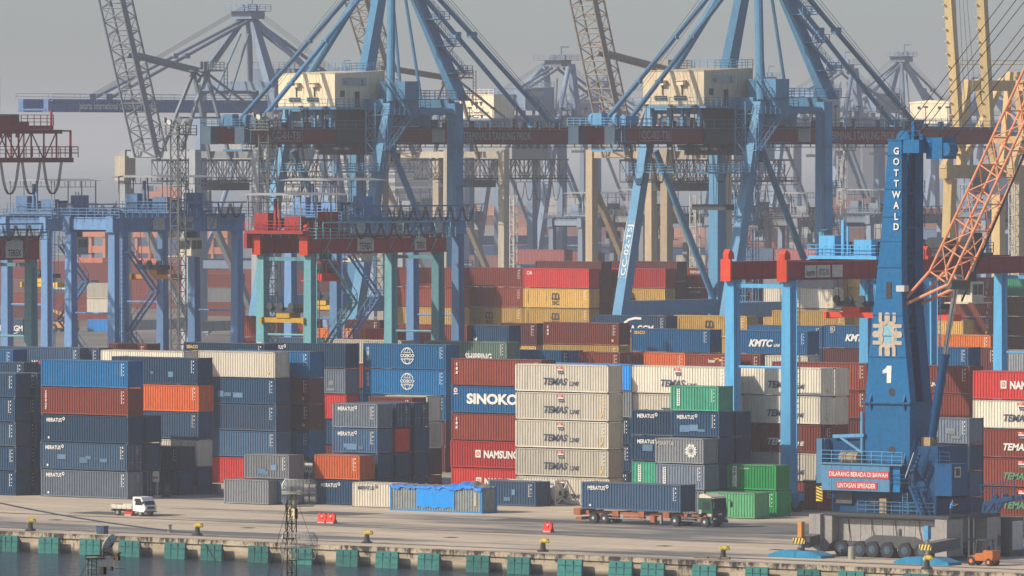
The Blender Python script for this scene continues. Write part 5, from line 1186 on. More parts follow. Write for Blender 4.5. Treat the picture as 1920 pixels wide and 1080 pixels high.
mb = MB(); mb.prism([(XL+5.2,1.3),(XL+6.4,2.0),(XL+10.8,1.95),(XL+12.5,1.3)], YW+.55, YW+.86); mb.box(XL+2.2, YW+.3, .9, XR-1.2, YW+7.6, 1.3); mb.build('axle_cradle', DGR, r)
# outriggers
def outrig(px, py, side, lab=None):
    P = onZ(px, py, 0)
    mb = MB(); mb.prism([(P.x-3.0,.02),(P.x+3.0,.02),(P.x+2.9,.25),(P.x+1.6,.62),(P.x-1.7,.62),(P.x-2.9,.25)], P.y-1.0, P.y+1.0); mb.box(P.x-.05, P.y-1.04, .03, P.x+.05, P.y-1.0, .6)
    for q in range(4): mb.box(P.x+1.7+q*.22, P.y-1.03, .1, P.x+1.76+q*.22, P.y-1.0, .5)
    mb.build('outrigger_pad', paint('bright_pad_blue', (.02,.30,.56), .5, .2, .2, .15), r)
    mb = MB(); mb.use(CHR); mb.tube((P.x, P.y, .62), (P.x, P.y, 2.2), .22, 12); mb.use(DGR); mb.tube((P.x, P.y, .62), (P.x, P.y, .9), .34, 12)
    mb.build('outrigger_jack', None, r)
    mb = MB(); mb.use(ORM if side < 0 else LB); mb.box(P.x-.22, P.y-.25, 1.8 if side < 0 else 2.2, P.x+.22, P.y+.25, 3.2 if side < 0 else 3.4); mb.build('jack_head', None, r)
    mb = MB(); mb.use(HAZ_Y); mb.box(P.x-.65, P.y-.38, 1.25, P.x+.65, P.y-.32, 1.75); mb.use(BLACKL)
    for q in range(4): polyxz(mb, [(P.x-.65+q*.34,1.25),(P.x-.5+q*.34,1.25),(P.x-.35+q*.34,1.75),(P.x-.5+q*.34,1.75)], P.y-.385)
    mb.build('hazard_plate', None, r)
    mb = MB(); e = XL+.1 if side < 0 else XR-.1
    mb.beam((P.x+.3*side*-1, P.y+.1, 1.35), (e, YW+1.0, 1.55), 1.0, .95); mb.build('outrigger_beam', DGR, r)
    return P
outrig(1502, 1045, -1); outrig(1739, 1058, 1)
for px, py in ((1880, 1040),):
    P = onZ(px, py, 0); mb = MB(); mb.prism([(P.x-3,.02),(P.x+3,.02),(P.x+1.6,.62),(P.x-1.7,.62)], P.y-1, P.y+1); mb.build('outrigger_pad', GBD, r)
    mb = MB(); mb.beam((P.x, P.y, 1.3), (XR-.2, YW+7.4, 1.5), .9, .9); mb.tube((P.x, P.y, .6), (P.x, P.y, 3), .22, 10); mb.build('outrigger_beam', DGR, r)
# slewing platform and lower works
YS = YW+.9
def X(px, py=900, Y=None): return fy(px, py, YS if Y is None else Y).x
def Z(px, py, Y=None): return fy(px, py, YS if Y is None else Y).z
zp0, zp1 = Z(1600, 966), Z(1600, 920)
mb = MB(); mb.box(X(1549), YS+.9, zp0, X(1745), YS+6.2, zp1+.1); mb.tube((X(1660), YS+3.4, zc1+.14), (X(1660), YS+3.4, zp0+.3), 2.6, 24)
mb.box(X(1549), YS+.2, zp0+.02, X(1752), YS+.9, zp0+.2)
for a in (1560, 1610, 1655, 1700): mb.box(X(a), YS+.86, zp0+.2, X(a+3), YS+.898, zp1)
mb.build('slewing_platform', GBD, r)
mb = MB(); mb.use(DGR); mb.box(X(1559), YS+.6, zp0+1.0, X(1590), YS+.88, zp1-.1); mb.use(WOOD); mb.box(X(1645), YS+.3, zp0+.25, X(1658), YS+.8, zp1-.6); mb.use(DK); mb.box(X(1625), YS+.6, zp0+.9, X(1640), YS+.88, zp1-.7)
mb.build('switch_boxes', None, r)
mb = MB(); mb.rail((X(1606), YS+.15, zp0+.2), (X(1750), YS+.15, zp0+.2), 1.1, .9, .035, 3); mb.ladder((X(1696), YS+.1, zp0-.2), (X(1696), YS+.1, zp1), .5, .04, .3); mb.build('lower_railing', GPAN, r)
# banner box
zb0, zb1 = Z(1548, 918), Z(1548, 869)
mb = MB(); mb.box(X(1548), YS-.6, zb0, X(1675), YS+2.6, zb1); 
for a in range(1, 7): x = X(1548)+(X(1675)-X(1548))*a/7; mb.box(x-.02, YS-.625, zb0+.05, x+.02, YS-.6, zb1-.05)
mb.box(X(1547), YS-.75, zb1+.002, X(1700), YS+2.8, zb1+.14); bx = mb.build('engine_housing', GPAN, r)
mb = MB(); mb.use(plain('banner_red', (.55,.035,.04))); y_ = YS-.66
xa, xb = X(1554, 890, YS-.6), X(1667, 890, YS-.6); za = zb0+(zb1-zb0)*.50; mb.box(xa, y_, za, xb, y_+.03, za+.64); mb.box(xa+.9, y_, za-1.0, xb-1.3, y_+.03, za-.36)
mb.use(WHITE); text(mb, 'DILARANG BERADA DI BAWAH', xa+.12, za+.12, .42, y_-.02, .012, width=xb-xa-.24); text(mb, 'LINTASAN SPREADER', xa+1.05, za-.89, .42, y_-.02, .012, width=xb-xa-2.5)
mb.build('warning_banner', None, bx)
mb = MB(); mb.box(X(1677), YS-.3, zb0, X(1691), YS+.1, zb1-.1); mb.build('access_door', GB, r)
mb = MB(); mb.box(X(1545), YS-.2, zb0+.5, X(1549.6), YS+6, Z(1540, 822)); mb.box(X(1537), YS-.5, Z(1540, 905), X(1547), YS+.6, Z(1540, 822)); mb.build('counterweight_frame', GPAN, r)
mb = MB(); h0, h1 = Z(1540, 939), Z(1540, 911); xa, xb = X(1537), X(1549); mb.use(HAZ_Y); mb.box(xa, YS-.56, h0, xb, YS-.5, h1); mb.use(BLACKL)
for q in range(5): z = h0+.02+q*(h1-h0)/5; polyxz(mb, [(xa,z+.22),(xb,z-.0),(xb,z+.12),(xa,z+.34)], YS-.575)
mb.build('hazard_strip', None, r)
mb = MB(); mb.box(X(1549.8), YS+.5, zb1+.15, X(1618), YS+6, Z(1580, 822, YS+.5)); mb.build('counterweight', GBD, r)
mb = MB(); mb.rail((X(1549), YS-.7, zb1+.14), (X(1700), YS-.7, zb1+.14), 1.1, 1.0, .035, 3); mb.tube((X(1613), YS+.3, zb1), (X(1613), YS+.3, Z(1613, 772)), .17, 10)
mb.beam((X(1560), YS+.2, Z(1560, 818)), (X(1618), YS+.2, Z(1618, 816)), .25, .3); mb.beam((X(1574), YS+.2, Z(1574, 820)), (X(1616), YS+.2, Z(1616, 850)), .2); mb.build('roof_railing', GPAN, r)
mb = MB(); mb.tube((X(1579), YS-.1, zb1+.62), (X(1612), YS-.1, zb1+.62), .48, 14); mb.tube((X(1591), YS-.1, zb1+.62), (X(1592), YS-.1, zb1+.62), .55, 14); mb.build('wooden_drum', WOOD, r)
# tower: lower box, tapered front plate, open lattice side, rear column
YT = YS+.4; D1 = 3.5
def TX(px, py): return fy(px, py, YT).x
def TZ(py): return fy(1660, py, YT).z
z0, z1 = TZ(868), TZ(757); xa, xb = TX(1620, 868), TX(1706, 868)
mb = MB(); mb.hexa([(xa,YT,z0),(xb,YT,z0),(xb,YT+D1,z0),(xa,YT+D1,z0)], [(TX(1622,760),YT,z1),(TX(1706,760),YT,z1),(TX(1706,760),YT+D1,z1),(TX(1622,760),YT+D1,z1)])
mb.box(TX(1618,757), YT-.25, z1+.002, TX(1708,757), YT+D1+.2, z1+.16)
for a in (1634, 1697): 
    x = TX(a, 760)
    mb.prism([(YT-.35,z1+.16),(YT-.002,z1+.16),(YT-.002,z1+.9)], x-.06, x+.06, 'yz'); mb.prism([(YT-.3,z1),(YT-.002,z1-.7),(YT-.002,z1)], x-.06, x+.06, 'yz'); mb.prism([(YT-.3,z0),(YT-.002,z0),(YT-.002,z0+.9)], x-.06, x+.06, 'yz')
low = mb.build('tower_base', GB, r)
prof = [(757,1622,1707),(668,1629,1699),(590,1637,1692),(500,1646,1690.5),(405,1655,1690.5),(353,1659,1690.5),(290,1664,1690.5),(262,1666,1690.5)]
mb = MB()
for (p0, l0, r0), (p1, l1, r1) in zip(prof, prof[1:]):
    a, b = TZ(p0)+(.16 if p0 == 757 else 0), TZ(p1); th = .9
    mb.hexa([(TX(l0,p0),YT,a),(TX(r0,p0),YT,a),(TX(r0,p0),YT+th,a),(TX(l0,p0),YT+th,a)], [(TX(l1,p1),YT,b-.01),(TX(r1,p1),YT,b-.01),(TX(r1,p1),YT+th,b-.01),(TX(l1,p1),YT+th,b-.01)])
    mb.box(TX(l1,p1)-.05, YT-.09, b-.07, TX(r1,p1)+.05, YT+th, b+.03)
for pz in (452, 545, 630): z = TZ(pz); mb.box(TX(1645,pz), YT-.05, z-.04, TX(1690,pz), YT-.002, z+.04)
tf = mb.build('tower_front', GB, r)
mb = MB(); ya = YT+2.2; yb = YT+D1
for (p0, l0, r0), (p1, l1, r1) in zip(prof, prof[1:]):
    a, b = TZ(p0), TZ(p1); mb.hexa([(TX(r0,p0)-2.6,ya,a),(TX(r0,p0)-.1,ya,a),(TX(r0,p0)-.1,yb,a),(TX(r0,p0)-2.6,yb,a)], [(TX(r1,p1)-1.3,ya,b),(TX(r1,p1)-.1,ya,b),(TX(r1,p1)-.1,yb,b),(TX(r1,p1)-1.3,yb,b)])
mb.build('tower_rear_column', GBD, r)
mb = MB(); zz = TZ(750)
xr = TX(1690.5, 400)-.15; k = 0
while zz < TZ(300):
    zn = zz+3.1; mb.beam((xr, YT+.9, zz), (xr, ya, zz), .18, .25)
    if k % 2: mb.beam((xr, YT+.9, zz), (xr, ya, zn), .12)
    else: mb.beam((xr, ya, zz), (xr, YT+.9, zn), .12)
    mb.rail((xr+.2, YT+.9, zz), (xr+.2, yb, zz), 1.1, .8, .03, 2); zz = zn; k += 1
mb.ladder((xr+.05, YT+1.5, TZ(860)), (xr+.05, YT+1.5, TZ(290)), .5, .04, .4, (0,1,0)); mb.tube((xr-.3, YT+1.1, TZ(500)), (xr-.3, YT+1.1, TZ(300)), .09, 6); mb.tube((xr-.3, YT+2.0, TZ(700)), (xr-.3, YT+2.0, TZ(300)), .09, 6)
mb.build('tower_lattice', GBD, r)
mb = MB(); mb.use(BLACKL)
for px, py in ((1672, 844), (1672, 735)):
    c = fy(px, py, YT-.04); ring(mb, c.x, c.z, 0, .36, YT-.03, 18)
c = fy(1667, 544, YT); mb.box(c.x-.28, YT-.06, c.z-.75, c.x+.28, YT-.03, c.z+.75); mb.build('inspection_hole', None, tf)
mb = MB(); mb.use(WHITE)
one = [(1663.4,685.8),(1671.6,685.8),(1670.5,718),(1662.5,718),(1662.8,698.5),(1655,700.7),(1655,694.5),(1660,691)][::-1]
polyxz(mb, [(fy(a,b,YT-.03).x, fy(a,b,YT-.03).z) for a, b in one], YT-.03)
for ch, py in zip('GOTTWALD', (288, 308, 329, 349, 370, 390, 411, 430)):
    vs, fs, a0, a1 = glyph(ch, .025, 0); c = fy(1680.5, py-5.5, YT-.1); wd = (a1-a0)*.62/CAP; text(mb, ch, c.x-wd/2, c.z-.31, .62, YT-.11, .025)
mb.build('lettering', None, tf)
c = fy(1664, 627, YT-.04); mb = MB(); mb.use(plain('emblem_pale_blue', (.24,.47,.56))); ring(mb, c.x, c.z, 0, 1.2, YT-.03, 28, sx=.92); mb.use(plain('emblem_sand', (.52,.42,.31)))
def mshape(cx, cz, rot, k):
    A_ = lambda cx_, cy_, r_, a0, a1, n: [(cx_+r_*math.cos(R(a0+(a1-a0)*i/n)), cy_+r_*math.sin(R(a0+(a1-a0)*i/n))) for i in range(n+1)]
    pts = [(-.62,-.5)]+A_(-.34, .12, .28, 180, 20, 8)+A_(0, -.32, .11, 200, 340, 6)+A_(.34, .12, .28, 160, 0, 8)+[(.62,-.5)]
    stroke(mb, [(cx+(a*math.cos(rot)-b*.85*math.sin(rot))*k, cz+(a*math.sin(rot)+b*.85*math.cos(rot))*k) for a, b in pts], .29*k, YT-.06)
for rot, dx_, dz_ in ((0, 0, -1.38), (math.pi, 0, 1.38), (math.pi/2, 1.02, 0), (-math.pi/2, -1.02, 0)): mshape(c.x+dx_, c.z+dz_, rot, 1.22)
mb.build('emblem', None, tf)
# tower head
mb = MB(); za, zb = TZ(287), TZ(262); mb.box(TX(1690.5,270)+.002, YT+.1, za, TX(1722,270), YT+3.2, zb); mb.box(TX(1722,270)+.002, YT+1.2, TZ(298), TX(1752,270), YT+3.4, TZ(258)); mb.tube((TX(1755,282), YT+1.3, TZ(280)), (TX(1755,282), YT+2.6, TZ(280)), .62, 18)
for q in (1682, 1704, 1712): mb.tube((TX(q,255), YT+.9, zb+.1), (TX(q,255), YT+1.4, zb+.1), .75 if q < 1690 else .45, 16)
mb.beam((TX(1706,255), YT+.6, zb), (TX(1706,240), YT+.6, zb+1.6), .3); mb.rail((TX(1700,255), YT+.2, zb), (TX(1722,255), YT+.2, zb), .8, .5, .03, 2); mb.build('tower_head', GB, r)
# right-hand machinery, cabin and stairs
mb = MB(); y_ = YS+.3
mb.box(TX(1706,900)+.01, YS+1.1, zp1-.6, X(1745), YS+5.6, TZ(835)); mb.build('winch_housing', GBD, r)
c0 = fy(1750, 930, YS); mb = MB(); mb.use(GBD); mb.box(X(1750), YS+.2, Z(1760, 930), X(1782), YS+2.6, Z(1760, 870)); 
xq = X(1782)+.01; mb.use(SGN); mb.box(xq, YS+.6, Z(1780,896), xq+.05, YS+1.5, Z(1780,876)); mb.use(GLS); mb.box(xq+.051, YS+.75, Z(1780,893), xq+.07, YS+1.35, Z(1780,879)); mb.build('operator_cabin', None, r)
mb = MB(); mb.beam((X(1706), YS-.7, Z(1708,895)), (X(1722), YS-.7, Z(1722,848)), .06); mb.build('handrail', SGN, r)
mb = MB(); a = Vector((X(1708), YS-.2, Z(1708,888))); b = Vector((X(1722), YS-.2, Z(1722,850))); mb.stair(a, b, .8, .04); mb.stair(Vector((X(1736), YS-.2, zp0+.2)), Vector((X(1712), YS-.2, zb0+.6)), .8, .05)
mb.rail((X(1676), YS-.5, zb0+.5), (X(1712), YS-.5, zb0+.5), 1.1, .8, .035, 3); mb.rail((X(1745), YS-.1, Z(1750,870)), (X(1782), YS-.1, Z(1750,870)), 1.1, .8, .035, 3); mb.rail((X(1730), YS-.1, zp0+.2), (X(1755), YS-.1, zp0+.2), 1.1, .7, .03, 3); mb.build('stairs', GBD, r)
# boom
yp = YT+2.0; pv = fy(1697, 577, yp); el = fy(1793, 533, yp); far_ = fy(1920, 262, yp)
dv = Vector((far_.x-el.x, 0, far_.z-el.z)).normalized(); nrm = Vector((-dv.z, 0, dv.x)); w_ = 2.4; LB_ = 46.0; dp = 2.35
S0 = el; cor = {}
for k, yy in (('n', yp-w_/2), ('f', yp+w_/2)):
    cor['l'+k] = Vector((el.x, yy, el.z)); cor['u'+k] = Vector((el.x, yy, el.z))+nrm*dp
mb = MB()
for k in cor: mb.tube(cor[k], cor[k]+dv*LB_, .125, 8)
for k in ('n', 'f'):
    yy = yp-w_/2 if k == 'n' else yp+w_/2; pp = Vector((pv.x, yy, pv.z)); mb.tube(pp, cor['l'+k], .15, 8); mb.tube(pp, cor['u'+k], .15, 8)
mb.tube((pv.x, yp-w_/2-.3, pv.z), (pv.x, yp+w_/2+.3, pv.z), .28, 12); mb.tube(cor['ln'], cor['uf'], .08, 6); mb.tube(cor['ln'], cor['un'], .08, 6); mb.tube(cor['lf'], cor['uf'], .08, 6)
step = 2.75; n = int(LB_/step)
faces = [('ln','un'), ('un','uf'), ('uf','lf'), ('lf','ln')]
for i in range(n):
    for j, (a, b) in enumerate(faces):
        p = cor[a]+dv*step*i; q = cor[b]+dv*step*(i+1); p2 = cor[b]+dv*step*i; q2 = cor[a]+dv*step*(i+1)
        mb.tube(p2, q2, .062, 5) if i % 2 else mb.tube(p, q, .062, 5)
        mb.tube(cor[a]+dv*step*i, cor[b]+dv*step*i, .07, 5)
mb.build('boom', BOM, r)
mb = MB(); b0 = fy(1745, 833, yp); md = b0.lerp(Vector((el.x, yp, el.z)), .55)
mb.use(GBD); mb.tube(b0, md, .42, 14); mb.tube(md, md+(md-b0).normalized()*.25, .48, 14); mb.use(WOOD); mb.cbox(b0+Vector((0,-.2,.2)), 1.0, 1.2, .9); mb.use(CHR); mb.tube(md, (el.x, yp, el.z), .24, 12); mb.use(DGR); mb.tube((el.x, yp-1.3, el.z), (el.x, yp+1.3, el.z), .45, 12)
mb.build('luffing_cylinder', None, r)
mb = MB(); tip = Vector((el.x, yp, el.z))+dv*LB_
for q, (px, yo) in enumerate(((1684, .2), (1700, .7), (1706, 1.2), (1735, 1.9), (1742, 2.4), (1752, 3.0))):
    a = Vector((TX(px, 258), YT+yo, TZ(258))); mb.tube(a, tip+nrm*(2.5-q*.9)+Vector((0, (q-2.5)*.4, 0)), .04, 4)
mb.tube(Vector((el.x+.6, yp, el.z-1.5)), tip+nrm*.9+Vector((0,.3,0)), .10, 5); mb.build('luffing_ropes', CABL, r)
mb = MB(); c = fy(1692, 541, YT-.3); mb.cbox(c, .9, .7, .55); mb.beam(c, c+Vector((0,.6,-.2)), .15); mb.build('work_lamp', SGN, r)
mb = MB(); P = onZ(1597, 1049, 0); mb.tube(P, P+Vector((0,0,1.15)), .33, 14); mb.tube(P+Vector((0,0,.4)), P+Vector((0,0,.45)), .35, 14); tag(mb.build('oil_drum', paint('stained_pale_drum', (.42,.42,.34), .7, .6, .2, .2)), 'stained pale drum standing by the crane wheels', 'drum')
# behind: blue service ramp, grey cabinet
P = onZ(1868, 1040, 0)
mb = MB(); P2 = onZ(1830, 1020, 0)
for dy in (0, 1.6):
    mb.beam((P2.x-.8, P2.y+dy, .2), (P2.x+2.4, P2.y+dy, 4.6), .35); mb.beam((P2.x+.2, P2.y+dy, .2), (P2.x+1.0, P2.y+dy, 3.9), .25); mb.beam((P2.x+1.0, P2.y+dy, 3.8), (P2.x+4.2, P2.y+dy, 4.4), .4)
    for q in range(4): mb.beam((P2.x-.5+q*.6, P2.y+dy, .8+q*.9), (P2.x+.6+q*.35, P2.y+dy, 1.2+q*.75), .12)
mb.box(P2.x-1.2, P2.y-.2, 0, P2.x+2, P2.y+1.9, .35); mb.rail((P2.x+.6, P2.y, 4.2), (P2.x+4.3, P2.y, 4.6), 1.3, 1, .05, 2)
tag(mb.build('blue_lifting_arm', GBD), 'dark blue braced lifting arm behind the orange forklift', 'lifting arm')
P = onZ(1868, 1043, 0); r2 = empty('generator_cabin', P, 'grey cabinet with dark panel behind the forklift at the right edge', 'cabinet')
mb = MB(); mb.box(P.x-1.4, P.y, .4, P.x+1.6, P.y+2.0, 3.4); mb.box(P.x-1.5, P.y-.1, 3.4, P.x+1.7, P.y+2.1, 3.52); mb.box(P.x-1.3, P.y+.1, 0, P.x-1.0, P.y+1.9, .4); mb.box(P.x+1.2, P.y+.1, 0, P.x+1.5, P.y+1.9, .4); mb.build('casing', DGR, r2)
mb = MB(); mb.box(P.x-1.1, P.y-.05, .8, P.x+.2, P.y-.002, 3.1); mb.build('panel', plain('dark_green_panel', (.03,.07,.06)), r2)
mb = MB(); mb.box(P.x+1.61, P.y+.2, .6, P.x+1.65, P.y+1.8, 3.2); mb.build('side_panel', SGN, r2)
mb = MB(); P = onZ(1915, 1012, 0)
for q in range(4): mb.box(P.x-3.5, P.y, .1+q*.45, P.x+2.5, P.y+1.4, .22+q*.45); 
for q in (-3.2, -.6, 2.1):
    for k in range(3): mb.box(P.x+q, P.y, .22+k*.45, P.x+q+.2, P.y+1.4, .55+k*.45)
tag(mb.build('pallet_stack', WOOD), 'stack of pale wooden pallets at the right edge', 'pallets')
# ================= FORKLIFT =================
P = onZ(1836, 1061, 0); r = empty('forklift', P, 'orange forklift with raised dark mast beside the outrigger pad', 'forklift')
FO = paint('forklift_orange', (.68,.20,.04), .45, .2, .1, .15)
mb = MB(); mb.prism([(P.x-1.1,.45),(P.x+1.3,.45),(P.x+1.45,.8),(P.x+1.4,1.35),(P.x+.5,1.4),(P.x+.35,1.15),(P.x-.4,1.1),(P.x-.5,.95),(P.x-1.1,.85)], P.y, P.y+1.2); mb.build('body', FO, r)
for x, rr in ((-.85, .42), (1.0, .34)):
    for yy in (-.02, 1.0): mb = MB(); mb.use(TYRE); mb.wheel((P.x+x, P.y+yy+.1, rr), rr, .26, 'y', 16); mb.use(FO); mb.tube((P.x+x, P.y+yy-.06, rr), (P.x+x, P.y+yy-.035, rr), rr*.45, 10); mb.build('wheel', None, r)
mb = MB()
for yy in (.05, 1.15): mb.beam((P.x-.45, P.y+yy, .95), (P.x-.3, P.y+yy, 2.25), .08); mb.beam((P.x+.75, P.y+yy, 1.35), (P.x+.6, P.y+yy, 2.25), .08)
mb.box(P.x-.5, P.y, 2.24, P.x+.8, P.y+1.2, 2.31); mb.build('overhead_guard', DK, r)
mb = MB()
for yy in (.2, .95): mb.box(P.x-1.35, P.y+yy, .15, P.x-1.18, P.y+yy+.12, 4.3)
for z in (.6, 2.2, 4.2): mb.box(P.x-1.34, P.y+.2, z, P.x-1.2, P.y+1.07, z+.14)
for yy in (.25, .85): mb.box(P.x-2.5, P.y+yy, .12, P.x-1.36, P.y+yy+.14, .18); mb.box(P.x-1.42, P.y+yy, .12, P.x-1.36, P.y+yy+.14, .9)
mb.build('mast', DK, r)
mb = MB(); mb.box(P.x+.1, P.y+.35, 1.18, P.x+.55, P.y+.85, 1.3); mb.box(P.x+.5, P.y+.35, 1.3, P.x+.58, P.y+.85, 1.75); mb.build('seat', DK, r)
# ================= LORRY WITH CONTAINER =================
PT = onZ(1110, 981, 0); YT0 = PT.y
def tx(px, py=960): return onY(px, py, YT0).x
r = empty('semi_trailer_lorry', (tx(1200), YT0+1.2, 0), 'green cab lorry hauling an orange skeletal trailer along the apron', 'lorry')
ORT = paint('rusty_orange_chassis', (.42,.13,.05), .6, .6, .2, .3); GCB = paint('dark_green_cab', (.012,.105,.055), .4, .1, .1, .1)
yb0, yb1 = YT0+.05, YT0+2.45; xa, xb = tx(1075), tx(1330); zf = 1.30
mb = MB()
for y in (yb0+.55, yb1-.75): mb.box(xa+.3, y, zf-.52, xb-.6, y+.2, zf-.12)
for x in (xa+.2, tx(1098), tx(1150), tx(1200), tx(1246), tx(1290)-.5, xb-1.1): mb.box(x, yb0, zf-.35, x+.35, yb1, zf-.05)
for x in (xa+.1, tx(1148), tx(1196), tx(1243)): mb.box(x, yb0-.06, zf-.55, x+.75, yb0+.35, zf+.02)
mb.prism([(tx(1166),zf-.75),(tx(1205),zf-.85),(tx(1205),zf-.1),(tx(1160),zf-.1)], yb0+.1, yb0+.5); mb.box(xa, yb0, zf-.5, xa+.9, yb1, zf+.1); mb.box(xa+.2, yb0+.1, zf-1.0, xa+.9, yb1-.1, zf-.75); mb.box(xb-1.2, yb0, zf-.3, xb-.4, yb1, zf+.12)
mb.box(tx(1218), yb0+.02, zf-1.0, tx(1226), yb0+.5, zf-.35)
mb.build('trailer_frame', ORT, r)
mb = MB(); mb.box(tx(1138), yb0+.05, .55, tx(1226), yb0+.10, .63); mb.box(tx(1138), yb0+.05, .85, tx(1226), yb0+.10, .93); mb.box(tx(1162), yb0+.04, .5, tx(1168), yb0+.12, 1.0); mb.box(tx(1234), yb0+.2, .2, tx(1237), yb0+.5, zf-.3); mb.build('side_guard', STEEL, r)
def lw(x, y, rr=.52, wd=.5, rim=SGN):
    mb = MB(); mb.use(TYRE); mb.wheel((x, y, rr), rr, wd, 'y', 22); mb.use(DK); mb.tube((x, y-wd/2-.004, rr), (x, y-wd/2+.01, rr), rr*.6, 14); mb.use(rim); mb.tube((x, y-wd/2-.03, rr), (x, y-wd/2, rr), rr*.28, 10); mb.build('wheel', None, r)
for px in (1111, 1131.5):
    for y in (yb0+.28, yb1-.28): lw(tx(px), y)
for y in (yb0+.28, yb1-.28): lw(tx(1264, 975), y, .54); lw(tx(1319, 978), y, .52, .34)
mb = MB(); mb.box(tx(1252), yb0+.6, .75, tx(1330), yb0+.85, 1.0); mb.box(tx(1252), yb1-.85, .75, tx(1330), yb1-.6, 1.0); mb.box(tx(1276), yb0+.1, .5, tx(1300), yb0+.6, 1.0); mb.build('tractor_frame', DK, r)
mb = MB(); mb.box(tx(1277), yb0-.02, .82, tx(1308), yb0+.1, .87); mb.box(tx(1277), yb0-.02, .55, tx(1306), yb0+.1, .60); mb.build('step_rail', STEEL, r)
cx0, cx1 = tx(1308.5), tx(1334.5); cz0, cz1 = .62, 2.85
mb = MB(); mb.prism([(cx0,1.0),(cx0+.35,1.0),(cx0+.45,1.15),(cx0+1.0,1.2),(cx0+1.35,1.0),(cx0+1.45,cz0),(cx1-.02,cz0),(cx1+.05,1.55),(cx1-.10,cz1),(cx0,cz1)], yb0, yb1-.02); cb = mb.build('cab', GCB, r)
mb = MB(); mb.use(GLS); mb.add([(cx1+.052,yb0+.15,1.62),(cx1+.052,yb1-.15,1.62),(cx1-.082,yb1-.2,2.72),(cx1-.082,yb0+.2,2.72)], [(0,1,2,3)]); mb.build('windscreen', None, cb)
mb = MB(); mb.use(GLS); mb.box(cx0+.55, yb0-.012, 1.75, cx1-.28, yb0-.002, 2.5); mb.use(FADEL); mb.box(cx0+.08, yb0-.012, 1.3, cx0+.4, yb0-.002, 1.7); mb.box(cx1-.55, yb0-.014, 1.08, cx1-.1, yb0-.004, 1.35); mb.use(RO); mb.box(cx1-.09, yb0-.016, 1.0, cx1+.02, yb0-.002, 1.3); mb.build('side_window', None, cb)
mb = MB(); mb.use(DK); mb.box(cx1+.01, yb0+.12, .95, cx1+.08, yb1-.12, 1.5); mb.box(cx1-.02, yb0-.02, .42, cx1+.15, yb1, .72); mb.use(WHITE); mb.box(cx1+.081, yb0+.9, 1.2, cx1+.09, yb0+1.5, 1.34); mb.build('grille', None, cb)
for y in (yb0+.15, yb1-.5): mb = MB(); mb.box(cx1+.081, y, .78, cx1+.16, y+.35, .93); mb.build('headlight', LAMP, cb)
mb = MB(); mb.prism([(cx0+.02,cz1+.002),(cx1-.15,cz1+.002),(cx1-.2,cz1+.12),(cx0+.5,cz1+.42),(cx0+.05,cz1+.3)], yb0+.1, yb1-.1); mb.box(cx1-.12, yb0+.1, cz1-.02, cx1+.2, yb1-.1, cz1+.02); mb.build('roof_fairing', CRM, r)
for y in (yb0-.25, yb1+.1):
    mb = MB(); mb.beam((cx1-.05, y+.1, 2.6), (cx1+.4, y, 2.6), .05); mb.beam((cx1+.4, y, 2.65), (cx1+.4, y, 1.9), .05); mb.box(cx1+.34, y-.02, 1.9, cx1+.46, y+.2, 2.45); mb.build('mirror', DK, r)
container(tx(1090, 930)+.0, yb0, zf+.03, L4-.02, 2.72, 'sl:mer:k', '', 'containers on the apron', 'riding on the lorry with rusty corner posts')
# ================= WHITE PICKUP =================
P = onZ(207, 966, 0); Y0 = onZ(228, 967, 0).y
def ux(px): return onY(px, 955, Y0).x
r = empty('pickup_lorry', (ux(240), Y0+.9, 0), 'white dropside pickup parked on the apron behind a red barrier', 'pickup'); WP = paint('white_van_paint', (.74,.74,.72), .4, .08, .1, .06)
x0, x1, x2 = ux(207.5), ux(249), ux(268); w1 = 1.75
mb = MB(); mb.prism([(x1,.55),(x2+.1,.42),(x2+.28,.75),(x2+.22,1.12),(x2-.22,1.9),(x1+.0,1.95)], Y0, Y0+w1); cb = mb.build('cab', WP, r)
mb = MB(); mb.add([(x2+.225,Y0+.12,1.14),(x2+.225,Y0+w1-.12,1.14),(x2-.20,Y0+w1-.18,1.84),(x2-.20,Y0+.18,1.84)], [(0,1,2,3)]); mb.build('windscreen', GLS, cb)
mb = MB(); mb.add([(x1+.32,Y0-.01,1.12),(x2-.0,Y0-.01,1.12),(x2-.35,Y0-.01,1.78),(x1+.38,Y0-.01,1.78)], [(0,1,2,3)]); mb.build('side_window', GLS, cb)
mb = MB(); mb.use(DK); mb.box(x2+.2, Y0+.35, .72, x2+.31, Y0+w1-.35, .98); mb.box(x2+.1, Y0-.01, .38, x2+.34, Y0+w1, .48); mb.build('grille', None, cb)
for y in (Y0+.05, Y0+w1-.32): mb = MB(); mb.box(x2+.2, y, .72, x2+.32, y+.27, .95); mb.build('headlight', LAMP, cb)
mb = MB(); mb.box(x0, Y0+.02, .70, x1-.12, Y0+w1-.02, .80); mb.box(x0, Y0+.0, .80, x1-.12, Y0+.05, 1.12); mb.box(x0, Y0+w1-.05, .80, x1-.12, Y0+w1, 1.12); mb.box(x0, Y0+.052, .80, x0+.05, Y0+w1-.052, 1.12); mb.box(x1-.17, Y0+.052, .80, x1-.12, Y0+w1-.052, 1.5)
for q in range(5): x = x0+(x1-.12-x0)*q/4.2; mb.box(x, Y0-.03, .75, x+.06, Y0-.001, 1.14)
mb.build('load_bed', paint('cream_bed_paint', (.66,.63,.55), .5, .3, .2, .1), r)
mb = MB(); mb.box(x0+.1, Y0+.4, .45, x2, Y0+w1-.4, .68); mb.box(x0, Y0+.1, .42, x0+.3, Y0+w1-.1, .68); mb.build('chassis', DK, r)
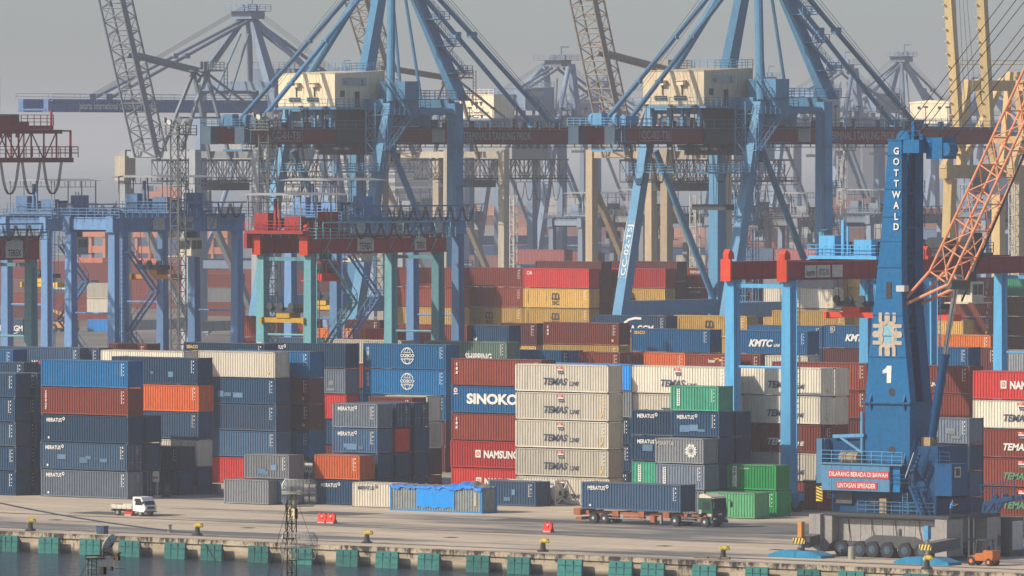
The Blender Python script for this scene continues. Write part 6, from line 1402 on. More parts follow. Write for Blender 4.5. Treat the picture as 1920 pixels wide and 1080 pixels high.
for x in (x0+.85, x2-.42):
    for y in (Y0+.14, Y0+w1-.14): 
        mb = MB(); mb.use(TYRE); mb.wheel((x, y, .32), .32, .22, 'y', 18); mb.use(STEEL); mb.tube((x, y-.125, .32), (x, y-.11, .32), .17, 12); mb.build('wheel', None, r)
for yy in (.02, 1.6): mb = MB(); mb.beam((x1+.05, Y0+yy+.05, .95), (x1+.05, Y0+yy+.05, 2.0), .07); mb.beam((x1+.3, Y0+yy+.05, 1.5), (x1+.3, Y0+yy+.05, 1.75), .16); mb.build('headboard_post', DK, r)
mb = MB(); mb.box(x2+.05, Y0-.22, 1.25, x2+.12, Y0-.04, 1.5); mb.build('mirror', DK, r)
# ================= TARPAULIN COVERED BOX, TANK =================
P = onZ(731, 956.5, 0); xx, yy = P.x, P.y
r = empty('open_top_container', (xx+6.1, yy+1.22, 0), 'grey open top container under a blue tarpaulin with blue painted patch', 'shipping container', 'containers on the apron')
L_ = 12.19*.985
mb = MB(); corr(mb, xx+.1, xx+L_-.1, .12, 2.45, yy+.04, -1); corr(mb, xx+.1, xx+L_-.1, .12, 2.45, yy+2.4, 1); corr_end(mb, yy+.1, yy+2.35, .12, 2.45, xx+L_-.03, 1); corr_end(mb, yy+.1, yy+2.35, .12, 2.45, xx+.03, -1); mb.build('body', paint('worn_grey_green', (.20,.235,.235), .6, .6, .3, .25), r)
mb = MB(); 
for x in (xx, xx+L_-.22):
    for y in (yy, yy+2.22): mb.box(x, y, 0, x+.22, y+.22, 2.59)
mb.box(xx+.22, yy+.02, 0, xx+L_-.22, yy+.1, .14); mb.box(xx+.22, yy+.02, 2.42, xx+L_-.22, yy+.1, 2.55); mb.box(xx+L_-.1, yy+.22, 2.42, xx+L_, yy+2.22, 2.55); mb.box(xx+L_-.1, yy+.22, 0, xx+L_, yy+2.22, .14); mb.build('frame', paint('frame_blue', (.01,.19,.48)), r)
mb = MB(); mb.use(paint('patch_blue', (.008,.22,.62), .5, .1, 0, .1)); 
pts = []; n = 14; a, b = xx+L_*.29, xx+L_*.70
top = [(a+(b-a)*i/n, 2.40) for i in range(n+1)]; bot = [(a+(b-a)*i/n, .42+.12*math.sin(i*1.7)+.06*math.sin(i*3.1)) for i in range(n+1)]
for i in range(n): mb.add([(bot[i][0],yy-.005,bot[i][1]),(bot[i+1][0],yy-.005,bot[i+1][1]),(top[i+1][0],yy-.005,top[i+1][1]),(top[i][0],yy-.005,top[i][1])], [(0,1,2,3)])
mb.build('painted_patch', None, r)
mb = MB(); mb.use(YELL); mb.box(xx+L_-1.05, yy-.01, .75, xx+L_-.8, yy+.0, 1.0); mb.use(FADEL); mb.box(xx+L_-1.05, yy-.01, 1.0, xx+L_-.8, yy+.0, 2.1); mb.build('label_strip', None, r)
TARP = paint('blue_tarpaulin', (.012,.20,.68), .4, 0, .12, .35, 0, .3); TGR = paint('dusty_grey_tarpaulin', (.22,.21,.19), .9, .1, .3, .2)
rnd = random.Random(5); nx, ny = 60, 14; mb = MB(); vs = []
def th(u, v):
    bump = .55*math.exp(-((u-.80)/.10)**2)*(1-.25*abs(v*2-1)) + .18*math.exp(-((u-.62)/.05)**2)
    return bump+.05*math.sin(u*57+v*7)+.045*math.sin(u*113-v*19)+.03*rnd.random()
for i in range(nx+1):
    u = i/nx
    for j in range(ny+1):
        v = j/ny; z = 2.60+th(u, v); y = yy-.08+v*2.6
        if j <= 1:
            dr = .16+.14*abs(math.sin(u*21))+.1*rnd.random()+(.30*math.exp(-((u-.75)/.12)**2)); z -= dr*(1-j*.65); y = yy-.09-.04*rnd.random()+j*.05
        vs.append((xx+u*L_*1.0-.02, y, z))
fs = []
for i in range(nx):
    for j in range(ny):
        a = i*(ny+1)+j; fs.append((a, a+ny+1, a+ny+2, a+1))
mb.use(TARP); mb.v = vs
for k, f in enumerate(fs):
    i, j = divmod(k, ny); mb.f.append(f); blue = j < 2 or (.62 < i/nx < .83 and j < 7)
    if 'TGR' and not blue:
        if TGR not in mb.mats: mb.mats.append(TGR)
        mb.m.append(mb.mats.index(TGR))
    else: mb.m.append(0)
tag(mb.build('tarpaulin', None), 'rumpled blue and dusty grey tarpaulin draped over the open top container', 'tarpaulin')
sx7 = STK['C7']; P = Vector((sx7[0]+6.06+.02-1.74, sx7[1]+3.05, 2.55)); r = empty('tank_container', (P.x+1.2, P.y+1.2, 0), 'white framed tank container between dark containers on the apron', 'tank container')
TX_ = P.x-4.34; TWH = paint('tank_white', (.62,.62,.58), .5, .4, .2, .1)
mb = MB(); mb.tube((TX_+.4, P.y+1.22, 1.3), (TX_+5.5, P.y+1.22, 1.3), 1.12, 22); mb.tube((TX_+5.5, P.y+1.22, 1.3), (TX_+5.75, P.y+1.22, 1.3), 1.12, 22, .7); mb.build('tank', TWH, r)
mb = MB()
for x in (TX_, TX_+5.94):
    for y in (P.y, P.y+2.3): mb.box(x, y, 0, x+.14, y+.14, 2.59)
    for z in (0, 2.45): mb.box(x, P.y+.14, z, x+.14, P.y+2.3, z+.14)
    for (a, b) in (((.1,.1),(1.2,.75)), ((2.3,.1),(1.2,.75)), ((.1,2.5),(.8,1.7)), ((2.3,2.5),(1.6,1.7))): mb.beam((x+.07, P.y+a[0], a[1]), (x+.07, P.y+b[0], b[1]), .12)
for y in (P.y, P.y+2.3): mb.box(TX_+.14, y, 0, TX_+5.94, y+.14, .14); mb.box(TX_+.14, y, 2.45, TX_+5.94, y+.14, 2.59)
mb.build('frame', TWH, r)
mb = MB(); mb.use(YELL); mb.box(TX_+5.76, P.y+.5, 1.5, TX_+5.78, P.y+.75, 1.7); mb.use(BLACKL); mb.box(TX_+5.76, P.y+1.05, 1.0, TX_+5.78, P.y+1.45, 1.45); mb.build('plates', None, r)
# ================= SIGNS, BLOCKS =================
P = onZ(286, 934, 0); r = empty('signboard', P, 'white signboard on two posts beside the pickup stack', 'sign')
w_ = 1.55
mb = MB(); mb.tube((P.x-w_*.32, P.y, 0), (P.x-w_*.32, P.y, 2.9), .05, 8); mb.tube((P.x+w_*.42, P.y, 0), (P.x+w_*.42, P.y, 2.9), .05, 8); mb.box(P.x-w_*.32-.25, P.y-.2, 0, P.x-w_*.32+.25, P.y+.2, .25); mb.box(P.x+w_*.42-.3, P.y-.2, 0, P.x+w_*.42+.3, P.y+.2, .3); mb.build('post', SGN, r)
mb = MB(); mb.use(SGN); mb.box(P.x-.72, P.y-.09, 1.75, P.x+.98, P.y-.055, 2.85); mb.use(DNAVY)
for q in range(4): mb.box(P.x-.58+q*.38, P.y-.105, 2.02, P.x-.58+q*.38+.22, P.y-.091, 2.3)
mb.use(FADEL); mb.box(P.x-.5, P.y-.1, 2.55, P.x+.7, P.y-.091, 2.65); mb.build('board', None, r)
P = onZ(580, 944, 0); r = empty('signboard', P, 'small white sign on a post left of the orange container', 'sign')
mb = MB(); mb.tube(P, P+Vector((0,0,4.1)), .06, 8); mb.build('post', SGN, r)
mb = MB(); mb.use(SGN); mb.box(P.x-.55, P.y-.09, 3.2, P.x+.5, P.y-.061, 4.2); mb.use(DNAVY)
for q in range(3): mb.box(P.x-.4+q*.3, P.y-.105, 3.5, P.x-.25+q*.3, P.y-.091, 3.7)
mb.build('board', None, r)
P = onZ(313, 931, 0); r = empty('zone_sign', P, 'small green sign reading 3A at the foot of dark containers', 'sign')
mb = MB(); mb.box(P.x-.45, P.y-.15, 0, P.x+.55, P.y+.15, .3); mb.box(P.x-.42, P.y-.04, .3, P.x+.5, P.y, 1.35); mb.build('board', paint('sign_green', (.02,.20,.13)), r)
mb = MB(); mb.use(WHITE); text(mb, '3A', P.x-.25, .62, .42, P.y-.06, .03, width=.6); mb.build('lettering', None, r)
CBL = paint('weathered_concrete_block', (.26,.24,.21), .9, .3, .2, .3)
def block(px, py, lab, stripes):
    P = onZ(px, py, 0); r = empty('concrete_block', P, lab, 'concrete block', 'concrete blocks at the stack feet')
    mb = MB(); mb.prism([(P.x-.75,0),(P.x+.75,0),(P.x+.6,.95),(P.x-.6,.95)], P.y, P.y+.6); mb.build('block', CBL, r)
    if stripes:
        mb = MB(); mb.use(HAZ_Y)
        for q in range(2): polyxz(mb, [(P.x-.5+q*.6,.1),(P.x-.3+q*.6,.1),(P.x-.1+q*.6,.5),(P.x-.3+q*.6,.85),(P.x-.5+q*.6,.85),(P.x-.3+q*.6,.5)], P.y-.01)
        mb.build('hazard_stripes', None, r)
block(231, 936, 'plain concrete block at the right foot of the pickup stack', 0); block(330, 928, 'grey concrete block right of the green sign', 0); block(350, 927, 'concrete block with two yellow chevrons, right of the plain grey one', 1); block(378, 925, 'chevron marked concrete block furthest right by the blue container', 1); block(399, 924, 'plain concrete block at the foot of the red container', 0)
# ================= ANTENNA MAST AND DISHES (near the camera) =================
ANT = plain('rusty_dark_lattice', (.035,.03,.022), .7, .2); WIRE = plain('pale_wire_grid', (.52,.51,.45), .5, .3)
sA = 72.0
def ap(px, py, s=sA): return atS(px, py, s)
b = ap(547, 920); base = Vector((b.x, b.y, -3)); r = empty('antenna_mast', base, 'slim dark lattice antenna mast carrying a grid dish in the foreground', 'antenna mast')
rt3 = RT*.12; fw3 = Vector((-sT, cT, 0))*.12
mb = MB(); zt = ap(547, 928).z
cn = [-rt3-fw3*.6, rt3-fw3*.6, fw3*1.1]
for c in cn: mb.tube(base+c, Vector((b.x, b.y, zt))+c, .016, 6)
k = 0; z = -3.0
while z < zt-.3:
    for i in range(3):
        p, q = cn[i], cn[(i+1) % 3]
        if k % 2: p, q = q, p
        mb.tube(Vector((b.x, b.y, z))+p, Vector((b.x, b.y, z+.32))+q, .008, 4); mb.tube(Vector((b.x, b.y, z))+p, Vector((b.x, b.y, z))+q, .007, 4)
    z += .32; k += 1
for zz in (zt, ap(547, 1008).z): mb.box(b.x-.16, b.y-.16, zz-.03, b.x+.16, b.y+.16, zz)
mb.build('mast', ANT, r)
mb = MB(); mb.tube(Vector((b.x, b.y, zt)), Vector((b.x, b.y, zt+.22)), .05, 8); mb.path([ap(541, 950), ap(537, 965), ap(535, 990), ap(540, 1000)], .012, 5); mb.path([ap(540, 990), ap(532, 1000), ap(530, 1015), ap(538, 1022)], .012, 5); mb.path([ap(545, 935), ap(536, 945), ap(536, 960)], .014, 5); mb.build('cables', ANT, r)
mb = MB(); c = ap(551, 963); mb.cbox(c, .16, .14, .26); mb.cbox(ap(542, 962)+fw3*.3, .10, .1, .2); mb.cbox(c+Vector((.0,0,.2)), .08, .08, .3); mb.build('radio_box', paint('yellowed_plastic', (.55,.48,.30), .6, .2, 0, .1), r)
def griddish(px, py, wpx, hpx, mast, fade=None):
    """paraboloid of bars, opening towards the left-rear of the picture"""
    c = ap(px, py)-FW*.25; hw, hh = wpx/2/sA, hpx/2/sA; mb = MB()
    def S(u, v): return c+RT*(u*hw)+UP*(v*hh)+FW*(.28*(u*u*1.0+v*v*.5))
    n = 26
    for i in range(n+1):
        u = -1+2*i/n; lim = 1.0 if abs(u) < .75 else math.sqrt(max(.15, 1-((abs(u)-.75)/.25)**2*.55)); pts = [S(u, lim*(-1+2*j/8)) for j in range(9)]; mb.path(pts, .0075, 4)
    for v in (-1, -.06, .06, 1):
        lim = 1 if abs(v) < .5 else .8; pts = [S(lim*(-1+2*j/12), v) for j in range(13)]; mb.path(pts, .011, 4)
    for sgn in (-1, 1): mb.path([S(sgn*.8, 1), S(sgn*.97, .6), S(sgn*1.0, 0), S(sgn*.97, -.6), S(sgn*.8, -1)], .011, 4)
    mb.tube(c, c+FW*.5, .02, 6); mb.cbox(c+FW*.5, .08, .08, .12); return mb.build('grid_dish', WIRE, mast)
griddish(561, 924, 66, 50, r)
griddish(561, 1024, 68, 50, r)
for k, (px, py, ex, ey) in enumerate(((543, 930, 470, 1180), (556, 935, 640, 1180), (548, 930, 515, 1200))):
    mb = MB(); mb.tube(ap(px, py), ap(ex, ey)+FW*(4-3*k), .006, 4); mb.build('guy_wire', ANT, r)
b = ap(181, 1046); r = empty('dish_stand', Vector((b.x, b.y, -3)), 'rusty stand with a white satellite dish in the lower left foreground', 'satellite dish')
mb = MB()
for px in (165, 172, 181): q = ap(px, 1046); mb.tube((q.x, q.y, -3), q, .014, 6)
for k in range(14): a = ap(165, 1050+k*8); q = ap(181, 1054+k*8); mb.tube(a, q, .008, 4)
for py in (1042, 1048): mb.tube(ap(160, py), ap(196, py-1), .022, 6)
mb.path([ap(168, 1050), ap(158, 1066), ap(148, 1085)], .008, 4); mb.build('stand', ANT, r)
mb = MB(); mb.tube(ap(193, 1044), ap(194, 1018), .03, 8); mb.tube(ap(190, 1030), ap(202, 1026), .03, 6); mb.tube(ap(200, 1036), ap(222, 1048), .016, 6); mb.tube(ap(212, 1048), ap(226, 1036), .03, 6); mb.cbox(ap(220, 1046), .12, .1, .14); mb.build('feed_arm', paint('rust_brown_steel', (.16,.10,.05), .8, .5, 0, .3), r)
c = ap(209, 1022); ax = (RT*.75-FW*.55+UP*.3).normalized(); ax = (-RT*.78+FW*.45+UP*.42).normalized(); e1 = ax.cross(Vector((0,0,1))).normalized(); e2 = e1.cross(ax).normalized()
mb = MB(); rings_ = 6; seg = 28; vs = [c]; R0 = .27
for i in range(1, rings_+1):
    rr = R0*i/rings_
    for j in range(seg): t = 2*math.pi*j/seg; vs.append(c+e1*rr*math.cos(t)+e2*rr*math.sin(t)+ax*(.35*rr*rr/R0))
fs = [(0, 1+j, 1+(j+1) % seg) for j in range(seg)]
for i in range(rings_-1):
    for j in range(seg): a = 1+i*seg+j; b_ = 1+i*seg+(j+1) % seg; fs.append((a, a+seg, b_+seg, b_))
mb.add(vs, fs); o = mb.build('dish', paint('ivory_dish', (.62,.60,.50), .4, .2, 0, .1), r, smooth=True); md = o.modifiers.new('thick', 'SOLIDIFY'); md.thickness = .012
mb = MB(); 
for j in (3, 10, 17, 24): mb.tube(c-ax*.02, c+e1*R0*math.cos(j*.224)+e2*R0*math.sin(j*.224)+ax*.075, .007, 4)
mb.build('ribs', ANT, r)
c = ap(198, 1066)
mb = MB(); hw = .5
for i in range(31):
    u = -1+2*i/30; mb.path([c+RT*u*hw+UP*(v*.33)+FW*(.2*u*u) for v in (-1, 0, 1)], .006, 4)
for v in (-1, 0, .9): mb.path([c+RT*u*hw+UP*(v*.33)+FW*(.2*u*u) for u in (-1,-.5,0,.5,1)], .009, 4)
mb.build('grid_dish', WIRE, r); mb = MB(); mb.cbox(ap(193, 1070), .14, .12, .2); mb.cbox(ap(209, 1066), .06, .06, .1); mb.build('radio_box', ANT, r)
# ================= PERSON ON THE CRANE DECK =================
SKIN = plain('skin', (.28,.15,.09)); BSH = plain('blue_shirt', (.04,.28,.6)); DTR = plain('dark_trousers', (.02,.025,.04))
def person(loc, yaw=0):
    r = empty('person', loc, 'person in a blue shirt leaning on the grey crane deck reaching right', 'person')
    J = {'pel':(0,0,.95),'ch':(.10,0,1.32),'nk':(.16,0,1.50),'hd':(.20,0,1.62),'ht':(.22,0,1.74),'ls':(.13,.19,1.43),'le':(.36,.22,1.30),'lh':(.62,.16,1.34),'lf':(.72,.15,1.34),'rs':(.13,-.19,1.43),'re':(.34,-.24,1.24),'rh':(.58,-.2,1.22),'rf':(.68,-.19,1.22),'lk':(.06,.10,.52),'la':(-.04,.11,.08),'lt':(.12,.12,.04),'rk':(.08,-.10,.52),'ra':(.02,-.11,.08),'rt':(.18,-.12,.04),'lp':(0,.09,.90),'rp':(0,-.09,.90)}
    Rr = {'pel':.14,'ch':.16,'nk':.06,'hd':.10,'ht':.085,'ls':.075,'le':.05,'lh':.035,'lf':.035,'rs':.075,'re':.05,'rh':.035,'rf':.035,'lk':.07,'la':.045,'lt':.045,'rk':.07,'ra':.045,'rt':.045,'lp':.10,'rp':.10}
    E = [('pel','ch'),('ch','nk'),('nk','hd'),('hd','ht'),('ch','ls'),('ls','le'),('le','lh'),('lh','lf'),('ch','rs'),('rs','re'),('re','rh'),('rh','rf'),('pel','lp'),('lp','lk'),('lk','la'),('la','lt'),('pel','rp'),('rp','rk'),('rk','ra'),('ra','rt')]
    ks = list(J); me = bpy.data.meshes.new('body'); me.from_pydata([J[k] for k in ks], [(ks.index(a), ks.index(b)) for a, b in E], [])
    o = bpy.data.objects.new('body', me); COL.objects.link(o); o.parent = r
    sk = o.modifiers.new('skin', 'SKIN'); lay = me.skin_vertices[0] if len(me.skin_vertices) else None
    if lay:
        for i, k in enumerate(ks): lay.data[i].radius = (Rr[k], Rr[k]*.85)
        lay.data[0].use_root = True
    o.modifiers.new('sub', 'SUBSURF').levels = 1
    dg = bpy.context.evaluated_depsgraph_get(); dg.update(); m2 = bpy.data.meshes.new_from_object(o.evaluated_get(dg)); o.modifiers.clear(); o.data = m2
    m2.materials.clear()
    for m in (SKIN, BSH, DTR): m2.materials.append(m)
    for p in m2.polygons:
        c = p.center; p.use_smooth = True
        p.material_index = 2 if c.z < .98 else (0 if c.z > 1.50 or c.x > .42 else 1)
    mb = MB(); mb.tube(Vector(loc)+Vector((.19,0,1.70)), Vector(loc)+Vector((.21,0,1.80)), .115, 12, .07); mb.build('hair', plain('black_hair', (.01,.01,.01)), r)
    return r
pp = fy(1783, 981, YW+1.0) ; person((pp.x, YW+1.0, 3.66))
# ================= FAR QUAY: STACKS, SHIPS, CITY =================
GG_ = 'hazy containers far across the yard'
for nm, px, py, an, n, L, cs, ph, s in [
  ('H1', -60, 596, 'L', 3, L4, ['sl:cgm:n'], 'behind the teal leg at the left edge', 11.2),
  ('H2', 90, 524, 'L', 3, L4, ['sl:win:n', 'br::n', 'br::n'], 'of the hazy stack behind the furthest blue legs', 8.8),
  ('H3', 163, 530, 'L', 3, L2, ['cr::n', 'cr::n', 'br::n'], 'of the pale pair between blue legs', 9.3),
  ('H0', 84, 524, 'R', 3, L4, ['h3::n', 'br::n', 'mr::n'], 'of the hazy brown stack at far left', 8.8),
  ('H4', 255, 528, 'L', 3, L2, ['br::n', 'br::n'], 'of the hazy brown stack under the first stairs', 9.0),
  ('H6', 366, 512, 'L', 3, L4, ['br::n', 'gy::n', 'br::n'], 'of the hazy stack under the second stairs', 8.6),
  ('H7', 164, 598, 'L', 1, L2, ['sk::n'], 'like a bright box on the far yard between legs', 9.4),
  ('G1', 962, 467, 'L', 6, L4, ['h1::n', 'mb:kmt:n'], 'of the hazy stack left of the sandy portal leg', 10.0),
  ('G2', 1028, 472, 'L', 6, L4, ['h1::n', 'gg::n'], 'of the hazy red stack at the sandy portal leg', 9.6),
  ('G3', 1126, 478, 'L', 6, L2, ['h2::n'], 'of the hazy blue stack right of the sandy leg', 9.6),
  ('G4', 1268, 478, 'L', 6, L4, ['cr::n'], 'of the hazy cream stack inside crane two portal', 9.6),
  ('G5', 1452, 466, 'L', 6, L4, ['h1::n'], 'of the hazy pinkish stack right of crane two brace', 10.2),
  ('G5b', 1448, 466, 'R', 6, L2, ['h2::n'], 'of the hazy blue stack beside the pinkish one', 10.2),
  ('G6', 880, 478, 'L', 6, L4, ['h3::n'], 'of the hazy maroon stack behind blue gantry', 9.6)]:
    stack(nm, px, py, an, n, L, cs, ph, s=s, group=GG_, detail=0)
def ship(px0, px1, pyd, s, label, hullc, cols=None, ox=0, group='cargo ships at the far quay', bridge=None, deck=None):
    a = atS(px0, pyd, s); b_ = atS(px1, pyd, s)
    # hull lies along the quay (X)
    y = a.y; bx = onY(px1, pyd, y).x; zd = a.z
    r = empty('cargo_ship', ((a.x+bx)/2, y+10, -1.75), label, 'ship', group)
    mb = MB(); n = 24; Bw = 22.0; pr = []
    L = bx-a.x
    def sec(t):  # half-beam along the length
        return Bw/2*min(1, (t/.06)**.6 if t < .06 else 1)*(1 if t < .82 else max(.02, 1-((t-.82)/.18)**2.2))
    vs = []
    for i in range(n+1):
        t = i/n; w1 = sec(t); x = a.x+L*t; sh = 1.6*max(0, (t-.85)/.15)**2
        vs += [(x, y+11-w1*.82, -2.6), (x, y+11-w1, zd+sh), (x, y+11+w1, zd+sh), (x, y+11+w1*.82, -2.6)]
    fs = []
    for i in range(n): p = 4*i; fs += [(p, p+4, p+5, p+1), (p+1, p+5, p+6, p+2), (p+2, p+6, p+7, p+3)]
    fs += [(0,1,2,3), (4*n, 4*n+3, 4*n+2, 4*n+1)]; mb.add(vs, fs); mb.build('hull', hullc, r)
    mb = MB(); mb.rail((a.x+2, y+.3, zd), (a.x+L*.85, y+.3, zd), 1.2, 3, .06, 3); mb.build('railing', RO if deck is None else deck, r)
    if bridge:
        x = a.x+L*bridge; mb = MB(); mb.use(HW)
        for q in range(5): mb.box(x, y+2, zd+q*2.8+.002, x+11-q*.6, y+20, zd+q*2.8+2.6); mb.box(x-.6, y+1.4, zd+q*2.8+2.6, x+11.4-q*.6, y+20.6, zd+q*2.8+2.8)
        mb.use(GLS)
        for q in range(5):
            for k in range(6): mb.box(x+.6+k*1.6, y+1.96, zd+q*2.8+1.2, x+1.5+k*1.6, y+1.99, zd+q*2.8+2.0)
        mb.use(HW); mb.box(x+3, y+8, zd+14, x+6, y+13, zd+19); mb.beam((x+8, y+10, zd+14), (x+8, y+10, zd+22), .4); mb.build('superstructure', None, r)
    return r, a.x, y, zd, L
HMR = paint('maroon_hull', (.17,.03,.028), .6, .2, .1, .15); HBL = paint('dark_blue_hull', (.02,.05,.12), .6, .2, .1, .15)
r, sx, sy, sz, sl_ = ship(-140, 600, 489, 7.7, 'maroon hulled cargo ship moored behind the blue gantry legs', HMR, bridge=None)
# deck cranes and hatch covers in faded orange
mb = MB(); OR2 = paint('faded_deck_orange', (.50,.20,.12), .6, .3, .2, .2)
for px in (147, 258, 375):
    q = onY(px, 489, sy+5); w_ = 9.5
    mb = MB(); mb.box(q.x, sy+3, sz, q.x+w_, sy+4, sz+1.2)
    for xx in (0, w_*.45, w_-.8): mb.box(q.x+xx, sy+4, sz, q.x+xx+.8, sy+5, sz+6.2)
    mb.box(q.x-.3, sy+3.6, sz+6.2, q.x+w_+.3, sy+9, sz+8.4); mb.box(q.x+1, sy+4.2, sz+2.4, q.x+w_-1, sy+5, sz+4.0)
    mb.build('deck_frame', OR2, r)
r, sx, sy, sz, sl_ = ship(830, 1990, 462, 7.2, 'dark blue hulled container ship far beyond the cranes', HBL, bridge=None, deck=DK)
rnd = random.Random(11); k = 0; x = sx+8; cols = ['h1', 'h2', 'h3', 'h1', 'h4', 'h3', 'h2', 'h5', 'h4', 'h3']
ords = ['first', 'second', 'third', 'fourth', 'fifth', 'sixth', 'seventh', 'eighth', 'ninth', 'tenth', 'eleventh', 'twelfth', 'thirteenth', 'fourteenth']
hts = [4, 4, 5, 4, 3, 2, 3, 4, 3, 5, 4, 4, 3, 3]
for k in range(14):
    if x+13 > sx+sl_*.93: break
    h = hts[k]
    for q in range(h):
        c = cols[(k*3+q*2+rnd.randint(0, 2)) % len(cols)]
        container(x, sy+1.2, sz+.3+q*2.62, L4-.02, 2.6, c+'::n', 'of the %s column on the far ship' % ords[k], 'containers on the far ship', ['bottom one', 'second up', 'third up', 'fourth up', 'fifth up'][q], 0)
    x += 12.9
# ---- yellow crane on the right ----
YC = paint('sandy_yellow_steel', (.60,.44,.20), .6, .3, .2, .15)
A = atS(1768, 440, 11.0); r = empty('luffed_quay_crane', (A.x, A.y, 0), 'sandy yellow quay crane with raised twin booms right of the blue tower', 'quay crane', 'quay cranes with raised lattice booms')
YX = A.x
def yc(px, py, d=0): return onX(px, py, YX+d)
def leg(p, q, w0=1.7, w1=1.6, nm='portal_leg'):
    mb = MB(); mb.beam(p, q, w0, w1); mb.build(nm, YC, r)
leg(Vector((YX, yc(1770, 440).y, -1)), yc(1782, 335)); P = yc(1872, 335); leg(Vector((YX, P.y, -1)), P)
for d in (14,): p = yc(1782, 335); leg((YX+d, p.y, -1), (YX+d, p.y, p.z)); leg((YX+d, P.y, -1), (YX+d, P.y, P.z))
mb = MB(); p = yc(1768, 322); q = yc(1935, 322); mb.beam(p, q, 1.6, 2.3); mb.beam(p+Vector((14,0,0)), q+Vector((14,0,0)), 1.6, 2.3); mb.build('portal_girder', YC, r)
mb = MB()
for d in (0, 14):
    a = yc(1770, 318)+Vector((d,0,0)); b_ = yc(1788, 262)+Vector((d,0,0)); c = yc(1800, 262)+Vector((d,0,0)); e = yc(1806, 318)+Vector((d,0,0))
    mb.beam(a, b_, 1.1, 1.1); mb.beam(e, c, 1.1, 1.1); mb.beam(b_+Vector((0,-.5,0)), c+Vector((0,.5,0)), 1.1, 1.1); mb.beam(yc(1780, 290)+Vector((d,0,0)), yc(1802, 290)+Vector((d,0,0)), .4)
mb.beam(yc(1790, 262), yc(1790, 262)+Vector((14,0,0)), 1.2); mb.build('boom_hinge_frame', YC, r)
mb = MB(); a = yc(1812, 150); b_ = yc(1960, 150); mb.beam(a+Vector((2,0,-1)), b_+Vector((2,0,-1)), 1.5, 1.8); mb.beam(a+Vector((11,0,-1)), b_+Vector((11,0,-1)), 1.5, 1.8)
for py in (120,): mb.rail(yc(1800, 128), yc(1935, 128), 1.3, 1.8, .06, 2)
for (x0_, y0_, x1_, y1_) in ((1815, 150, 1800, 310), (1830, 150, 1868, 318), (1893, 135, 1880, 310), (1905, 135, 1925, 310), (1880, 150, 1808, 300)): mb.beam(yc(x0_, y0_), yc(x1_, y1_), 1.0, 1.1)
mb.build('upper_frame', YC, r)
for d, px0_, px1_ in ((0, 1776, 1798), (6, 1838, 1856)):
    mb = MB(); a = onX(px1_, 262, YX+d); b_ = onX(px0_, -60, YX+d); mb.beam(a, b_, 1.5, 1.2)
    n = 14
    for i in range(n): q = a.lerp(b_, i/n); mb.box(q.x-.9, q.y-1.15, q.z, q.x-.4, q.y-.8, q.z+.15)
    mb.build('boom', YC, r)
mb = MB()
for q in range(4): mb.tube(onX(1800+q*12, 262, YX+3), onX(1790+q*6, -60, YX+3), .05, 3)
mb.build('boom_ropes', CABL, r)
mb = MB(); p = yc(1815, 345); mb.box(p.x+1, p.y, p.z-1.8, p.x+12, p.y+26, p.z+1.2); mb.build('trolley_girder', paint('dull_navy_steel', (.05,.08,.14)), r)
# ---- hazy buildings behind the harbour ----
CW = paint('pale_tower_wall', (.55,.53,.48), .8, .2, .1, .1); WN = plain('dark_window_band', (.12,.14,.17), .3)
def bld(px, py, s, w_, d, lab, hz=None, fl=3.2, mat=CW):
    A = atS(px, py, s); r = empty('city_building', (A.x, A.y, 0), lab, 'building', 'hazy city buildings beyond the harbour')
    mb = MB(); mb.box(A.x, A.y, -1.8, A.x+w_, A.y+d, A.z); mb.box(A.x-.4, A.y-.4, A.z, A.x+w_+.4, A.y+d+.4, A.z+.8); mb.box(A.x+w_*.3, A.y+d*.3, A.z+.8, A.x+w_*.6, A.y+d*.6, A.z+4); mb.build('wall', mat, r)
    mb = MB(); z = A.z-3
    while z > 2:
        mb = MB(); mb.prism([(A.x+1, A.y-.06), (A.x+w_+.06, A.y-.06), (A.x+w_+.06, A.y+d-1), (A.x+w_+.005, A.y+d-1), (A.x+w_+.005, A.y-.005), (A.x+1, A.y-.005)], z, z+1.4, 'xy'); mb.build('window_band', WN, r)
        z -= fl
bld(598, 290, 4.6, 40, 22, 'pale hazy city block with window rows seen through crane one legs'); bld(515, 322, 4.4, 34, 20, 'lower pale hazy building left of the windowed block'); bld(670, 318, 4.2, 26, 30, 'pale hazy building seen right of the windowed block')
bld(1555, 222, 3.0, 14, 14, 'faint slim tower on the horizon left of others', mat=WN); bld(1575, 212, 2.9, 18, 14, 'tallest faint tower on the horizon right of crane two', mat=WN); bld(1598, 220, 2.8, 22, 14, 'faint broad tower on the horizon right of crane two', mat=WN)
bld(240, 366, 4.4, 12, 14, 'tiny hazy building left of the grey portal leg', mat=WN); bld(262, 368, 4.6, 16, 14, 'tiny hazy building right of the grey portal leg', mat=WN)
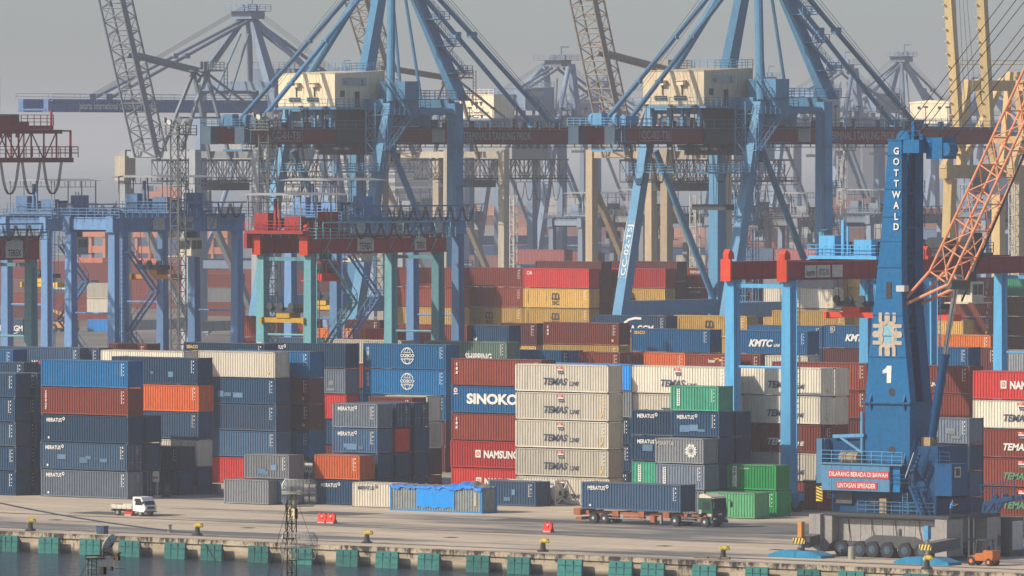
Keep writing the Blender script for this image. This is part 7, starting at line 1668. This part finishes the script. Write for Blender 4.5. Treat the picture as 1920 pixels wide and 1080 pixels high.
P = atS(285, 372, 5.2); r = empty('cargo_ship', P, 'distant ship with faded orange deckhouse behind the blue gantries', 'ship', 'cargo ships at the far quay')
mb = MB(); mb.prism([(P.x-14,-2.6),(P.x+26,-2.6),(P.x+30,P.z-3),(P.x-14,P.z-3)], P.y, P.y+14); mb.build('hull', HBL, r)
mb = MB(); mb.box(P.x-4, P.y+1, P.z-3, P.x+18, P.y+12, P.z+2.5); mb.box(P.x+1, P.y+2, P.z+2.5, P.x+12, P.y+10, P.z+4.4); mb.build('deckhouse', OR2, r)
# small yard machine beyond the legs
P = onZ(97, 622, 0); r = empty('reach_stacker', P, 'small orange yard machine far between the violet blue legs', 'yard vehicle')
mb = MB(); mb.prism([(P.x,.8),(P.x+5.2,.8),(P.x+5.2,2.4),(P.x+3.4,2.6),(P.x+2.6,1.9),(P.x,1.9)], P.y, P.y+2.4); mb.build('body', ORM, r)
mb = MB(); mb.beam((P.x+4.6, P.y+1.2, 2.6), (P.x-1.2, P.y+1.2, 4.4), .6); mb.box(P.x-1.8, P.y-.8, 3.4, P.x-1.2, P.y+3.4, 3.9); mb.build('lifting_arm', YEL, r)
for x in (.7, 4.3):
    for y in (.1, 2.3): mb = MB(); mb.use(TYRE); mb.wheel((P.x+x, P.y+y, .8), .8, .6, 'y', 14); mb.use(ORM); mb.tube((P.x+x, P.y+y-.31, .8), (P.x+x, P.y+y-.32, .8), .35, 10); mb.build('wheel', None, r)
# ================= HAZE =================
mb = MB(); mb.box(-59000, -19000, -3.0, 59000, 59000, 92.0)
hz = mb.build('haze', None)
hm = bpy.data.materials.new('haze_air'); hm.use_nodes = True; nt = hm.node_tree
for n in list(nt.nodes):
    if n.type != 'OUTPUT_MATERIAL': nt.nodes.remove(n)
pv = nt.nodes.new('ShaderNodeVolumePrincipled'); pv.inputs['Density'].default_value = .00017; pv.inputs['Color'].default_value = (.86,.885,.93,1)
nt.links.new(pv.outputs[0], nt.nodes['Material Output'].inputs['Volume'])
hz.data.materials.append(hm); tag(hz, kind='stuff')
